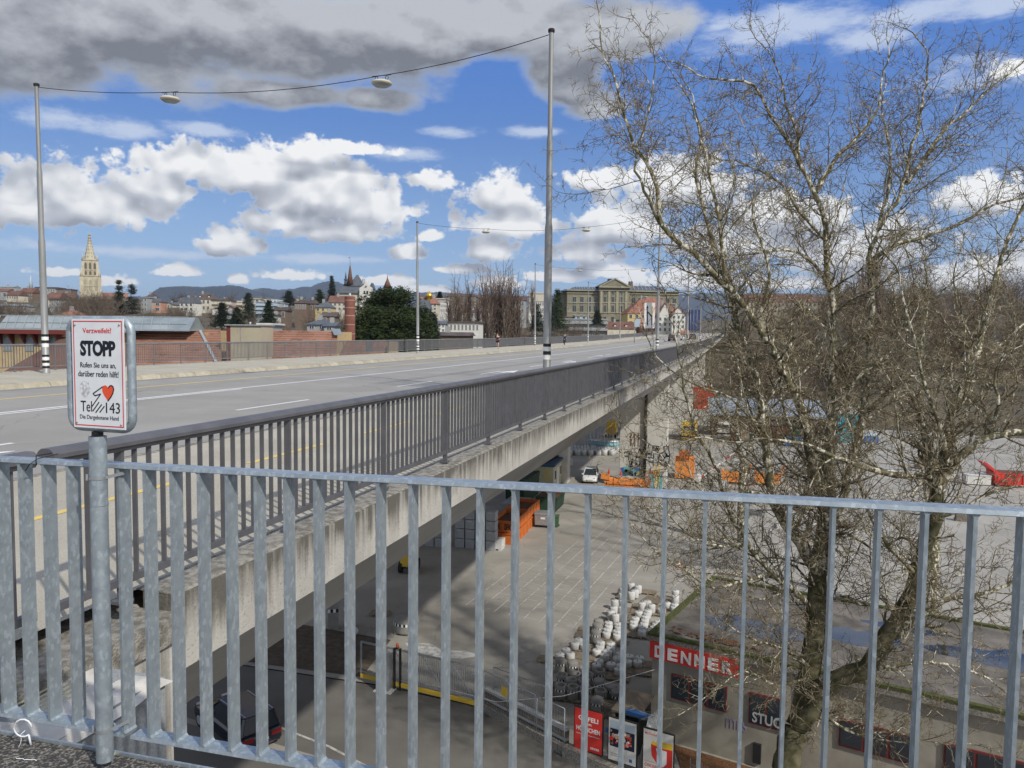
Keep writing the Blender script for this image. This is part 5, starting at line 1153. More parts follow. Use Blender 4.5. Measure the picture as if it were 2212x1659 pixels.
# tiled industrial halls right behind the far fence
def hall(label, u0, u1, vr, d, run, drop, m='tile', y2=None, course=.33, hipl=0, hipr=0, sky=None):
    """one slope facing us; courses of tiles are stepped rows"""
    p0 = atd(u0, vr, d); k = d/FOC; wd = (u1-u0)*k
    t = thing('tiled_hall', label, 'hall', (p0.x, p0.y, p0.z), YAW)
    sl = sqrt(run*run+drop*drop); n = int(sl/course)
    for i in range(n):
        f0, f1 = i/n, (i+1)/n; b = MB(); xa0, xb0 = -hipl*f0, wd+hipr*f0; xa1, xb1 = -hipl*f1, wd+hipr*f1
        z0, z1 = -drop*f0, -drop*f1; y0, y1 = -run*f0, -run*f1
        b.add([(xa0, y0, z0-.03), (xb0, y0, z0-.03), (xb1, y1, z1+.09), (xa1, y1, z1+.09), (xa1, y1, z1-.03), (xb1, y1, z1-.03)], [(0, 3, 2, 1), (3, 4, 5, 2)]); b.build('tile_course', m, t)
    b = MB(); b.prism([(0, 0, -.1), (-hipl, -run, -drop-.1), (-hipl, -run, -drop-9), (0, 0, -drop-9)], (.2, 0, 0)); b.prism([(0, .1, -.1), (wd, .1, -.1), (wd, .1, -14), (0, .1, -14)], (0, 6, 0)); b.box(-hipl+.4, wd+hipr-.4, -run+.7, -run+.9, -drop-9, -drop-.15); b.build('wall', 'yellowbr', t)
    b = MB(); b.bar((-hipl, -run-.1, -drop-.1), (wd+hipr, -run-.1, -drop-.1), .22, .2); b.build('gutter', 'zinc', t); b = MB(); b.box(-hipl, wd+hipr, -run+.1, -run+.6, -drop-.5, -drop-.22); b.build('fascia', 'redwood', t)
    return t
h1 = hall('long orange tiled hall roof with a glazed ridge lantern behind the help sign', 73, 440, 711, 62, 6.5, 4.6, hipl=2.0, hipr=4.6)
h2 = hall('lower orange tiled roof right of the glazed hall', 425, 476, 711, 63.5, 6.0, 4.3, hipr=2.4)
h3 = hall('orange tiled hall roof left of the brick chimney', 562, 728, 712.5, 66, 7.0, 4.8, hipr=1.5)
h4 = hall('end strip of orange tiled roof hidden behind the brick chimney', 722, 840, 735, 70, 5, 2.0)
for hh_, (x0, x1, f) in ((h3, (8, 14, .75)), (h1, (15, 15.5, .3))):
    pass
for k in range(7): b = MB(); x = .8+k*.9; b.box(x, x+.32, -1.9, -1.5, -1.22, -1.10); b.build('roof_light', 'glassb', h3)
for k in range(5): b = MB(); x = 1.2+k*1.2; b.box(x, x+.7, -6.0, -5.4, -4.05, -3.75); b.build('roof_light', 'glassb', h3)
b = MB(); b.prism([(3.6, -5.6, -3.4), (6.5, -5.6, -3.4), (6.5, -4.9, -3.0), (3.6, -4.9, -3.0)], (0, -.05, -.1)); b.build('flat_cap', 'zinc', h3)
# lantern on the first hall
k = 62/FOC; zl = atd(60, 683, 62).z-h1.location.z; xl0, xl1 = -2.0, (402-73)*k
b = MB(); b.prism([(xl0, -1.6, .0), (xl0, 1.6, .0), (xl0, 0.25, 1.08), (xl0, -.25, 1.08)], (xl1-xl0+.9, 0, 0)); la = b.build('lantern', 'glassb', h1)
n = int((xl1-xl0)/.72)
for i in range(n+1):
    x = xl0+i*.72; b = MB(); b.bar((x, -1.66, .02), (x-.45, -.3, 1.10), .05, .05); b.build('glazing_bar', 'zinc', la)
b = MB(); b.bar((xl0-.4, -.25, 1.10), (xl1+.3, -.25, 1.10), .09, .06); b.bar((xl0-.1, -1.68, .02), (xl1+1.0, -1.68, .02), .12, .12); b.bar((xl0, -1.0, .54), (xl1+.5, -1.0, .54), .04, .04); b.build('glazing_rail', 'zinc', la)
b = MB(); b.prism([(xl0-.02, -1.5, 0), (xl0-.02, -.3, 0), (xl0-.02, -.3, .9)], (-.05, 0, 0)); b.build('gable_board', 'redwood', la)
for s_ in (0, 1):
    pA = Vector(((440-73)*k, 0, .04)); b = MB(); b.bar(pA+Vector((-.3, .0, .02)), pA+Vector((4.6, -6.5, -4.55)), .22, .07); 
b.build('hip_flashing', 'zinc', h1)
# yellow brick building far left with brackets
p = atd(-60, 716, 52); t = thing('brick_building', 'yellow brick building with red brown roof brackets at the far left', 'building', (p.x, p.y, p.z), YAW)
b = MB(); b.box(0, 6.2, 0, 9, -12, 0); b.build('wall', 'yellowbr', t); b = MB(); b.box(-.4, 6.8, -.75, 9.4, 0, .18); r_ = b.build('roof', 'zinc', t); b = MB(); b.box(-.4, 6.8, -.8, -.75, -.12, .16); b.build('fascia', 'redwood', t)
for i in range(8): x = .35+i*.8; b = MB(); b.prism([(x, 0, -.9), (x, -.7, -.1), (x, 0, -.1)], (.12, 0, 0)); b.build('bracket', 'redwood', t)
for i in range(4): b = MB(); b.box(.6+i*1.5, 1.2+i*1.5, -.05, 0, -1.3, -.35); b.build('window', 'glassb', t)
for i in range(4): b = MB(); b.box(.6+i*1.5, 1.4+i*1.5, -.05, 0, -4.6, -2.9); b.build('window', 'glass', t)
b = MB(); b.prism([(6.3, -.2, -.3), (8.6, -1.0, -.3), (8.4, -5.2, -3.2), (4.2, -4.6, -3.0)], (0, 0, -.12)); b.build('side_roof', 'tile2', t)
p = atd(0, 700, 75); t = thing('roof_terrace', 'green railed roof terrace at far left behind the yellow building', 'terrace', (p.x-2, p.y, p.z), YAW); b = MB(); b.box(-3, 4.5, 0, 3, -4, -.9); b.build('slab', 'zinc', t)
for i in range(24): b = MB(); b.bar((-2.9+i*.31, 0, -.9), (-2.9+i*.31, 0, .1), .03, .03); b.build('baluster', 'moss', t)
b = MB(); b.bar((-3, 0, .1), (4.5, 0, .1), .05, .06); b.build('handrail', 'moss', t)
# beige lift tower and brick chimney
p = atd(497.5, 703, 60); k = 60/FOC; wd = (564-497.5)*k; t = thing('roof_tower', 'beige rendered roof tower with grey flat roof and black streaks between the tiled halls', 'tower', (p.x, p.y, p.z), YAW)
b = MB(); b.box(0, wd, 0, 3, -9, 0); b.build('wall', 'beige', t); b = MB(); b.box(-.32, -.002, .02, 3, -9, -.02); b.build('side_wall', 'redwood', t); b = MB(); b.box(-.42, wd+.1, -.15, 3.2, .0, .09); b.build('roof', 'zinc', t)
for x in (.32, .38): b = MB(); b.cyl((x+.95, .8, .09), .035, .2, 8); b.build('vent', 'alu', t)
for x, w_, z in ((.74, .09, -1.25), (.55, .03, -.6)): b = MB(); b.box(x, x+w_, -.004, 0, z, -.1); b.build('stain', 'cong', t)
dch = 78; r = 10.7/FOC*dch; p = atd(755.8, 640, dch); hch = 14; t = thing('brick_chimney', 'round red brick chimney with pale ring bands in front of the pine', 'chimney', (p.x, p.y, p.z-hch))
def brickw(q, v, base, b):
    br = q.new('ShaderNodeTexBrick'); return base
MB().lathe((0, 0, 0), [(r*1.06, 0), (r*1.0, hch-.06), (r*.93, hch), (r*.6, hch), (r*.6, hch-.5)], 40).build('shaft', 'brick', t)
for vv in (649.5, 665.5, 682.8, 702.2, 722): z = atd(755.8, vv, dch).z-(p.z-hch); MB().lathe((0, 0, z), [(r*1.02, 0), (r*1.045, .0), (r*1.04, .07), (r*1.0, .07)], 40).build('ring_band', 'mortar', t)
rr = random.Random(8); nb = 26; rows = int(5.6/.085)
bk = MB(); wz = 2*pi*r/nb; 
for j in range(0, 300//nb*1):
    pass
bbm = MB(); bbm.box(-.5, .5, -.012, 0.0, -.5, .5); bme2 = bbm.mesh('brick', 'brick')
cnt = 0
for j in range(60):
    zz2 = hch-.15-j*.19
    if zz2 < hch-5: break
    for i in range(12):
        if cnt >= 290: break
        a_ = radians(-90)+YAW+(i-5.5+.5*(j % 2))*pi/12.5; rj = r*1.012
        o = obj('brick', bme2, t, (rj*cos(a_), rj*sin(a_), zz2), a_+pi/2); o.scale = (.165, 1, .165); cnt += 1
MB().lathe((0, 0, hch), [(.14, 0), (.12, .3), (.01, .34)], 10).build('cowl', 'zinc', t)
b = MB(); p = atd(716, 721, 66); kk_ = 66/FOC; t = thing('metal_roof', 'light blue ribbed metal roof right of the third tiled hall', 'roof', (p.x, p.y, p.z), YAW)
b.prism([(0, 0, .42), (.75, 0, .42), (1.15, -1.2, -.05), (.5, -1.2, -.05)], (0, 0, -.06)); b.build('sheet', 'zinc', t)
for i in range(5): b = MB(); b.bar((.1+i*.14, 0, .45), (.6+i*.12, -1.2, -.02), .03, .03); b.build('rib', 'zinc', t)
# hillside houses, left to right
HS = [
 ('cream house block with red roof at the far left edge', -30, 14, 622, 629, 645, 420, 'greyw', 'tile2', 'side', 4, 1),
 ('long red roofed house row left of the first lamp post', 14, 42, 627, 638, 647, 410, 'cream', 'tile2', 'side', 5, 1),
 ('red roofed house with white window row beside the green spire', 42, 72, 621, 632, 649, 430, 'brownw', 'tile2', 'side', 6, 2),
 ('brown roofed house right below the green spire', 70, 90, 628, 638, 650, 440, 'brownw', 'tile2', 'hip', 3, 1),
 ('pale gabled house with red roof right of the first lamp post', 104, 127, 630, 643, 652, 380, 'cream', 'tile2', 'side', 3, 1),
 ('red roofed house stepping down towards the brown trees', 127, 148, 633, 642, 655, 390, 'brownw', 'tile2', 'front', 3, 2),
 ('dark house with balconies behind the first lamp post', 106, 141, 645, 648, 661, 350, 'greyw', 'droof', 'flat', 7, 2),
 ('long low grey roofed gallery above the brown slope', 105, 162, 660, 664, 675, 300, 'greyw', 'zinc', 'side', 14, 1),
 ('long low grey gallery at the far left edge', -30, 42, 656, 660, 669, 300, 'greyw', 'zinc', 'side', 14, 1),
 ('small bright red roof above the help sign', 127, 154, 668, 681, 690, 200, 'brownw', 'tile3', 'hip', 2, 1),
 ('flat dark office block on the left skyline', 76, 122, 620, 622.5, 640, 640, 'greyw', 'droof', 'flat', 9, 2),
 ('low dark flat block right of the skyline office block', 121, 153, 624, 626, 640, 620, 'brownw', 'droof', 'flat', 6, 2),
 ('grey block with metal roof at the far left skyline', 0, 30, 616, 620, 632, 620, 'greyw', 'zinc', 'side', 6, 1),
 ('pink house with grey roof and shutters', 318, 347, 644.5, 652, 674, 330, 'pink', 'slate', 'mansard', 2, 2),
 ('greenish wing with bay left of the pink house', 304, 318, 641, 643, 674, 326, 'greyw', 'zinc', 'flat', 2, 3),
 ('dark roofed house behind the pink house', 308, 336, 634, 645, 660, 400, 'brownw', 'droof', 'hip', 3, 1),
 ('white house with dark slate mansard roof', 388, 419, 642, 654, 673, 330, 'offw', 'slate', 'mansard', 3, 2),
 ('large cream building with broad brown hip roof', 416, 463, 632, 646, 672, 350, 'cream', 'droof', 'hip', 5, 2),
 ('wide modern white terrace block with dark balconies', 457, 498, 648, 650, 671, 320, 'cream', 'droof', 'flat', 5, 2),
 ('second modern terrace block stepping right', 496, 523, 650, 652, 672, 330, 'cream', 'cream', 'flat', 3, 2),
 ('small brown roofed house below the terrace block', 492, 506, 660, 668, 694, 250, 'greyw', 'tile2', 'front', 1, 2),
 ('white low house among firs below the terrace block', 466, 485, 664, 667, 680, 270, 'offw', 'droof', 'flat', 3, 1),
 ('light blue modern block with ribbon balconies', 552, 600, 652, 653, 681, 300, 'bluew', 'zinc', 'flat', 6, 3),
 ('white penthouse on the light blue block', 574, 598, 648, 648.6, 653, 305, 'wht', 'wht', 'flat', 3, 1),
 ('right wing of the light blue block', 600, 615, 654, 655, 663, 302, 'bluew', 'zinc', 'flat', 3, 1),
 ('beige cube behind the light blue block', 549, 562, 645, 646, 655, 330, 'cream', 'cream', 'flat', 1, 1),
 ('brown roofed villa with white window row on the slope', 636, 662, 645, 655, 672, 290, 'brownw', 'droof', 'hip', 5, 1),
 ('dark brown roofed villa left of the yellow house', 660, 686, 646, 656, 674, 295, 'brownw', 'droof', 'hip', 3, 1),
 ('yellow house with grey roof', 681, 715, 651, 664, 674, 260, 'yel', 'slate', 'hip', 3, 1),
 ('cream house with red brown roof and round dormers left of the chimney', 710, 757, 638, 653, 672, 290, 'cream', 'tile2', 'side', 5, 2),
 ('house with violet roof and two white windows', 695, 724, 673, 683, 703, 200, 'brownw', 'droof', 'side', 2, 1),
 ('grey slate roofed low house left of the chimney', 663, 706, 689, 701, 714, 150, 'greyw', 'slate', 'hip', 2, 1),
 ('second grey slate roof stepping down to the metal roof', 700, 722, 695, 704, 716, 148, 'greyw', 'slate', 'side', 1, 1),
 ('dark roofed hut on the brown slope', 590, 618, 662, 670, 690, 230, 'brownw', 'droof', 'side', 2, 1),
 ('small white cottage in the brown wood', 583, 594, 678, 681, 693, 210, 'offw', 'droof', 'side', 1, 1),
 ('low hut right above the beige tower', 560, 584, 700, 701.5, 712, 110, 'greyw', 'conw', 'flat', 3, 1),
 ('grey turreted slate roof house right of the pine', 897, 928, 648, 668, 690, 230, 'greyw', 'slate', 'mansard', 3, 2),
 ('cream house with steep red roof right of the second lamp post', 926, 944, 641, 656, 679, 240, 'cream', 'tile3', 'hip', 2, 3),
 ('white flat roofed block with dark strip windows', 944, 966, 645, 646, 676, 260, 'offw', 'offw', 'flat', 5, 3),
 ('wide red brown roof behind the gold dome', 905, 958, 637, 644, 660, 330, 'brownw', 'tile2', 'side', 4, 1),
 ('small dark house with white balcony right of the pine', 944, 962, 692, 699, 719, 170, 'offw', 'slate', 'side', 2, 2),
 ('white framed terrace house behind the poplars', 963, 1036, 694, 697, 719, 175, 'offw', 'droof', 'flat', 9, 1),
 ('long dark low roof in front of the poplars', 931, 1012, 717, 724, 735, 120, 'brownw', 'droof', 'side', 0, 0),
 ('big brown castle like block behind the poplars', 966, 1030, 634, 640, 690, 320, 'brownw', 'droof', 'mansard', 8, 4),
 ('brown roofed block right behind the poplars', 1028, 1085, 636, 643, 690, 330, 'brownw', 'tile2', 'side', 7, 3),
 ('pale house row low behind the poplars', 985, 1080, 668, 674, 690, 260, 'offw', 'tile2', 'side', 12, 1),
 ('red roofed house at the right end of the poplars', 1080, 1134, 640, 648, 680, 330, 'greyw', 'tile2', 'side', 6, 2),
 ('beige windowless cube left of the thick lamp post', 1143.5, 1178, 632, 634, 652, 420, 'cream', 'cream', 'flat', 0, 0),
 ('white flat block under the beige cube', 1143, 1180, 650, 651, 676, 400, 'offw', 'offw', 'flat', 8, 2),
 ('low red roof at the foot of the sandstone building', 1312, 1374, 694, 710, 720, 300, 'cream', 'tile2', 'side', 3, 0),
 ('yellow walled house with big red hipped roof beside the lane sign', 1356, 1476, 641, 677, 720, 330, 'yel', 'tile3', 'hip', 9, 3),
 ('salmon house with orange roof in front of the red hipped roof', 1385, 1434, 686, 703, 718, 300, 'pink', 'tile', 'side', 4, 1),
 ('white gabled house right of the lane sign', 1421, 1453, 654, 684, 718, 290, 'offw', 'tile3', 'front', 3, 3),
 ('white house with red gable at the bridge end', 1452, 1480, 662, 680, 722, 285, 'offw', 'tile3', 'front', 3, 4),
 ('long building with red brown roof behind the tree limbs', 1612, 1760, 634, 652, 678, 430, 'beige', 'tile2', 'side', 18, 2),
 ('second long red brown roof further right behind the twigs', 1765, 1835, 639, 652, 676, 460, 'beige', 'tile2', 'side', 9, 2),
 ('grey roofed pink house on the wooded slope at right', 2030, 2104, 668, 689, 708, 300, 'pink', 'slate', 'mansard', 8, 1),
 ('cream house at the right edge on the wooded slope', 2150, 2235, 684, 698, 722, 280, 'cream', 'tile2', 'hip', 7, 1),
 ('dark gabled roof above the pink house', 2050, 2090, 644, 655, 672, 400, 'brownw', 'slate', 'side', 3, 1),
 ('pale block among the twigs right of the long red roof', 1885, 1960, 668, 676, 694, 330, 'offw', 'tile2', 'side', 8, 1),
]
for r_ in HS:
    lab_, u0, u1, vr, ve, vb, dep, wall, roof, kind, nx, ny = r_
    house(lab_, u0, u1, vr, ve, vb, dep, wall, roof, kind, nx, ny, rot=random.uniform(-6, 6), deep=min(16, max(7, (u1-u0)/FOC*dep*.8)), shut='greyw' if 'shutter' in lab_ else None, balc=3 if 'ribbon' in lab_ else (2 if 'terrace block' in lab_ else 0))
rr = random.Random(5); FC = ['hedge', 'left']
for i in range(60):       # more roofs between the trees of the old town slope
    u = rr.choice([rr.uniform(-60, 175), rr.uniform(290, 520), rr.uniform(520, 760), rr.uniform(1000, 1150)]); d = rr.uniform(430, 620); th = degrees(atan2(u-1106, FOC)); zg = H(th, d); v = 725.7-(zg+4-EYE)/d*FOC+.011*(u-1106)
    w_ = rr.uniform(9, 20)
    house('small town house with a brown roof on the crowded far slope', u, u+w_, v-6, v-rr.uniform(0, 2), v+8, d, rr.choice(['cream', 'offw', 'brownw', 'greyw', 'beige']), rr.choice(['tile2', 'tile2', 'droof', 'slate']), rr.choice(['side', 'hip', 'front']), 3, 1, rot=rr.uniform(-35, 35), deep=8)
for o in [o for o in COL.objects if o.get('label') == 'small town house with a brown roof on the crowded far slope']: o['group'] = 'small houses on the far slope'
# low modern terraces in front of the sandstone building
t = house('long low grey terrace building with balconies in front of the sandstone building', 1202, 1312, 688, 690, 722, 300, 'greyw', 'greyw', 'flat', 12, 2, rot=2, deep=12, balc=2)
house('glass stair cube on the low terrace building', 1243, 1268, 682, 683, 690, 302, 'bluew', 'zinc', 'flat', 2, 1, deep=6)
house('dark brown set back storey of the terrace building', 1215, 1300, 684, 685.5, 692, 308, 'brownw', 'brownw', 'flat', 8, 1, deep=8)
# big sandstone building
dl_ = 350; k = dl_/FOC; p = atd(1224, 720, dl_); t = thing('sandstone_building', 'large greenish sandstone building with central pediment and dark roofs', 'building', (p.x, p.y, p.z), YAW+radians(4))
def zv(v): return atd(1300, v, dl_).z-p.z
def xu(u): return (u-1224)*k
zc = zv(629)
b = MB(); b.box(xu(1224), xu(1292), 0, 22, -6, zc); b.box(xu(1292), xu(1357), -2.5, 24, -6, zc+1.2); b.box(xu(1357), xu(1468), 0, 22, -6, zc); b.box(xu(1208), xu(1224), 4, 20, -6, zc-1); b.build('wall', 'sandst', t)
b = MB()
for (a_, c, y, z) in ((1222, 1292, -.8, zc), (1357, 1470, -.8, zc), (1290.5, 1359, -3.4, zc+1.2), (1206, 1224, 3.4, zc-1)): b.box(xu(a_), xu(c), y, y+1.2, z, z+.5); b.box(xu(a_)+.1, xu(c)-.1, y+.35, y+1.2, z-1.2, z-.9)
b.build('cornice', 'sand2', t)
for z in (zv(655), zv(676), zv(698)): b = MB(); b.box(xu(1224), xu(1292), -.25, 0, z, z+.4); b.box(xu(1357), xu(1468), -.25, 0, z, z+.4); b.box(xu(1292), xu(1357), -2.8, -2.5, z, z+.4); b.build('string_course', 'sand2', t)
za = zv(603.5); zp = zc+1.7
b = MB(); b.prism([(xu(1290), -3.3, zp), (xu(1359), -3.3, zp), (xu(1324.5), -3.3, za)], (0, .5, 0)); b.build('pediment', 'sandst', t)
b = MB()
for s_ in ((1290, 1324.5), (1359, 1324.5)): b.bar((xu(s_[0]), -3.5, zp+.1), (xu(s_[1]), -3.5, za+.2), .5, .5)
b.bar((xu(1290), -3.5, zp), (xu(1359), -3.5, zp), .5, .5); b.build('pediment_moulding', 'sand2', t)
b = MB(); b.prism([(xu(1289), -2.9, zp+.3), (xu(1360), -2.9, zp+.3), (xu(1324.5), -2.9, za+.35)], (0, 25, 0)); rf = b.build('roof', 'droof', t)
for (a_, c, v) in ((1240, 1291, 618), (1362, 1440, 614.5)):
    b = MB(); z1 = zv(v); b.add([(xu(a_)-2, 0.5, zc+.6), (xu(c)+1, .5, zc+.6), (xu(c)+1, 20, zc+.6), (xu(a_)-2, 20, zc+.6), (xu(a_)+1, 7, z1), (xu(c)-.5, 7, z1), (xu(c)-.5, 14, z1), (xu(a_)+1, 14, z1)], [(0, 1, 5, 4), (1, 2, 6, 5), (2, 3, 7, 6), (3, 0, 4, 7), (4, 5, 6, 7)]); o = b.build('roof', 'slate', t)
    for i in range(9): x = xu(a_)+(xu(c)-xu(a_))*(i+.5)/9; b = MB(); b.bar((x-.5, 1.0, zc+1.0), (x-.1, 6.9, z1+.1), .15, .15); b.build('roof_rib', 'bluew', o)
b = MB(); b.prism([(xu(1215), -.5, zc-.2), (xu(1470), -.5, zc-.2), (xu(1466), 1.5, zc+.8), (xu(1220), 1.5, zc+.8)], (0, 18, 0)); b.build('roof', 'slate', t)
for (u, v) in ((1300, 617), (1322, 600), (1369, 605), (1402, 616)): z = zv(v); b = MB(); b.box(xu(u)-.9, xu(u)+.9, 6, 7.6, z-5, z); b.build('chimney', 'droof', rf)
def lw(u, v0, v1, w_, y): b = MB(); z0, z1 = zv(v1), zv(v0); x = xu(u); b.box(x-w_*k/2-.12, x+w_*k/2+.12, y-.12, y, z0-.2, z1+.2); o = b.build('window', 'sand2', t); b = MB(); b.box(x-w_*k/2, x-.06, y-.16, y-.12, z0, z1); b.box(x+.06, x+w_*k/2, y-.16, y-.12, z0, z1); b.build('pane', 'glass', o)
for u in (1240, 1256, 1272, 1286): lw(u, 642, 658, 7.2, -.02); lw(u, 660.5, 676, 7.2, -.02); lw(u, 681, 694, 5, -.02)
for u in (1369, 1384, 1399, 1414, 1429, 1444, 1459): lw(u, 642, 658, 7.2, -.02); lw(u, 660.5, 676, 7.2, -.02); lw(u, 681, 694, 5, -.02)
for u in (1304.5, 1321.5, 1339): lw(u, 630, 637, 5.6, -2.52); lw(u, 641, 653, 5.6, -2.52); lw(u, 660, 675, 5.6, -2.52); lw(u, 684, 698, 5, -2.52)
for u in (1296, 1313, 1330.5, 1350): b = MB(); b.box(xu(u)-.5, xu(u)+.5, -2.85, -2.5, zv(677), zc-.2); b.build('pilaster', 'sand2', t)
# cathedral tower
dk = 1000; k = dk/FOC; pc = atd(196, 633, dk); t = thing('cathedral', 'tall pale stone cathedral tower with openwork spire on the left skyline', 'church', (pc.x, pc.y, pc.z), YAW+radians(29))
def zq(v): return (633-v)*k
def wq(w_): return w_*k/2*.88
b = MB()
W1, W2, W3 = wq(38), wq(31), wq(26)
b.box(-W1, W1, -W1, W1, -30, zq(597)); b.build('lower_stage', 'cath', t)
b = MB(); b.box(-W2, W2, -W2, W2, zq(597), zq(562)); b.build('belfry', 'cath', t)
b = MB(); n = 8; prof = [(W3*.98, zq(562)), (W3*.9, zq(556)), (W3*.60, zq(540)), (W3*.36, zq(528)), (W3*.20, zq(516)), (W3*.08, zq(507)), (.2, zq(504.5))]; b.lathe((0, 0, 0), prof, 8, 0, False); b.build('spire', 'cath', t)
for z, r in ((zq(556), W3*.9), (zq(548), W3*.75), (zq(540), W3*.6), (zq(534), W3*.5), (zq(528), W3*.38), (zq(522), W3*.3), (zq(516), W3*.24), (zq(510), W3*.2)):
    for q in range(8): a_ = q*pi/4+pi/8; b = MB(); b.cyl((r*cos(a_), r*sin(a_), z), .6, 2.6, 5, 0, .05); b.build('crocket', 'cath', t)
for sx in (-1, 1):
    for sy in (-1, 1):
        b = MB(); b.box(sx*W1-2.2, sx*W1+2.2, sy*W1-2.2, sy*W1+2.2, -30, zq(600)); b.cyl((sx*W1, sy*W1, zq(600)), 2.2, 11, 6, 0, .1); b.build('corner_buttress', 'cath', t)
        b = MB(); b.box(sx*W2-1.5, sx*W2+1.5, sy*W2-1.5, sy*W2+1.5, zq(597), zq(566)); b.cyl((sx*W2, sy*W2, zq(566)), 1.6, 10, 6, 0, .1); b.build('corner_turret', 'cath', t)
for row, (v0, v1, Wn, nn) in enumerate(((629, 604, W1, 3), (595, 586, W2, 3), (583, 568, W2, 3))):
    for i in range(nn):
        x = (i-(nn-1)/2)*Wn*.62; w_ = Wn*.16; z0, z1 = zq(v0), zq(v1)
        b = MB(); b.prism([(x-w_, -Wn-.25, z0), (x+w_, -Wn-.25, z0), (x+w_, -Wn-.25, z1-w_*1.5), (x, -Wn-.25, z1), (x-w_, -Wn-.25, z1-w_*1.5)], (0, .3, 0)); b.build('window_opening', 'cathd' if row else 'sand2', t)
        b = MB(); b.box(x+w_*1.5, x+w_*1.9, -Wn-1.0, -Wn, z0, z1+1.5); b.box(x-w_*1.9, x-w_*1.5, -Wn-1.0, -Wn, z0, z1+1.5); b.build('mullion', 'cath', t)
for z, Wn in ((zq(597), W1), (zq(584), W2), (zq(563), W2), (zq(618), W1)):
    b = MB(); b.box(-Wn-.8, Wn+.8, -Wn-.8, Wn+.8, z-.5, z+.7); b.build('gallery', 'cath', t)
b = MB(); b.box(W1, W1+55*k, -6, 6, -30, zq(640)); b.build('nave', 'cath', t); b = MB(); b.prism([(W1, -7, zq(640)), (W1, 7, zq(640)), (W1, 0, zq(631))], (56*k, 0, 0)); b.build('nave_roof', 'tile3', t)
p = atd(67, 626, 700); t = thing('green_spire', 'slim green copper church spire on the left skyline', 'church', (p.x, p.y, p.z), 0); b = MB(); b.box(-1.4, 1.4, -1.4, 1.4, -14, 1); b.build('tower', 'cream', t); b = MB(); b.cyl((0, 0, 1), 1.9, 12.5, 6, 0, .1); b.cyl((0, 0, 13.5), .08, 2, 5); b.build('spire', 'bluew', t)
# museum castle
dm = 430; k = dm/FOC; pm = atd(724, 640, dm); t = thing('museum', 'castle like museum with slate roofs, pyramid tower and slender dark spires', 'museum', (pm.x, pm.y, pm.z), YAW)
def zm(v): return (640-v)*k
def xm(u): return (u-724)*k
b = MB(); b.box(xm(727), xm(779), 0, 14, -12, zm(633)); b.build('wall', 'cream', t)
b = MB(); b.add([(xm(722), -1, zm(633)), (xm(781), -1, zm(633)), (xm(781), 15, zm(633)), (xm(722), 15, zm(633)), (xm(736), 7, zm(613)), (xm(781), 7, zm(613))], [(0, 1, 5, 4), (2, 3, 4, 5), (3, 0, 4), (1, 2, 5), (0, 3, 2, 1)]); b.build('roof', 'slate', t)
b = MB(); b.add([(xm(748), 5, zm(616)), (xm(779), 5, zm(616)), (xm(779), 14, zm(616)), (xm(748), 14, zm(616)), (xm(763), 9, zm(591)), (xm(767), 9, zm(591))], [(0, 1, 5, 4), (1, 2, 5), (2, 3, 4, 5), (3, 0, 4), (0, 3, 2, 1)]); b.build('tower_roof', 'slate', t)
b = MB(); b.cyl((xm(751.5), 6, zm(613)), 1.9, zm(572)-zm(613), 8, 0, .35); b.cyl((xm(751.5), 6, zm(572)), .1, 4.4, 5); b.build('spire', 'tile2', t); b = MB(); b.box(xm(751.5)-.8, xm(751.5), 5.9, 6, zm(555.5), zm(554)); b.build('weather_vane', 'rubber', t)
b = MB(); b.cyl((xm(742), 6, zm(614)), 1.1, 3, 8, 0, .7); b.cyl((xm(742), 6, zm(603.5)), 1.3, 1, 8, 0, .5); b.cyl((xm(742), 6, zm(600)), .6, 4, 8, 0, .05); b.build('small_spire', 'slate', t)
b = MB(); b.prism([(xm(778), -2, zm(636)), (xm(806), -2, zm(636)), (xm(806), -2, zm(622)), (xm(797), -2, zm(616)), (xm(792), -2, zm(607)), (xm(787), -2, zm(616)), (xm(778), -2, zm(622))], (0, 6, 0)); b.box(xm(778), xm(806), -2, 4, -12, zm(636)); b.build('gable_wall', 'offw', t)
for x in (787, 793): b = MB(); b.box(xm(x), xm(x+3.6), -2.1, -2, zm(635), zm(628)); b.build('window', 'glass', t)
b = MB(); b.lathe((xm(792), -2.05, zm(619)), [(.01, 0), (.7, 0)], 8); b.box(xm(790.7), xm(793.3), -2.1, -2, zm(620), zm(617)); b.build('window', 'brownw', t)
b = MB(); b.prism([(xm(797), -1, zm(624)), (xm(808), -1, zm(624)), (xm(803), -1, zm(610))], (0, 7, 0)); b.build('side_roof', 'slate', t)
for u in (776, 779.5): b = MB(); b.box(xm(u), xm(u+1.8), 8, 8.6, zm(612), zm(600)); b.build('chimney', 'greyw', t)
p = atd(837, 628, 450); t = thing('dark_turret', 'dark pointed turret above the pine', 'turret', p); b = MB(); b.cyl((0, 0, -4), 3, 6, 8, 0, 2.2); b.cyl((0, 0, 2), 2.4, 5, 8, 0, .4); b.cyl((0, 0, 6), .4, 4, 5, 0, .05); b.build('roof', 'tile2', t)
p = atd(927.5, 644, 330); t = thing('gold_dome', 'small gilded dome on the skyline right of the second lamp post', 'dome', p); b = MB(); b.lathe((0, 0, 0), [(1.2, -1), (1.2, .4), (1.5, .6), (1.3, 1.6), (.5, 2.3), (.05, 3.2)], 12); b.build('dome', 'gold', t); b = MB(); b.box(-1.6, 1.6, -1.6, 1.6, -8, -1); b.build('tower', 'brownw', t)
p = atd(712.5, 612, 3000); t = thing('radio_mast', 'white lattice radio mast on the hill left of the museum', 'mast', p)
for i in range(9): b = MB(); b.cyl((0, 0, -10+i*7), 1.3-.1*i, 7, 6, 0, 1.2-.1*i); b.build('mast_section', 'wht' if i % 2 else 'zinc', t)
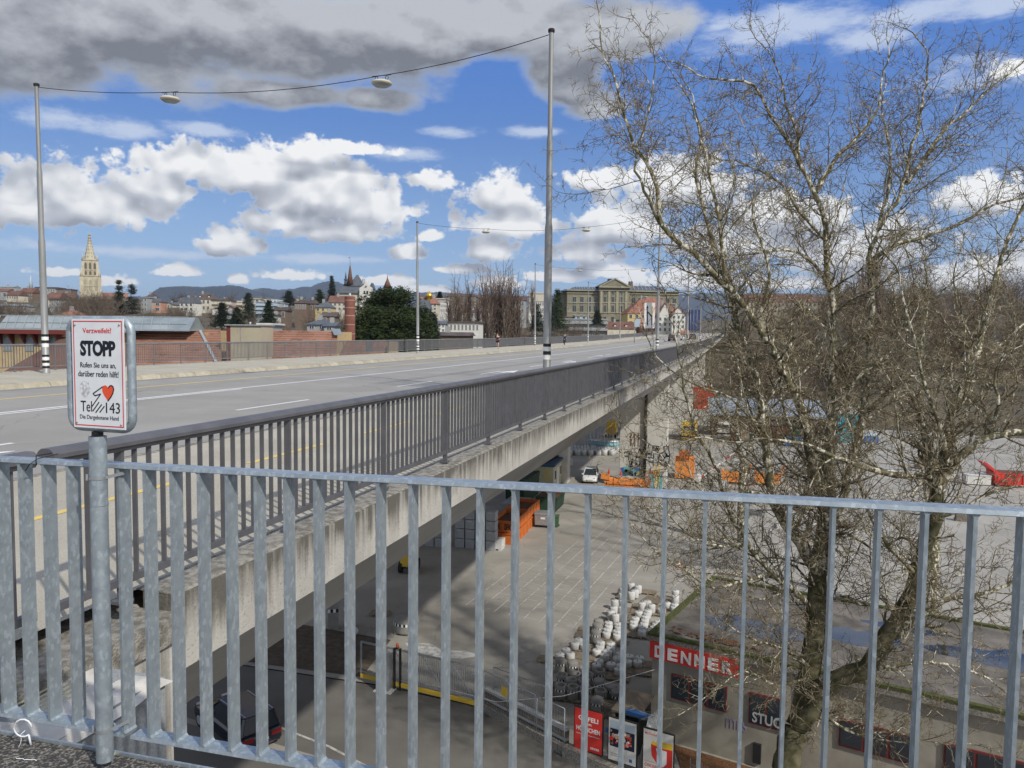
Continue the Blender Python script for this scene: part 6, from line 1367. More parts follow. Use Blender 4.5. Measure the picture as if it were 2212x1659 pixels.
p = atd(1500, 702, 260); t = thing('blue_wrap', 'bright blue wrapped scaffold by the bridge end behind twigs', 'scaffold', p, YAW); b = MB(); b.box(-1.4, 1.9, 0, 3, -2, 5.2); b.build('netting', 'navy2', t)
for i in range(4): b = MB(); b.cyl((-1.4+i*1.1, -.1, -6), .06, 12, 5); b.build('scaffold_pole', 'galv2', t)
# ------------------------------------------------ trees
def rot_about(d, ax, a): return Matrix.Rotation(a, 3, ax) @ d
class Segs:
    def __init__(s): s.a = []; s.b = []; s.r = []; s.q = []
    def add(s, p, q, r0, r1): s.a.append((p.x, p.y, p.z)); s.b.append((q.x, q.y, q.z)); s.r.append(r0); s.q.append(r1)
    def mesh(s, name, n, m): return segmesh(name, s.a, s.b, s.r, s.q, n, m)
def rndperp(d, R):
    v = Vector((R.gauss(0, 1), R.gauss(0, 1), R.gauss(0, 1))); v -= d*v.dot(d); v.normalize(); return v
def branch(R, S2, p, d, L, r, lvl, prm):
    """crooked branch with side shoots; S2: list of Segs per level"""
    n = prm['n'][lvl]; st = L/n; sp_ = prm['sp'][lvl]; acc = R.uniform(0, sp_); r1 = r*prm['taper']
    for i in range(n):
        w_ = prm['wig'][lvl]; d = (d+rndperp(d, R)*R.uniform(0, w_)+Vector((0, 0, prm['up'][lvl]))).normalized()
        q = p+d*st; ra = r+(r1-r)*i/n; rb = r+(r1-r)*(i+1)/n
        S2[lvl].add(p, q, ra, rb)
        if lvl+1 < len(prm['n']):
            acc += st
            while acc > sp_:
                acc -= sp_; t_ = R.random(); s0 = p.lerp(q, t_); sd = (d*R.uniform(.35, .9)+rndperp(d, R)*R.uniform(.6, 1.1)).normalized()
                frac = 1-(i+t_)/n; Lc = L*prm['lf'][lvl]*(.55+.6*frac)*R.uniform(.6, 1.15)
                branch(R, S2, s0, sd, max(Lc, prm['minL'][lvl+1]), max(ra*prm['rf'][lvl], prm['minr']), lvl+1, prm)
        p = q
    if lvl+1 < len(prm['n']): branch(R, S2, p, d, L*.45, r1, lvl+1, prm)
    return p
def plane_tree(label, limbs, seed, dens=1.0, balls=True, rb=None, light=False):
    R = random.Random(seed); t = thing('plane_tree', label, 'tree', rb)
    prm = dict(n=[7, 5, 4, 2], sp=[.34/dens, .24/dens, .175/dens, 9], wig=[.42, .6, .75, .8], up=[.06, .045, .03, .0], lf=[.45, .52, .62, 0], rf=[.55, .6, .75, 1], minL=[1, .6, .3, .13], minr=.0082, taper=.45)
    org = Vector(rb); SS = [Segs() for _ in range(4)]; tips = []
    for li, (pts, r0, r1) in enumerate(limbs):
        P = []; d = pts[0][2]
        for q in pts:
            if len(q) > 2: d = q[2]
            P.append((q[0], q[1], d))
        dd_ = [q[2] if len(q) > 2 else None for q in pts]; known = [i for i, x in enumerate(dd_) if x is not None]
        for i in range(len(P)):
            if dd_[i] is None:
                lo = [k for k in known if k < i]; hi = [k for k in known if k > i]
                if lo and hi: a, c = lo[-1], hi[0]; P[i] = (P[i][0], P[i][1], dd_[a]+(dd_[c]-dd_[a])*(i-a)/(c-a))
        V = [atd(*q) for q in P]
        # smooth and crook
        W_ = []
        for i in range(len(V)-1):
            a = V[max(i-1, 0)]; b0 = V[i]; c = V[i+1]; e = V[min(i+2, len(V)-1)]; m_ = max(2, int((c-b0).length/.35))
            for k in range(m_):
                tt = k/m_; W_.append(.5*((2*b0)+(c-a)*tt+(2*a-5*b0+4*c-e)*tt*tt+(3*b0-a-3*c+e)*tt**3))
        W_.append(V[-1]); n = len(W_)
        W_ = [p+Vector((R.gauss(0, .025), R.gauss(0, .025), R.gauss(0, .02)))*(1 if 0 < i < n-1 else 0) for i, p in enumerate(W_)]
        rs = [r0+(r1-r0)*(i/(n-1))**.8 for i in range(n)]
        W_ = [p-org for p in W_]
        b = MB(); b.tube(W_, rs, 10 if r0 > .15 else 7); b.build('trunk' if li == 0 else 'limb', 'barkd' if (li in (0, 1, 7) and seed == 11) else 'bark', t)
        if li == 0: continue
        acc = 0; total = sum((W_[i+1]-W_[i]).length for i in range(n-1)); run = 0
        for i in range(1, n-1):
            st = (W_[i+1]-W_[i]).length; acc += st; run += st; f = run/total; d = (W_[i+1]-W_[i]).normalized()
            gap = (.28 if rs[i] < .12 else .46)/dens
            while acc > gap:
                acc -= gap; sd = (d*R.uniform(.3, .9)+rndperp(d, R)*R.uniform(.7, 1.1)+Vector((0, 0, .15))).normalized()
                branch(R, SS, W_[i], sd, R.uniform(1.1, 3.2)*(1-.40*f), max(.014, min(rs[i]*.42, .05)*R.uniform(.6, 1)), 0, prm)
        branch(R, SS, W_[-1], (W_[-1]-W_[-3]).normalized(), 2.2, rs[-1], 0, prm)
    crown = obj('crown', SS[0].mesh('crown', 5, 'bark'), t)
    obj('branches', SS[1].mesh('branches', 4, 'twig'), crown); o = obj('twigs', SS[2].mesh('twigs', 3, 'twig'), crown, kind='stuff'); o = obj('twigs', SS[3].mesh('twigs', 3, 'twig'), crown, kind='stuff')
    if balls:
        b = MB(); a = np.array(SS[3].b); top = [i for i in range(len(a)) if a[i][2]+org.z > 5.0 and R.random() < .035]
        for i in top[:330]:
            p = Vector(a[i]); b.tube([p, p-Vector((0, 0, .07))], .002, 3, 0, False); b.ball(p-Vector((0, 0, .085)), .017, 6)
        b.build('seed_balls', 'ball', t, kind='stuff')
    print(label[:20], [len(s_.a) for s_ in SS])
    return t
LM = [
 ([(1698, 1990, 25), (1700, 1860, 25), (1702, 1640, 25), (1725, 1568, 25)], .56, .43),
 ([(1725, 1568, 25), (1747, 1461), (1756, 1400), (1762, 1339), (1768, 1247, 25.5), (1780, 1150), (1788, 1060, 26)], .38, .26),
 ([(1788, 1060, 26), (1795, 927), (1797, 789, 26.5), (1797, 660), (1788, 600), (1784, 494, 26.5), (1756, 408), (1726, 352), (1683, 275, 26), (1653, 232), (1627, 185), (1563, 172, 25.5)], .21, .035),
 ([(1762, 415, 26.5), (1799, 352), (1863, 284, 27), (1898, 228), (1905, 170, 27.5)], .10, .03),
 ([(1726, 352, 26.3), (1722, 290), (1700, 230), (1690, 170), (1660, 110, 26)], .07, .02),
 ([(1768, 1235, 25.5), (1780, 1120, 25), (1765, 1043, 24.5), (1750, 978), (1733, 892, 23.5), (1690, 798), (1629, 695, 22.5), (1578, 626, 22), (1543, 591), (1500, 548, 21.5), (1465, 522), (1425, 482, 21), (1416, 408), (1404, 365), (1369, 322), (1343, 236, 21), (1326, 163)], .21, .03),
 ([(1770, 1236, 25.5), (1750, 1211), (1711, 1151, 24.5), (1672, 1086, 24), (1664, 1056), (1651, 935, 23.5), (1630, 806), (1610, 755, 23.2), (1592, 690), (1570, 620), (1545, 540, 23), (1520, 460), (1505, 390), (1512, 320, 23)], .21, .035),
 ([(1722, 1568, 25), (1765, 1507, 24.6), (1811, 1467), (1872, 1443, 23.7), (1918, 1370), (1964, 1293), (1979, 1247, 23), (2016, 1120), (2026, 1060, 22.5)], .33, .20),
 ([(2026, 1060, 22.5), (2065, 998), (2127, 947), (2209, 932), (2330, 915, 21.5)], .16, .07),
 ([(2026, 1065, 22.5), (2003, 1029), (1931, 1025), (1854, 1006, 22), (1805, 986), (1740, 960), (1670, 950, 21.5)], .13, .04),
 ([(2030, 1060, 22.5), (2040, 960, 23), (2060, 880), (2100, 790), (2125, 700, 23.5), (2150, 600), (2185, 500), (2230, 400, 24)], .15, .04),
 ([(2050, 1015, 22.5), (2035, 930, 22), (2005, 850), (1990, 780), (1965, 700, 21.5), (1950, 640)], .08, .03),
 ([(1783, 1150, 26), (1805, 1110), (1823, 1056, 26.3), (1866, 892, 26.8), (1879, 720), (1883, 634, 27), (1876, 559), (1898, 494), (1945, 417, 27), (1960, 357), (1984, 266), (1999, 185, 27.5), (2005, 120)], .19, .03),
 ([(1958, 395, 27), (1990, 350), (2050, 270, 27.5), (2090, 240), (2140, 190), (2190, 150, 28)], .10, .025),
 ([(1880, 565, 27), (1930, 530, 26.5), (2000, 512), (2080, 480), (2150, 440), (2240, 420, 26)], .09, .03),
 ([(1898, 494, 27), (1920, 400), (1925, 320), (1905, 250), (1915, 180, 27.5)], .07, .02),
 ([(1578, 626, 22), (1562, 560, 21.7), (1556, 480), (1535, 400), (1525, 330), (1500, 250, 21.5)], .08, .025),
 ([(1425, 482, 21), (1400, 430, 20.7), (1380, 390), (1372, 340), (1400, 250), (1412, 170, 20.7)], .05, .02),
 ([(1629, 695, 22.5), (1660, 620, 22.2), (1650, 540), (1625, 470), (1630, 400, 22)], .07, .02),
 ([(1795, 640, 26.5), (1760, 570, 26), (1700, 540), (1630, 548), (1560, 560, 25)], .07, .025),
 ([(1786, 520, 26.5), (1730, 460, 26), (1690, 400), (1640, 368), (1590, 350), (1545, 345, 25.5)], .07, .02),
 ([(1740, 1300, 25.4), (1690, 1255, 24.6), (1664, 1236), (1612, 1172, 23.8), (1578, 1107), (1556, 1043), (1543, 1000, 23), (1503, 927), (1479, 840, 22.5), (1465, 770)], .11, .03),
 ([(1612, 1172, 23.8), (1560, 1180, 23.3), (1500, 1160), (1440, 1110, 23), (1400, 1050)], .045, .015),
 ([(1650, 930, 23.5), (1600, 880, 23), (1560, 850), (1500, 830), (1450, 800, 22.5)], .06, .02),
 ([(1664, 1240, 24.2), (1600, 1255, 23.5), (1540, 1270), (1480, 1230), (1430, 1200, 23)], .06, .02),
 ([(1750, 1440, 25), (1690, 1400, 24.4), (1620, 1380), (1560, 1340, 24)], .07, .02),
 ([(1918, 1370, 23.4), (1990, 1330, 22.8), (2060, 1290), (2140, 1280), (2230, 1230, 22)], .12, .04),
 ([(1872, 1443, 23.7), (1930, 1440, 23), (2010, 1430), (2100, 1450), (2180, 1500, 22.3)], .07, .02),
 ([(1765, 1507, 24.6), (1800, 1560, 24.2), (1860, 1590), (1930, 1580), (2000, 1600, 23.5)], .05, .02),
 ([(1788, 1060, 26), (1740, 1000, 25.6), (1700, 900), (1690, 830), (1710, 740, 25)], .08, .025),
 ([(1866, 892, 26.8), (1930, 840, 26.4), (1990, 800), (2060, 790), (2140, 760), (2210, 700, 26)], .10, .03),
 ([(1795, 900, 26), (1850, 820, 25.6), (1910, 770), (1960, 690), (2020, 640, 25)], .08, .025),
 ([(1979, 1247, 23), (1920, 1180, 22.5), (1880, 1120), (1860, 1060), (1850, 990, 22)], .08, .025),
 ([(1780, 1180, 25.8), (1830, 1150, 25), (1890, 1190, 24.5), (1950, 1160, 24), (2010, 1190, 23.5)], .07, .02),
 ([(1672, 1086, 24), (1620, 1060, 23.5), (1560, 1075, 23), (1500, 1050), (1440, 1000, 22.5)], .06, .018),
 ([(1768, 1300, 25.5), (1830, 1290, 25), (1880, 1310, 24.5), (1900, 1250), (1950, 1230, 24)], .06, .02),
 ([(1711, 1151, 24.5), (1740, 1100, 24), (1720, 1020), (1690, 980, 23.5), (1640, 900)], .06, .02),
 ([(1866, 892, 26.8), (1820, 850, 26.4), (1790, 800), (1750, 790), (1700, 740, 26)], .07, .02),
 ([(2127, 947, 22), (2160, 880, 21.7), (2150, 800), (2190, 730, 21.5)], .07, .02),
 ([(1747, 1461, 25), (1680, 1480, 24.5), (1610, 1450, 24), (1560, 1480, 23.6)], .05, .018),
 ([(2016, 1120, 22.6), (2080, 1100, 22.2), (2150, 1060), (2230, 1050, 21.8)], .08, .03),
]
pb_ = atd(1698, 1900, 25); pb_.z = ZY
plane_tree('huge bare plane tree with mottled cream bark filling the right side', LM, 11, 1.0, True, pb_)
# second and third plane trees, further back to the right
LM2 = [([(2010, 1560, 46), (2012, 1300, 46), (2015, 1180, 46), (2018, 1080, 46)], .42, .34), ([(2018, 1080, 46), (2000, 960), (1985, 850), (1990, 740), (2005, 640), (1995, 540, 46)], .26, .05), ([(2018, 1080, 46), (2050, 980), (2090, 880), (2110, 760), (2150, 650), (2160, 560, 45)], .24, .05),
       ([(2000, 960, 46), (1950, 880, 45), (1910, 800), (1880, 720, 44)], .13, .04), ([(2090, 880, 46), (2150, 820, 45), (2210, 790), (2290, 720, 44)], .14, .05), ([(1990, 740, 46), (1940, 690, 45), (1930, 620), (1900, 560, 45)], .1, .03), ([(2110, 760, 46), (2080, 690, 46), (2060, 600), (2080, 520, 46)], .1, .03)]
p2_ = atd(2010, 1560, 46); p2_.z = ZY
plane_tree('second bare plane tree further back at the right', LM2, 23, .85, False, p2_)
LM3 = [([(1600, 1280, 62), (1602, 1120, 62), (1606, 1000, 62)], .40, .32), ([(1606, 1000, 62), (1590, 920), (1600, 830), (1585, 740), (1600, 660, 62)], .24, .06), ([(1606, 1000, 62), (1640, 920), (1665, 850), (1700, 780), (1710, 700, 62)], .22, .05), ([(1590, 920, 62), (1550, 870), (1530, 800), (1540, 730, 61)], .14, .04), ([(1665, 850, 62), (1720, 820), (1770, 760), (1790, 690, 61)], .14, .04)]
p3_ = atd(1600, 1280, 62); p3_.z = ZY
plane_tree('third bare plane tree standing on the yard left of the main stem', LM3, 31, .7, False, p3_)
# generic bare trees, several builds, copied
def bare_variant(name, seed, h, spread, mt, tall=False, thick=.012, fuzz=1.):
    R = random.Random(seed); SS = [Segs() for _ in range(3)]
    prm = dict(n=[6, 4, 3], sp=[h*.045/fuzz, h*.035/fuzz, 9], wig=[.3, .45, .5], up=[.22 if tall else .08, .12 if tall else .03, .05], lf=[.42, .55, 0], rf=[.55, .7, 1], minL=[h*.1, h*.06, h*.035], minr=thick, taper=.4)
    r = h*.016; tr = MB(); top = h*(.9 if tall else .45); pts = [Vector((0, 0, -2))]+[Vector((R.gauss(0, .02)*h, R.gauss(0, .02)*h, top*k/6)) for k in range(1, 7)]
    tr.tube(pts, [r*(1-.1*k) for k in range(7)], 6); nb_ = 13 if not tall else 26
    for i in range(nb_):
        f = .25+.75*i/nb_; p = pts[0].lerp(pts[-1], f) if True else 0; p = Vector((0, 0, top*f)); a_ = i*2.4+R.uniform(-.4, .4); e = (.35+.75*f)*(1 if not tall else 2.2)
        d = Vector((cos(a_)*spread, sin(a_)*spread, e)).normalized(); branch(R, SS, p, d, h*(.55 if not tall else .30)*R.uniform(.7, 1.1), r*.5, 0, prm)
    t = thing(name, 'x', 'tree'); obj('trunk', tr.mesh('trunk', 'trunk2'), t); s_ = Segs()
    for q in SS: s_.a += q.a; s_.b += q.b; s_.r += q.r; s_.q += q.q
    obj('crown', s_.mesh('crown', 3, mt), t); return t
BV = [bare_variant('bare_tree', 41, 12, 1.0, 'twig2', False, .030, 1.1), bare_variant('bare_tree', 42, 14, .8, 'twig2', False, .032, 1.1), bare_variant('bare_tree', 43, 10, 1.2, 'twig2', False, .03, 1.2), bare_variant('bare_tree', 44, 13, .9, 'twig3', False, .03, 1.1)]
PV = [bare_variant('poplar', 51, 22, .35, 'twig3', True, .032, .9), bare_variant('poplar', 52, 24, .30, 'twig3', True, .032, .9)]
def scatter(V, n, u0, u1, d0, d1, label, group, seed, s0=.8, s1=1.25, vis=None):
    R = random.Random(seed)
    for i in range(n):
        u = R.uniform(u0, u1); d = R.uniform(d0, d1); th = degrees(atan2(u-1106, FOC)); rr_ = d/cos(radians(th)); pt = polar(th, rr_, H(th, rr_)-.5)
        if -32 < pt.x < -1 and pt.y < 420: continue
        sc = R.uniform(s0, s1); tv = R.choice(V); hh = 12.5*sc
        if vis:                                      # keep the tops below the roofs behind
            lim = vis(u); top = 725.7+.011*(u-1106)-(pt.z+hh-EYE)/d*FOC
            if top < lim:
                hmax = (725.7+.011*(u-1106)-lim)*d/FOC+EYE-pt.z
                if hmax < 5: continue
                sc = hmax/12.5
        dup(tv, pt, R.uniform(0, 6.28), label, group, sc)
scatter(BV, 55, -60, 245, 175, 400, 'bare brown tree on the slope left of the cathedral or below it', 'bare trees on the left slope', 1, vis=lambda u: 648 if u < 168 else 640)
scatter(BV, 28, 150, 245, 250, 420, 'bare brown tree in the thicket below the cathedral', 'bare trees below the cathedral', 2, .9, 1.3, vis=lambda u: 634+abs(u-200)*.1)
scatter(BV, 60, 290, 745, 150, 330, 'bare brown tree on the slope between the houses left of the chimney', 'bare trees left of the chimney', 3, .6, 1.1, vis=lambda u: 662 if u < 530 else 668)
scatter(BV, 46, 560, 735, 120, 200, 'bare brown tree right behind the tiled roofs left of the chimney', 'bare trees behind the tiled roofs', 4, .6, .95, vis=lambda u: 662)
scatter(BV[3:], 40, 960, 1190, 120, 230, 'bare reddish brown tree behind the far fence near the jogger', 'reddish bare trees behind the far fence', 5, .6, 1.0)
scatter(BV, 16, 1190, 1330, 200, 290, 'bare tree in front of the terrace building', 'bare trees by the terrace building', 6, .5, .9)
scatter(BV, 120, 1480, 2330, 205, 420, 'bare brown tree in the wood on the slope behind the plane tree', 'bare trees of the right hand wood', 7, .8, 1.25)
scatter(BV, 34, 1560, 2330, 165, 215, 'bare brown tree at the foot of the wood behind the yard', 'bare trees at the foot of the wood', 8, .6, 1.0)
scatter(BV, 22, 300, 1000, 420, 560, 'bare brown tree on the far crest between the town houses', 'bare trees on the far crest', 9, .8, 1.2, vis=lambda u: 632)
R = random.Random(77)
for i in range(15):
    u = (968, 985, 1002, 1012, 1030, 1045, 1052, 1062, 1072, 1080, 1090, 1100, 1108, 1118, 992)[i]; d = R.uniform(190, 215); v = (628, 622, 632, 618, 640, 612, 604, 610, 597, 600, 602, 606, 612, 625, 634)[i]
    th = degrees(atan2(u-1106, FOC)); rr_ = d/cos(radians(th)); pt = polar(th, rr_, H(th, rr_)-.5); top = atd(u, v, d).z; dup(PV[i % 2], pt, R.uniform(0, 6), 'tall slender bare poplar in the row behind the jogger', 'poplar row', (top-pt.z)/26)
for u, v, d in ((1148, 624, 300), (1710+178, 560, 230), (1871, 575, 235), (1858, 590, 228), (1840, 610, 240)):
    th = degrees(atan2(u-1106, FOC)); rr_ = d/cos(radians(th)); pt = polar(th, rr_, H(th, rr_)-.5); top = atd(u, v, d).z; dup(PV[0], pt, R.uniform(0, 6), 'lone bare poplar left of the thick lamp post' if u < 1200 else 'bare poplar rising behind the plane tree limbs', None if u < 1200 else 'poplars behind the plane tree', (top-pt.z)/23)
for o in BV+PV:
    for c in list(o.children): bpy.data.objects.remove(c)
    bpy.data.objects.remove(o)
# evergreens: crowns built of small needle tufts
def tuftmesh(name, pts, size, m, seed, flatz=.5, k=4):
    rs = np.random.RandomState(seed); P = np.repeat(np.asarray(pts, float), k, 0); N = len(P)
    a = rs.normal(size=(N, 3)); a /= np.linalg.norm(a, axis=1, keepdims=True); b_ = rs.normal(size=(N, 3)); b_ -= a*(a*b_).sum(1, keepdims=True); b_ /= np.linalg.norm(b_, axis=1, keepdims=True)
    a[:, 2] *= flatz; s_ = size*rs.uniform(.5, 1.2, (N, 1)); P = P+rs.normal(size=(N, 3))*size*.5
    V = np.stack([P-a*s_, P+b_*s_*.35, P+a*s_], 1).reshape(-1, 3); me = bpy.data.meshes.new(name); me.from_pydata(V.tolist(), [], np.arange(N*3).reshape(-1, 3).tolist()); me.materials.append(M[m]); return me
def pine(label, p, h, w_, m='pine', seed=1, n=130, name='pine_tree', ball=.10, tuft=.32):
    R = random.Random(seed); t = thing(name, label, 'tree', p); MB().tube([(0, 0, -3), (R.uniform(-.3, .3), 0, h*.5), (0, 0, h*.9)], [h*.028, h*.02, h*.008], 8).build('trunk', 'trunk2', t)
    pts = []; br = MB()
    for i in range(n):
        f = R.uniform(.12, 1)**.9; zc_ = h*(.12+.86*f); rad = w_/2*sqrt(max(.03, 1-((f-.32)/.70)**2))*R.uniform(.35, 1.02); a_ = R.uniform(0, 6.28); c = Vector((cos(a_)*rad, sin(a_)*rad, zc_))
        if i % 3 == 0: br.tube([(0, 0, zc_-h*.08), c], [.05, .02], 4)
        rr_ = h*ball*R.uniform(.6, 1.25)
        for k in range(46):
            v = Vector((R.gauss(0, 1), R.gauss(0, 1), R.gauss(0, 1))).normalized()*R.uniform(.55, 1)**.6; pts.append((c.x+v.x*rr_*1.25, c.y+v.y*rr_*1.25, c.z+v.z*rr_*.55))
    br.build('limb', 'trunk2', t); obj('crown', tuftmesh('crown', pts, tuft, m, seed), t); return t
def conifer(label, u, v, vb, d, wpx, seed, m='conif', sparse=0, group=None):
    p = atd(u, vb, d); h = atd(u, v, d).z-p.z; w_ = wpx*1.35*d/FOC; R = random.Random(seed); t = thing('conifer', label, 'tree', p, 0, group); MB().tube([(0, 0, -4), (0, 0, h)], [h*.02, .03], 6).build('trunk', 'trunk2', t); pts = []
    lay = 20
    for i in range(lay):
        f = i/lay; rad = w_*.62*(1-f)**.75*R.uniform(.6, 1.15); nb_ = int(9*(1-f))+4
        if sparse and R.random() < .25: continue
        for k in range(nb_):
            a_ = R.uniform(0, 6.28); L_ = rad*R.uniform(.65, 1.1)
            for q in range(12): s_ = R.random()**.7; pts.append((cos(a_)*L_*s_+R.gauss(0, .06*w_), sin(a_)*L_*s_+R.gauss(0, .06*w_), h*(.08+.9*f)-L_*s_*.3+R.gauss(0, h*.012)))
    obj('crown', tuftmesh('crown', pts, max(.35, h*.032), m, seed), t); return t
p = atd(842, 748, 95); p.z = -6; pine('broad dark green pine right of the brick chimney', p, atd(842, 625, 95).z+6, 9.6, 'pine', 3, 190)
p = atd(800, 748, 92); p.z = -6; pine('lower left shoulder pine beside the brick chimney', p, atd(800, 668, 92).z+6, 4.6, 'pine', 4, 90)
p = atd(905, 748, 98); p.z = -6; pine('lower right shoulder pine beyond the second lamp post', p, atd(905, 668, 98).z+6, 4.4, 'pine', 5, 80)
for i, c in enumerate([('tall fir with gaps right of the cathedral', 258, 602, 690, 330, 26, 1), ('bushy cedar right of the tall fir', 286, 608, 690, 325, 34, 1), ('dark green fir beside the museum', 717, 594, 650, 400, 17, 0), ('fir in front of the terrace block', 537, 631, 690, 240, 30, 0), ('fir left of the yellow house', 690, 624, 672, 300, 30, 0),
      ('round dark fir behind the brown villas', 624, 627, 660, 330, 32, 0), ('dark fir before the light blue block', 581, 647, 705, 190, 26, 0), ('wide dark fir before the terrace block', 480, 652, 704, 210, 34, 0), ('low dark fir at the foot of the terraces', 512, 664, 706, 200, 28, 0), ('narrow cypress right of the pine', 935, 678, 735, 110, 15, 0),
      ('tall green fir left of the sandstone building', 1204, 622, 712, 290, 34, 0), ('dark fir behind the thick lamp post', 1186, 645, 715, 280, 30, 0), ('lower dark fir below the beige cube', 1160, 655, 715, 290, 30, 0), ('small fir on the skyline above the long red roof', 1655, 606, 640, 500, 22, 0), ('spiky fir by the white block', 950, 630, 650, 300, 10, 0),
      ('second skyline fir right of the main stem', 1830, 612, 650, 480, 26, 0), ('dark fir clump on the right skyline', 2060, 622, 660, 420, 40, 0), ('dark fir at the right end of the skyline', 2160, 628, 668, 430, 46, 0), ('fir beside the round turret', 843, 618, 636, 420, 10, 0), ('bushy dark shrub before the terrace building', 1290, 668, 700, 280, 18, 0)]):
    conifer(c[0], c[1], c[2], c[3], c[4], c[5], 100+i, 'conif' if i not in (4, 10) else 'pine', c[6])
# ------------------------------------------------ vehicles and people
def car(name, label, loc, rz, paint, L=4.3, Wc=1.78, Hc=1.48, wagon=False, front_stripe=False, cat='car'):
    t = thing(name, label, cat, loc, rz); x2 = L/2; hb = Hc*.60
    # cross sections along x (front at +x): (x, half width, z bottom, z shoulder, half width roof, z roof)
    roof0 = -x2+(.28 if wagon else .45); sec = [(-x2, .78, .35, hb*.86), (-x2+.12, .87, .22, hb*.98), (-x2*.55, .89, .20, hb), (0, .89, .20, hb*.98), (x2*.5, .89, .20, hb*.94), (x2-.45, .86, .22, hb*.86), (x2-.08, .76, .26, hb*.68), (x2, .64, .34, hb*.58)]
    vs = []; n = 10
    for (x, w_, zb, zs) in sec:
        w_ = w_*Wc/1.78
        for (fy, fz) in ((-1*.9, 0), (-1, .18), (-1.0, .62), (-.95, .92), (-.80, 1), (.80, 1), (.95, .92), (1.0, .62), (1, .18), (.9, 0)): vs.append((x, fy*w_, zb+(zs-zb)*fz))
    fs = []
    for i in range(len(sec)-1):
        for k in range(n): fs.append((i*n+k, (i+1)*n+k, (i+1)*n+(k+1) % n, i*n+(k+1) % n))
    fs += [tuple(range(n)), tuple(reversed(range((len(sec)-1)*n, len(sec)*n)))]
    b = MB(); b.add(vs, fs, 0, True); body = b.build('body', paint, t)
    # greenhouse
    wl, wr = .80*Wc/1.78, .62*Wc/1.78; xf0, xf1 = x2*.42, x2*.04; xr0, xr1 = -x2+.12, roof0
    P = [(xr0, wl, hb*.96), (xr1, wr, Hc), (xf1, wr, Hc), (xf0, wl, hb*.94)]
    b = MB(); vs = [(x, s_*w_, z) for s_ in (-1, 1) for (x, w_, z) in P]; b.add(vs, [(0, 3, 2, 1), (4, 5, 6, 7), (1, 2, 6, 5), (0, 1, 5, 4), (3, 7, 6, 2)]); b.build('greenhouse', 'glass', t)
    b = MB(); b.box(xr1-.02, xf1+.05, -wr-.03, wr+.03, Hc-.01, Hc+.045)
    for s_ in (-1, 1):
        b.bar((xf1, s_*wr, Hc+.01), (xf0, s_*wl, hb*.95), .07, .05); b.bar((xr1, s_*wr, Hc+.01), (xr0+.02, s_*wl, hb*.97), .12, .06); b.bar(((xf1+xr1)/2, s_*(wr+.02), Hc), ((xf1+xr1)/2-.05, s_*(wl+.02), hb*.97), .08, .04); b.bar((xr1*.9, s_*(wr+.02), Hc), (xr0+.35, s_*(wl+.02), hb*.97), .10, .04)
    b.build('roof', paint, t)
    for sx in (-1, 1):
        for sy in (-1, 1):
            c = Vector((sx*L*.31, sy*(Wc/2-.09), .32)); b = MB(); b.tube([c-Vector((0, .11, 0)), c+Vector((0, .11, 0))], .32, 18); wv_ = b.build('wheel', 'rubber', t); b = MB(); b.tube([c-Vector((0, .12, 0)), c+Vector((0, .12, 0))], .20, 14); b.build('rim', 'alu', wv_)
    for sy in (-1, 1):
        b = MB(); b.box(x2-.30, x2-.08, sy*.56-.13, sy*.56+.13, hb*.62, hb*.78); b.build('headlight', 'lens', t)
        b = MB(); b.box(-x2-.012, -x2+.15, sy*.60-.22, sy*.60+.22, hb*.66, hb*.86); b.build('tail_light', 'tail', t)
        b = MB(); b.box(.55, .75, sy*(Wc/2+.02)-.07, sy*(Wc/2+.02)+.07, hb*.98, hb*1.12); b.build('mirror', paint, t)
        b = MB(); b.bar((xr1, sy*wr*.92, Hc+.07), (xf1, sy*wr*.92, Hc+.07), .03, .03)
        if wagon: b.build('roof_rail', 'alu', t)
    b = MB(); b.box(x2-.10, x2-.0, -.38, .38, .36, .50); b.build('grille', 'black', t); b = MB(); b.box(-x2-.02, -x2+.02, -.26, .26, .50, .61); b.build('number_plate', 'offw', t); b = MB(); b.box(x2-.02, x2+.02, -.26, .26, .42, .52); b.build('number_plate', 'offw', t)
    if front_stripe: b = MB(); b.box(-1.2, .4, Wc/2-.01, Wc/2+.008, .45, .75); b.build('blue_stripe', 'bluep', t)
    return t
car('parked_car', 'white hatchback with blue side stripe parked under the bridge beside the graffiti pier', (-15.7, 88.3, ZY), radians(-84), 'carw', 4.1, 1.78, 1.46, False, True)
car('parked_car', 'dark blue estate car with red tail lights below the near railing', (-19.9, 27.1, ZY), radians(152), 'carb', 4.7, 1.86, 1.5, True)
yy = 150
car('moving_car', 'dark grey small car driving away on the bridge near the lane sign', (-13.2, 176, ZR+zd(176)), radians(90), 'navy', 3.9, 1.7, 1.5)
car('moving_car', 'dark car further ahead behind the twigs on the bridge', (-10.2, 205, ZR+zd(205)), radians(90), 'rubber', 4.2, 1.75, 1.5)
t = thing('delivery_van', 'white and orange van on the bridge right of the dark car', 'van', (-11.6, 192, ZR+zd(192)), 0); b = MB(); b.box(-.95, .95, 0, 4.8, .5, 1.5); b.build('body', 'carw', t); b = MB(); b.box(-.95, .95, 0, 4.0, 1.5, 2.5); b.build('box', 'pink', t)
b = MB(); b.box(-.7, .7, -.02, 0, 1.3, 1.48); b.build('bumper', 'black', t)
for x in (-.8, .8):
    for y in (.8, 3.8): b = MB(); b.tube([(x-.1, y, .35), (x+.1, y, .35)], .35, 12); b.build('wheel', 'rubber', t)
car('moving_car', 'silver car among the far traffic at the bridge end', (-15.5, 265, ZR+zd(265)), radians(90), 'alu', 4.2, 1.75, 1.5)
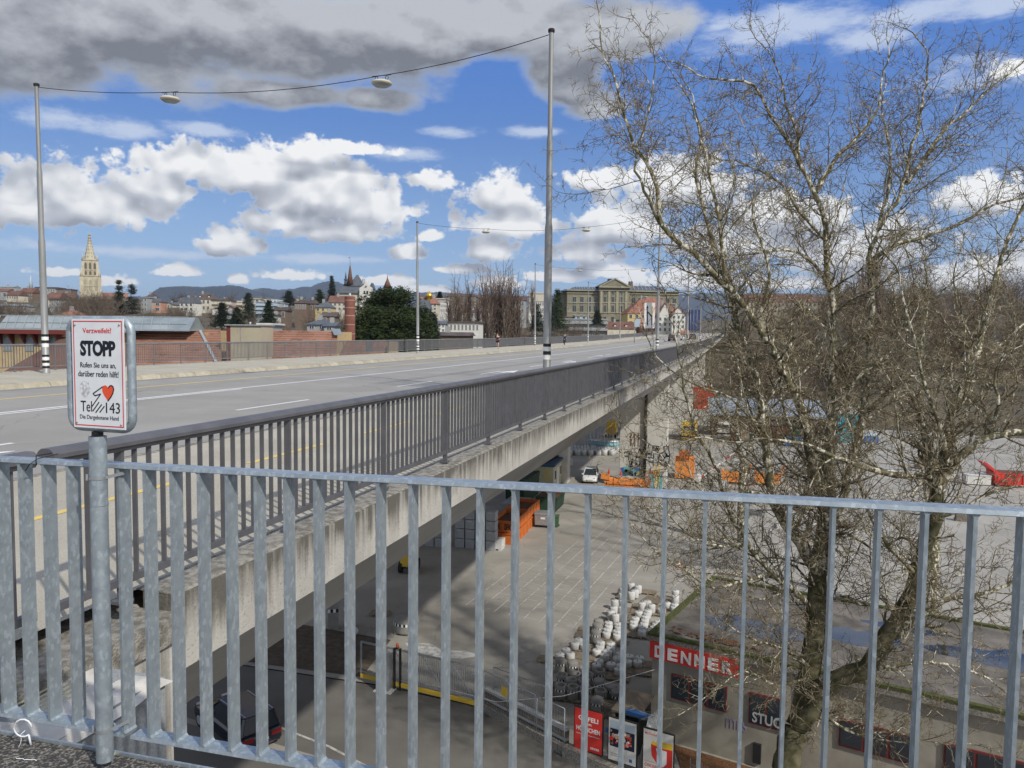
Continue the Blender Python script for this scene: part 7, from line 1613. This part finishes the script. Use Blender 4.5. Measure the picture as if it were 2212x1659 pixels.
# small yellow machine under the bridge edge
t = thing('small_loader', 'orange yellow loader corner showing under the bridge edge', 'loader', (-21.8, 49.2, ZY), .2); b = MB(); b.box(-.5, .5, 0, 1.6, .5, 1.5); b.build('body', 'yelp', t); b = MB(); b.box(-.45, .45, .3, 1.2, 1.5, 2.1); b.build('cab', 'glass', t)
for x in (-.5, .5):
    for y in (.2, 1.3): b = MB(); b.tube([(x-.12, y, .4), (x+.12, y, .4)], .4, 14); b.build('wheel', 'rubber', t)
def skinned(name, joints, edges, mt, parent, sub=1):
    """joints: {key: (pos, radius)}; grown as one continuous surface"""
    keys = list(joints); me = bpy.data.meshes.new(name); me.from_pydata([joints[k][0] for k in keys], [(keys.index(a), keys.index(c)) for a, c in edges], [])
    o = bpy.data.objects.new(name, me); COL.objects.link(o); o.modifiers.new('skin', 'SKIN'); sv = me.skin_vertices[0].data if me.skin_vertices else None
    if sv is None:
        bm = bmesh.new(); bm.from_mesh(me); bm.verts.layers.skin.verify(); bm.to_mesh(me); bm.free(); sv = me.skin_vertices[0].data
    for i, k in enumerate(keys): r = joints[k][1]; sv[i].radius = (r, r) if not hasattr(r, '__len__') else r
    sv[0].use_root = True; m_ = o.modifiers.new('s', 'SUBSURF'); m_.levels = sub; bpy.context.view_layer.update()
    dg = bpy.context.evaluated_depsgraph_get(); m2 = bpy.data.meshes.new_from_object(o.evaluated_get(dg)); bpy.data.objects.remove(o); m2.materials.clear(); m2.materials.append(M[mt])
    for p in m2.polygons: p.use_smooth = True
    return obj(name, m2, parent)
import bmesh
def hand(J, E, root, side, base, d):
    base = Vector(base); d = Vector(d).normalized()
    E.append((root, side+'palm')); J[side+'palm'] = (tuple(base), .030)
    for i, (o, L_) in enumerate(((-.03, .06), (-.01, .075), (.01, .08), (.03, .07), (.05, .05))):
        k = f'{side}f{i}'; q = base+Vector((o, 0, 0))+d*.05; J[k+'a'] = (tuple(q), .010); J[k+'b'] = (tuple(q+d*L_*.6+Vector((0, -.01, 0))), .009); E += [(side+'palm', k+'a'), (k+'a', k+'b')]
def person(label, loc, rz, J, E, sh, shorts, hair=True, scale=1., cat='person'):
    t = thing('person', label, cat, loc, rz); body = skinned('body', J, E, 'skin', t)
    t.scale = (scale,)*3
    return t
def run_pose():
    J = dict(pel=((0, 0, .95), .125), wa=((0, -.02, 1.10), .115), ch=((0, -.04, 1.32), .145), nk=((0, -.06, 1.49), .055), hd=((0, -.08, 1.58), .075), hc=((0, -.08, 1.68), .085), ht=((0, -.07, 1.76), .055),
      lh=((.10, 0, .90), .10), lk=((.13, -.18, .52), .062), la=((.12, -.05, .12), .04), lt=((.12, -.20, .04), .035), rh=((-.10, 0, .90), .10), rk=((-.11, .04, .50), .062), ra=((-.10, .34, .34), .04), rt=((-.10, .42, .24), .035),
      ls=((.20, -.04, 1.40), .065), le=((.27, .12, 1.16), .045), lw_=((.20, -.12, 1.08), .032), rs=((-.20, -.04, 1.40), .065), re=((-.28, .06, 1.16), .045), rw=((-.14, -.20, 1.20), .032))
    E = [('pel', 'wa'), ('wa', 'ch'), ('ch', 'nk'), ('nk', 'hd'), ('hd', 'hc'), ('hc', 'ht'), ('pel', 'lh'), ('lh', 'lk'), ('lk', 'la'), ('la', 'lt'), ('pel', 'rh'), ('rh', 'rk'), ('rk', 'ra'), ('ra', 'rt'), ('ch', 'ls'), ('ls', 'le'), ('le', 'lw_'), ('ch', 'rs'), ('rs', 're'), ('re', 'rw')]
    hand(J, E, 'lw_', 'L', (.19, -.20, 1.10), (-.1, -1, .2)); hand(J, E, 'rw', 'R', (-.10, -.28, 1.23), (.2, -1, .2)); return J, E
J, E = run_pose(); Y_ = 82.0; loc = (-25.4, Y_, ZP+zd(Y_)); p = person('jogger in dark blue shirt and shorts running towards us on the far path', loc, .15, J, E, 0, 0)
def cloth(name, J, keys, edges, grow, mt, parent):
    JJ = {k: (J[k][0], J[k][1]+grow) for k in keys}; return skinned(name, JJ, edges, mt, parent)
cloth('shirt', J, ['pel', 'wa', 'ch', 'ls', 'le', 'rs', 're'], [('pel', 'wa'), ('wa', 'ch'), ('ch', 'ls'), ('ls', 'le'), ('ch', 'rs'), ('rs', 're')], .018, 'navy', p)
J2 = dict(J); J2['lm'] = ((.12, -.12, .66), .075); J2['rm'] = ((-.105, .03, .66), .075)
cloth('shorts', J2, ['pel', 'lh', 'lm', 'rh', 'rm'], [('pel', 'lh'), ('lh', 'lm'), ('pel', 'rh'), ('rh', 'rm')], .022, 'navy', p)
b = MB(); b.ball((0, -.055, 1.72), .092, 12, 0, .95); b.build('hair', 'hair', p)
def face(par, c, s=1.):
    for sx in (-1, 1): b = MB(); b.ball((c[0]+sx*.032, c[1]-.078, c[2]), .010, 6); b.build('eye', 'black', par); b = MB(); b.ball((c[0]+sx*.088, c[1]+.005, c[2]-.01), .018, 6); b.build('ear', 'skin', par)
    b = MB(); b.add([(c[0]-.014, c[1]-.080, c[2]-.035), (c[0]+.014, c[1]-.080, c[2]-.035), (c[0], c[1]-.108, c[2]-.035), (c[0], c[1]-.082, c[2]+.01)], [(0, 1, 3), (0, 3, 2), (1, 2, 3), (0, 2, 1)]); b.build('nose', 'skin', par); b = MB(); b.box(c[0]-.022, c[0]+.022, c[1]-.080, c[1]-.070, c[2]-.062, c[2]-.056); b.build('mouth', 'rust', par)
face(p, (0, -.085, 1.665))
for (x, y, z, nm) in ((.12, -.17, .04, 'shoe'), (-.10, .40, .26, 'shoe')): b = MB(); b.ball((0, 0, 0), .06, 8, 0, .8); o = b.build(nm, 'shoe', p); o.location = (x, y, z+.02); o.scale = (.75, 2.0, .8)
# cyclist
Y_ = 112; loc = Vector((-24.2, Y_, ZP+zd(Y_)))
bk = thing('bicycle', 'dark bicycle ridden towards us on the far path right of the thick lamp post', 'bicycle', loc, .15)
for y in (-.52, .52): b = MB(); pts = [(0, y+.34*cos(a_), .36+.34*sin(a_)) for a_ in [k*2*pi/20 for k in range(21)]]; b.tube(pts, .018, 6); w_ = b.build('wheel', 'rubber', bk); b = MB(); [b.bar((0, y, .36), (0, y+.33*cos(k), .36+.33*sin(k)), .005, .005) for k in range(8)]; b.build('spokes', 'alu', w_)
b = MB(); b.tube([(0, .52, .36), (0, .15, .36), (0, .28, .80), (0, .52, .36)], .016, 6); b.tube([(0, .15, .36), (0, -.38, .80), (0, .26, .76)], .018, 6); b.tube([(0, -.52, .36), (0, -.38, .80), (0, -.36, .98)], .016, 6); b.build('frame', 'black', bk)
b = MB(); b.tube([(-.28, -.30, 1.02), (-.1, -.38, 1.0), (.1, -.38, 1.0), (.28, -.30, 1.02)], .014, 6); b.build('handlebar', 'black', bk); b = MB(); b.box(-.07, .07, .16, .42, .84, .89); b.build('saddle', 'black', bk); b = MB(); b.ball((0, -.44, .86), .05, 8); b.build('lamp', 'wht', bk)
J = dict(pel=((0, .26, .98), .125), wa=((0, .18, 1.12), .12), ch=((0, .02, 1.34), .14), nk=((0, -.07, 1.49), .055), hd=((0, -.12, 1.56), .075), hc=((0, -.13, 1.64), .085), ht=((0, -.11, 1.72), .05), lh=((.10, .22, .94), .10), lk=((.12, -.14, .80), .065), la=((.10, .08, .42), .042), lt=((.10, -.06, .36), .035),
   rh=((-.10, .22, .94), .10), rk=((-.12, -.06, .62), .065), ra=((-.10, .14, .22), .042), rt=((-.10, .0, .16), .035), ls=((.19, 0, 1.40), .065), le=((.27, -.14, 1.18), .045), lw_=((.25, -.30, 1.06), .032), rs=((-.19, 0, 1.40), .065), re=((-.27, -.14, 1.18), .045), rw=((-.25, -.30, 1.06), .032))
E = [('pel', 'wa'), ('wa', 'ch'), ('ch', 'nk'), ('nk', 'hd'), ('hd', 'hc'), ('hc', 'ht'), ('pel', 'lh'), ('lh', 'lk'), ('lk', 'la'), ('la', 'lt'), ('pel', 'rh'), ('rh', 'rk'), ('rk', 'ra'), ('ra', 'rt'), ('ch', 'ls'), ('ls', 'le'), ('le', 'lw_'), ('ch', 'rs'), ('rs', 're'), ('re', 'rw')]
hand(J, E, 'lw_', 'L', (.25, -.33, 1.05), (0, -.5, -.8)); hand(J, E, 'rw', 'R', (-.27, -.33, 1.05), (0, -.5, -.8))
p = person('cyclist in blue jacket and dark trousers riding towards us on the far path', loc, .15, J, E, 0, 0)
cloth('jacket', J, ['pel', 'wa', 'ch', 'ls', 'le', 'lw_', 'rs', 're', 'rw'], [('pel', 'wa'), ('wa', 'ch'), ('ch', 'ls'), ('ls', 'le'), ('le', 'lw_'), ('ch', 'rs'), ('rs', 're'), ('re', 'rw')], .02, 'navy2', p)
cloth('trousers', J, ['pel', 'lh', 'lk', 'la', 'rh', 'rk', 'ra'], [('pel', 'lh'), ('lh', 'lk'), ('lk', 'la'), ('pel', 'rh'), ('rh', 'rk'), ('rk', 'ra')], .018, 'navy', p)
b = MB(); b.ball((0, -.10, 1.69), .10, 12, 0, .8); b.build('helmet', 'navy', p); face(p, (0, -.135, 1.63))
for (x, y, z) in ((.10, -.03, .38), (-.10, .03, .18)): b = MB(); b.ball((0, 0, 0), .06, 8, 0, .8); o = b.build('shoe', 'shoe', p); o.location = (x, y, z); o.scale = (.75, 2, .8)
# walker far off
Y_ = 262; J, E = run_pose(); p = person('far pedestrian in dark clothes walking by the far fence', (-26.4, Y_, ZP+zd(Y_)), .15, J, E, 0, 0)
cloth('coat', J, ['pel', 'wa', 'ch', 'ls', 'le', 'rs', 're'], [('pel', 'wa'), ('wa', 'ch'), ('ch', 'ls'), ('ls', 'le'), ('ch', 'rs'), ('rs', 're')], .03, 'black', p); cloth('trousers', J, ['pel', 'lh', 'lk', 'la', 'rh', 'rk', 'ra'], [('pel', 'lh'), ('lh', 'lk'), ('lk', 'la'), ('pel', 'rh'), ('rh', 'rk'), ('rk', 'ra')], .02, 'black', p)
# ------------------------------------------------ air
b = MB(); b.box(-9500, 9500, -9500, 9500, -17.6, 460)
hz = bpy.data.materials.new('pale_haze'); hz.use_nodes = True; q = NT(hz.node_tree); q.n.clear()
pv = q.new('ShaderNodeVolumePrincipled'); pv.inputs['Color'].default_value = (.62, .74, .95, 1); pv.inputs['Density'].default_value = .00007; pv.inputs['Anisotropy'].default_value = .3
mo = q.new('ShaderNodeOutputMaterial'); q.put(mo.inputs['Volume'], pv.outputs[0]); M['haze'] = hz
b.build('haze', 'haze', None, kind='stuff')
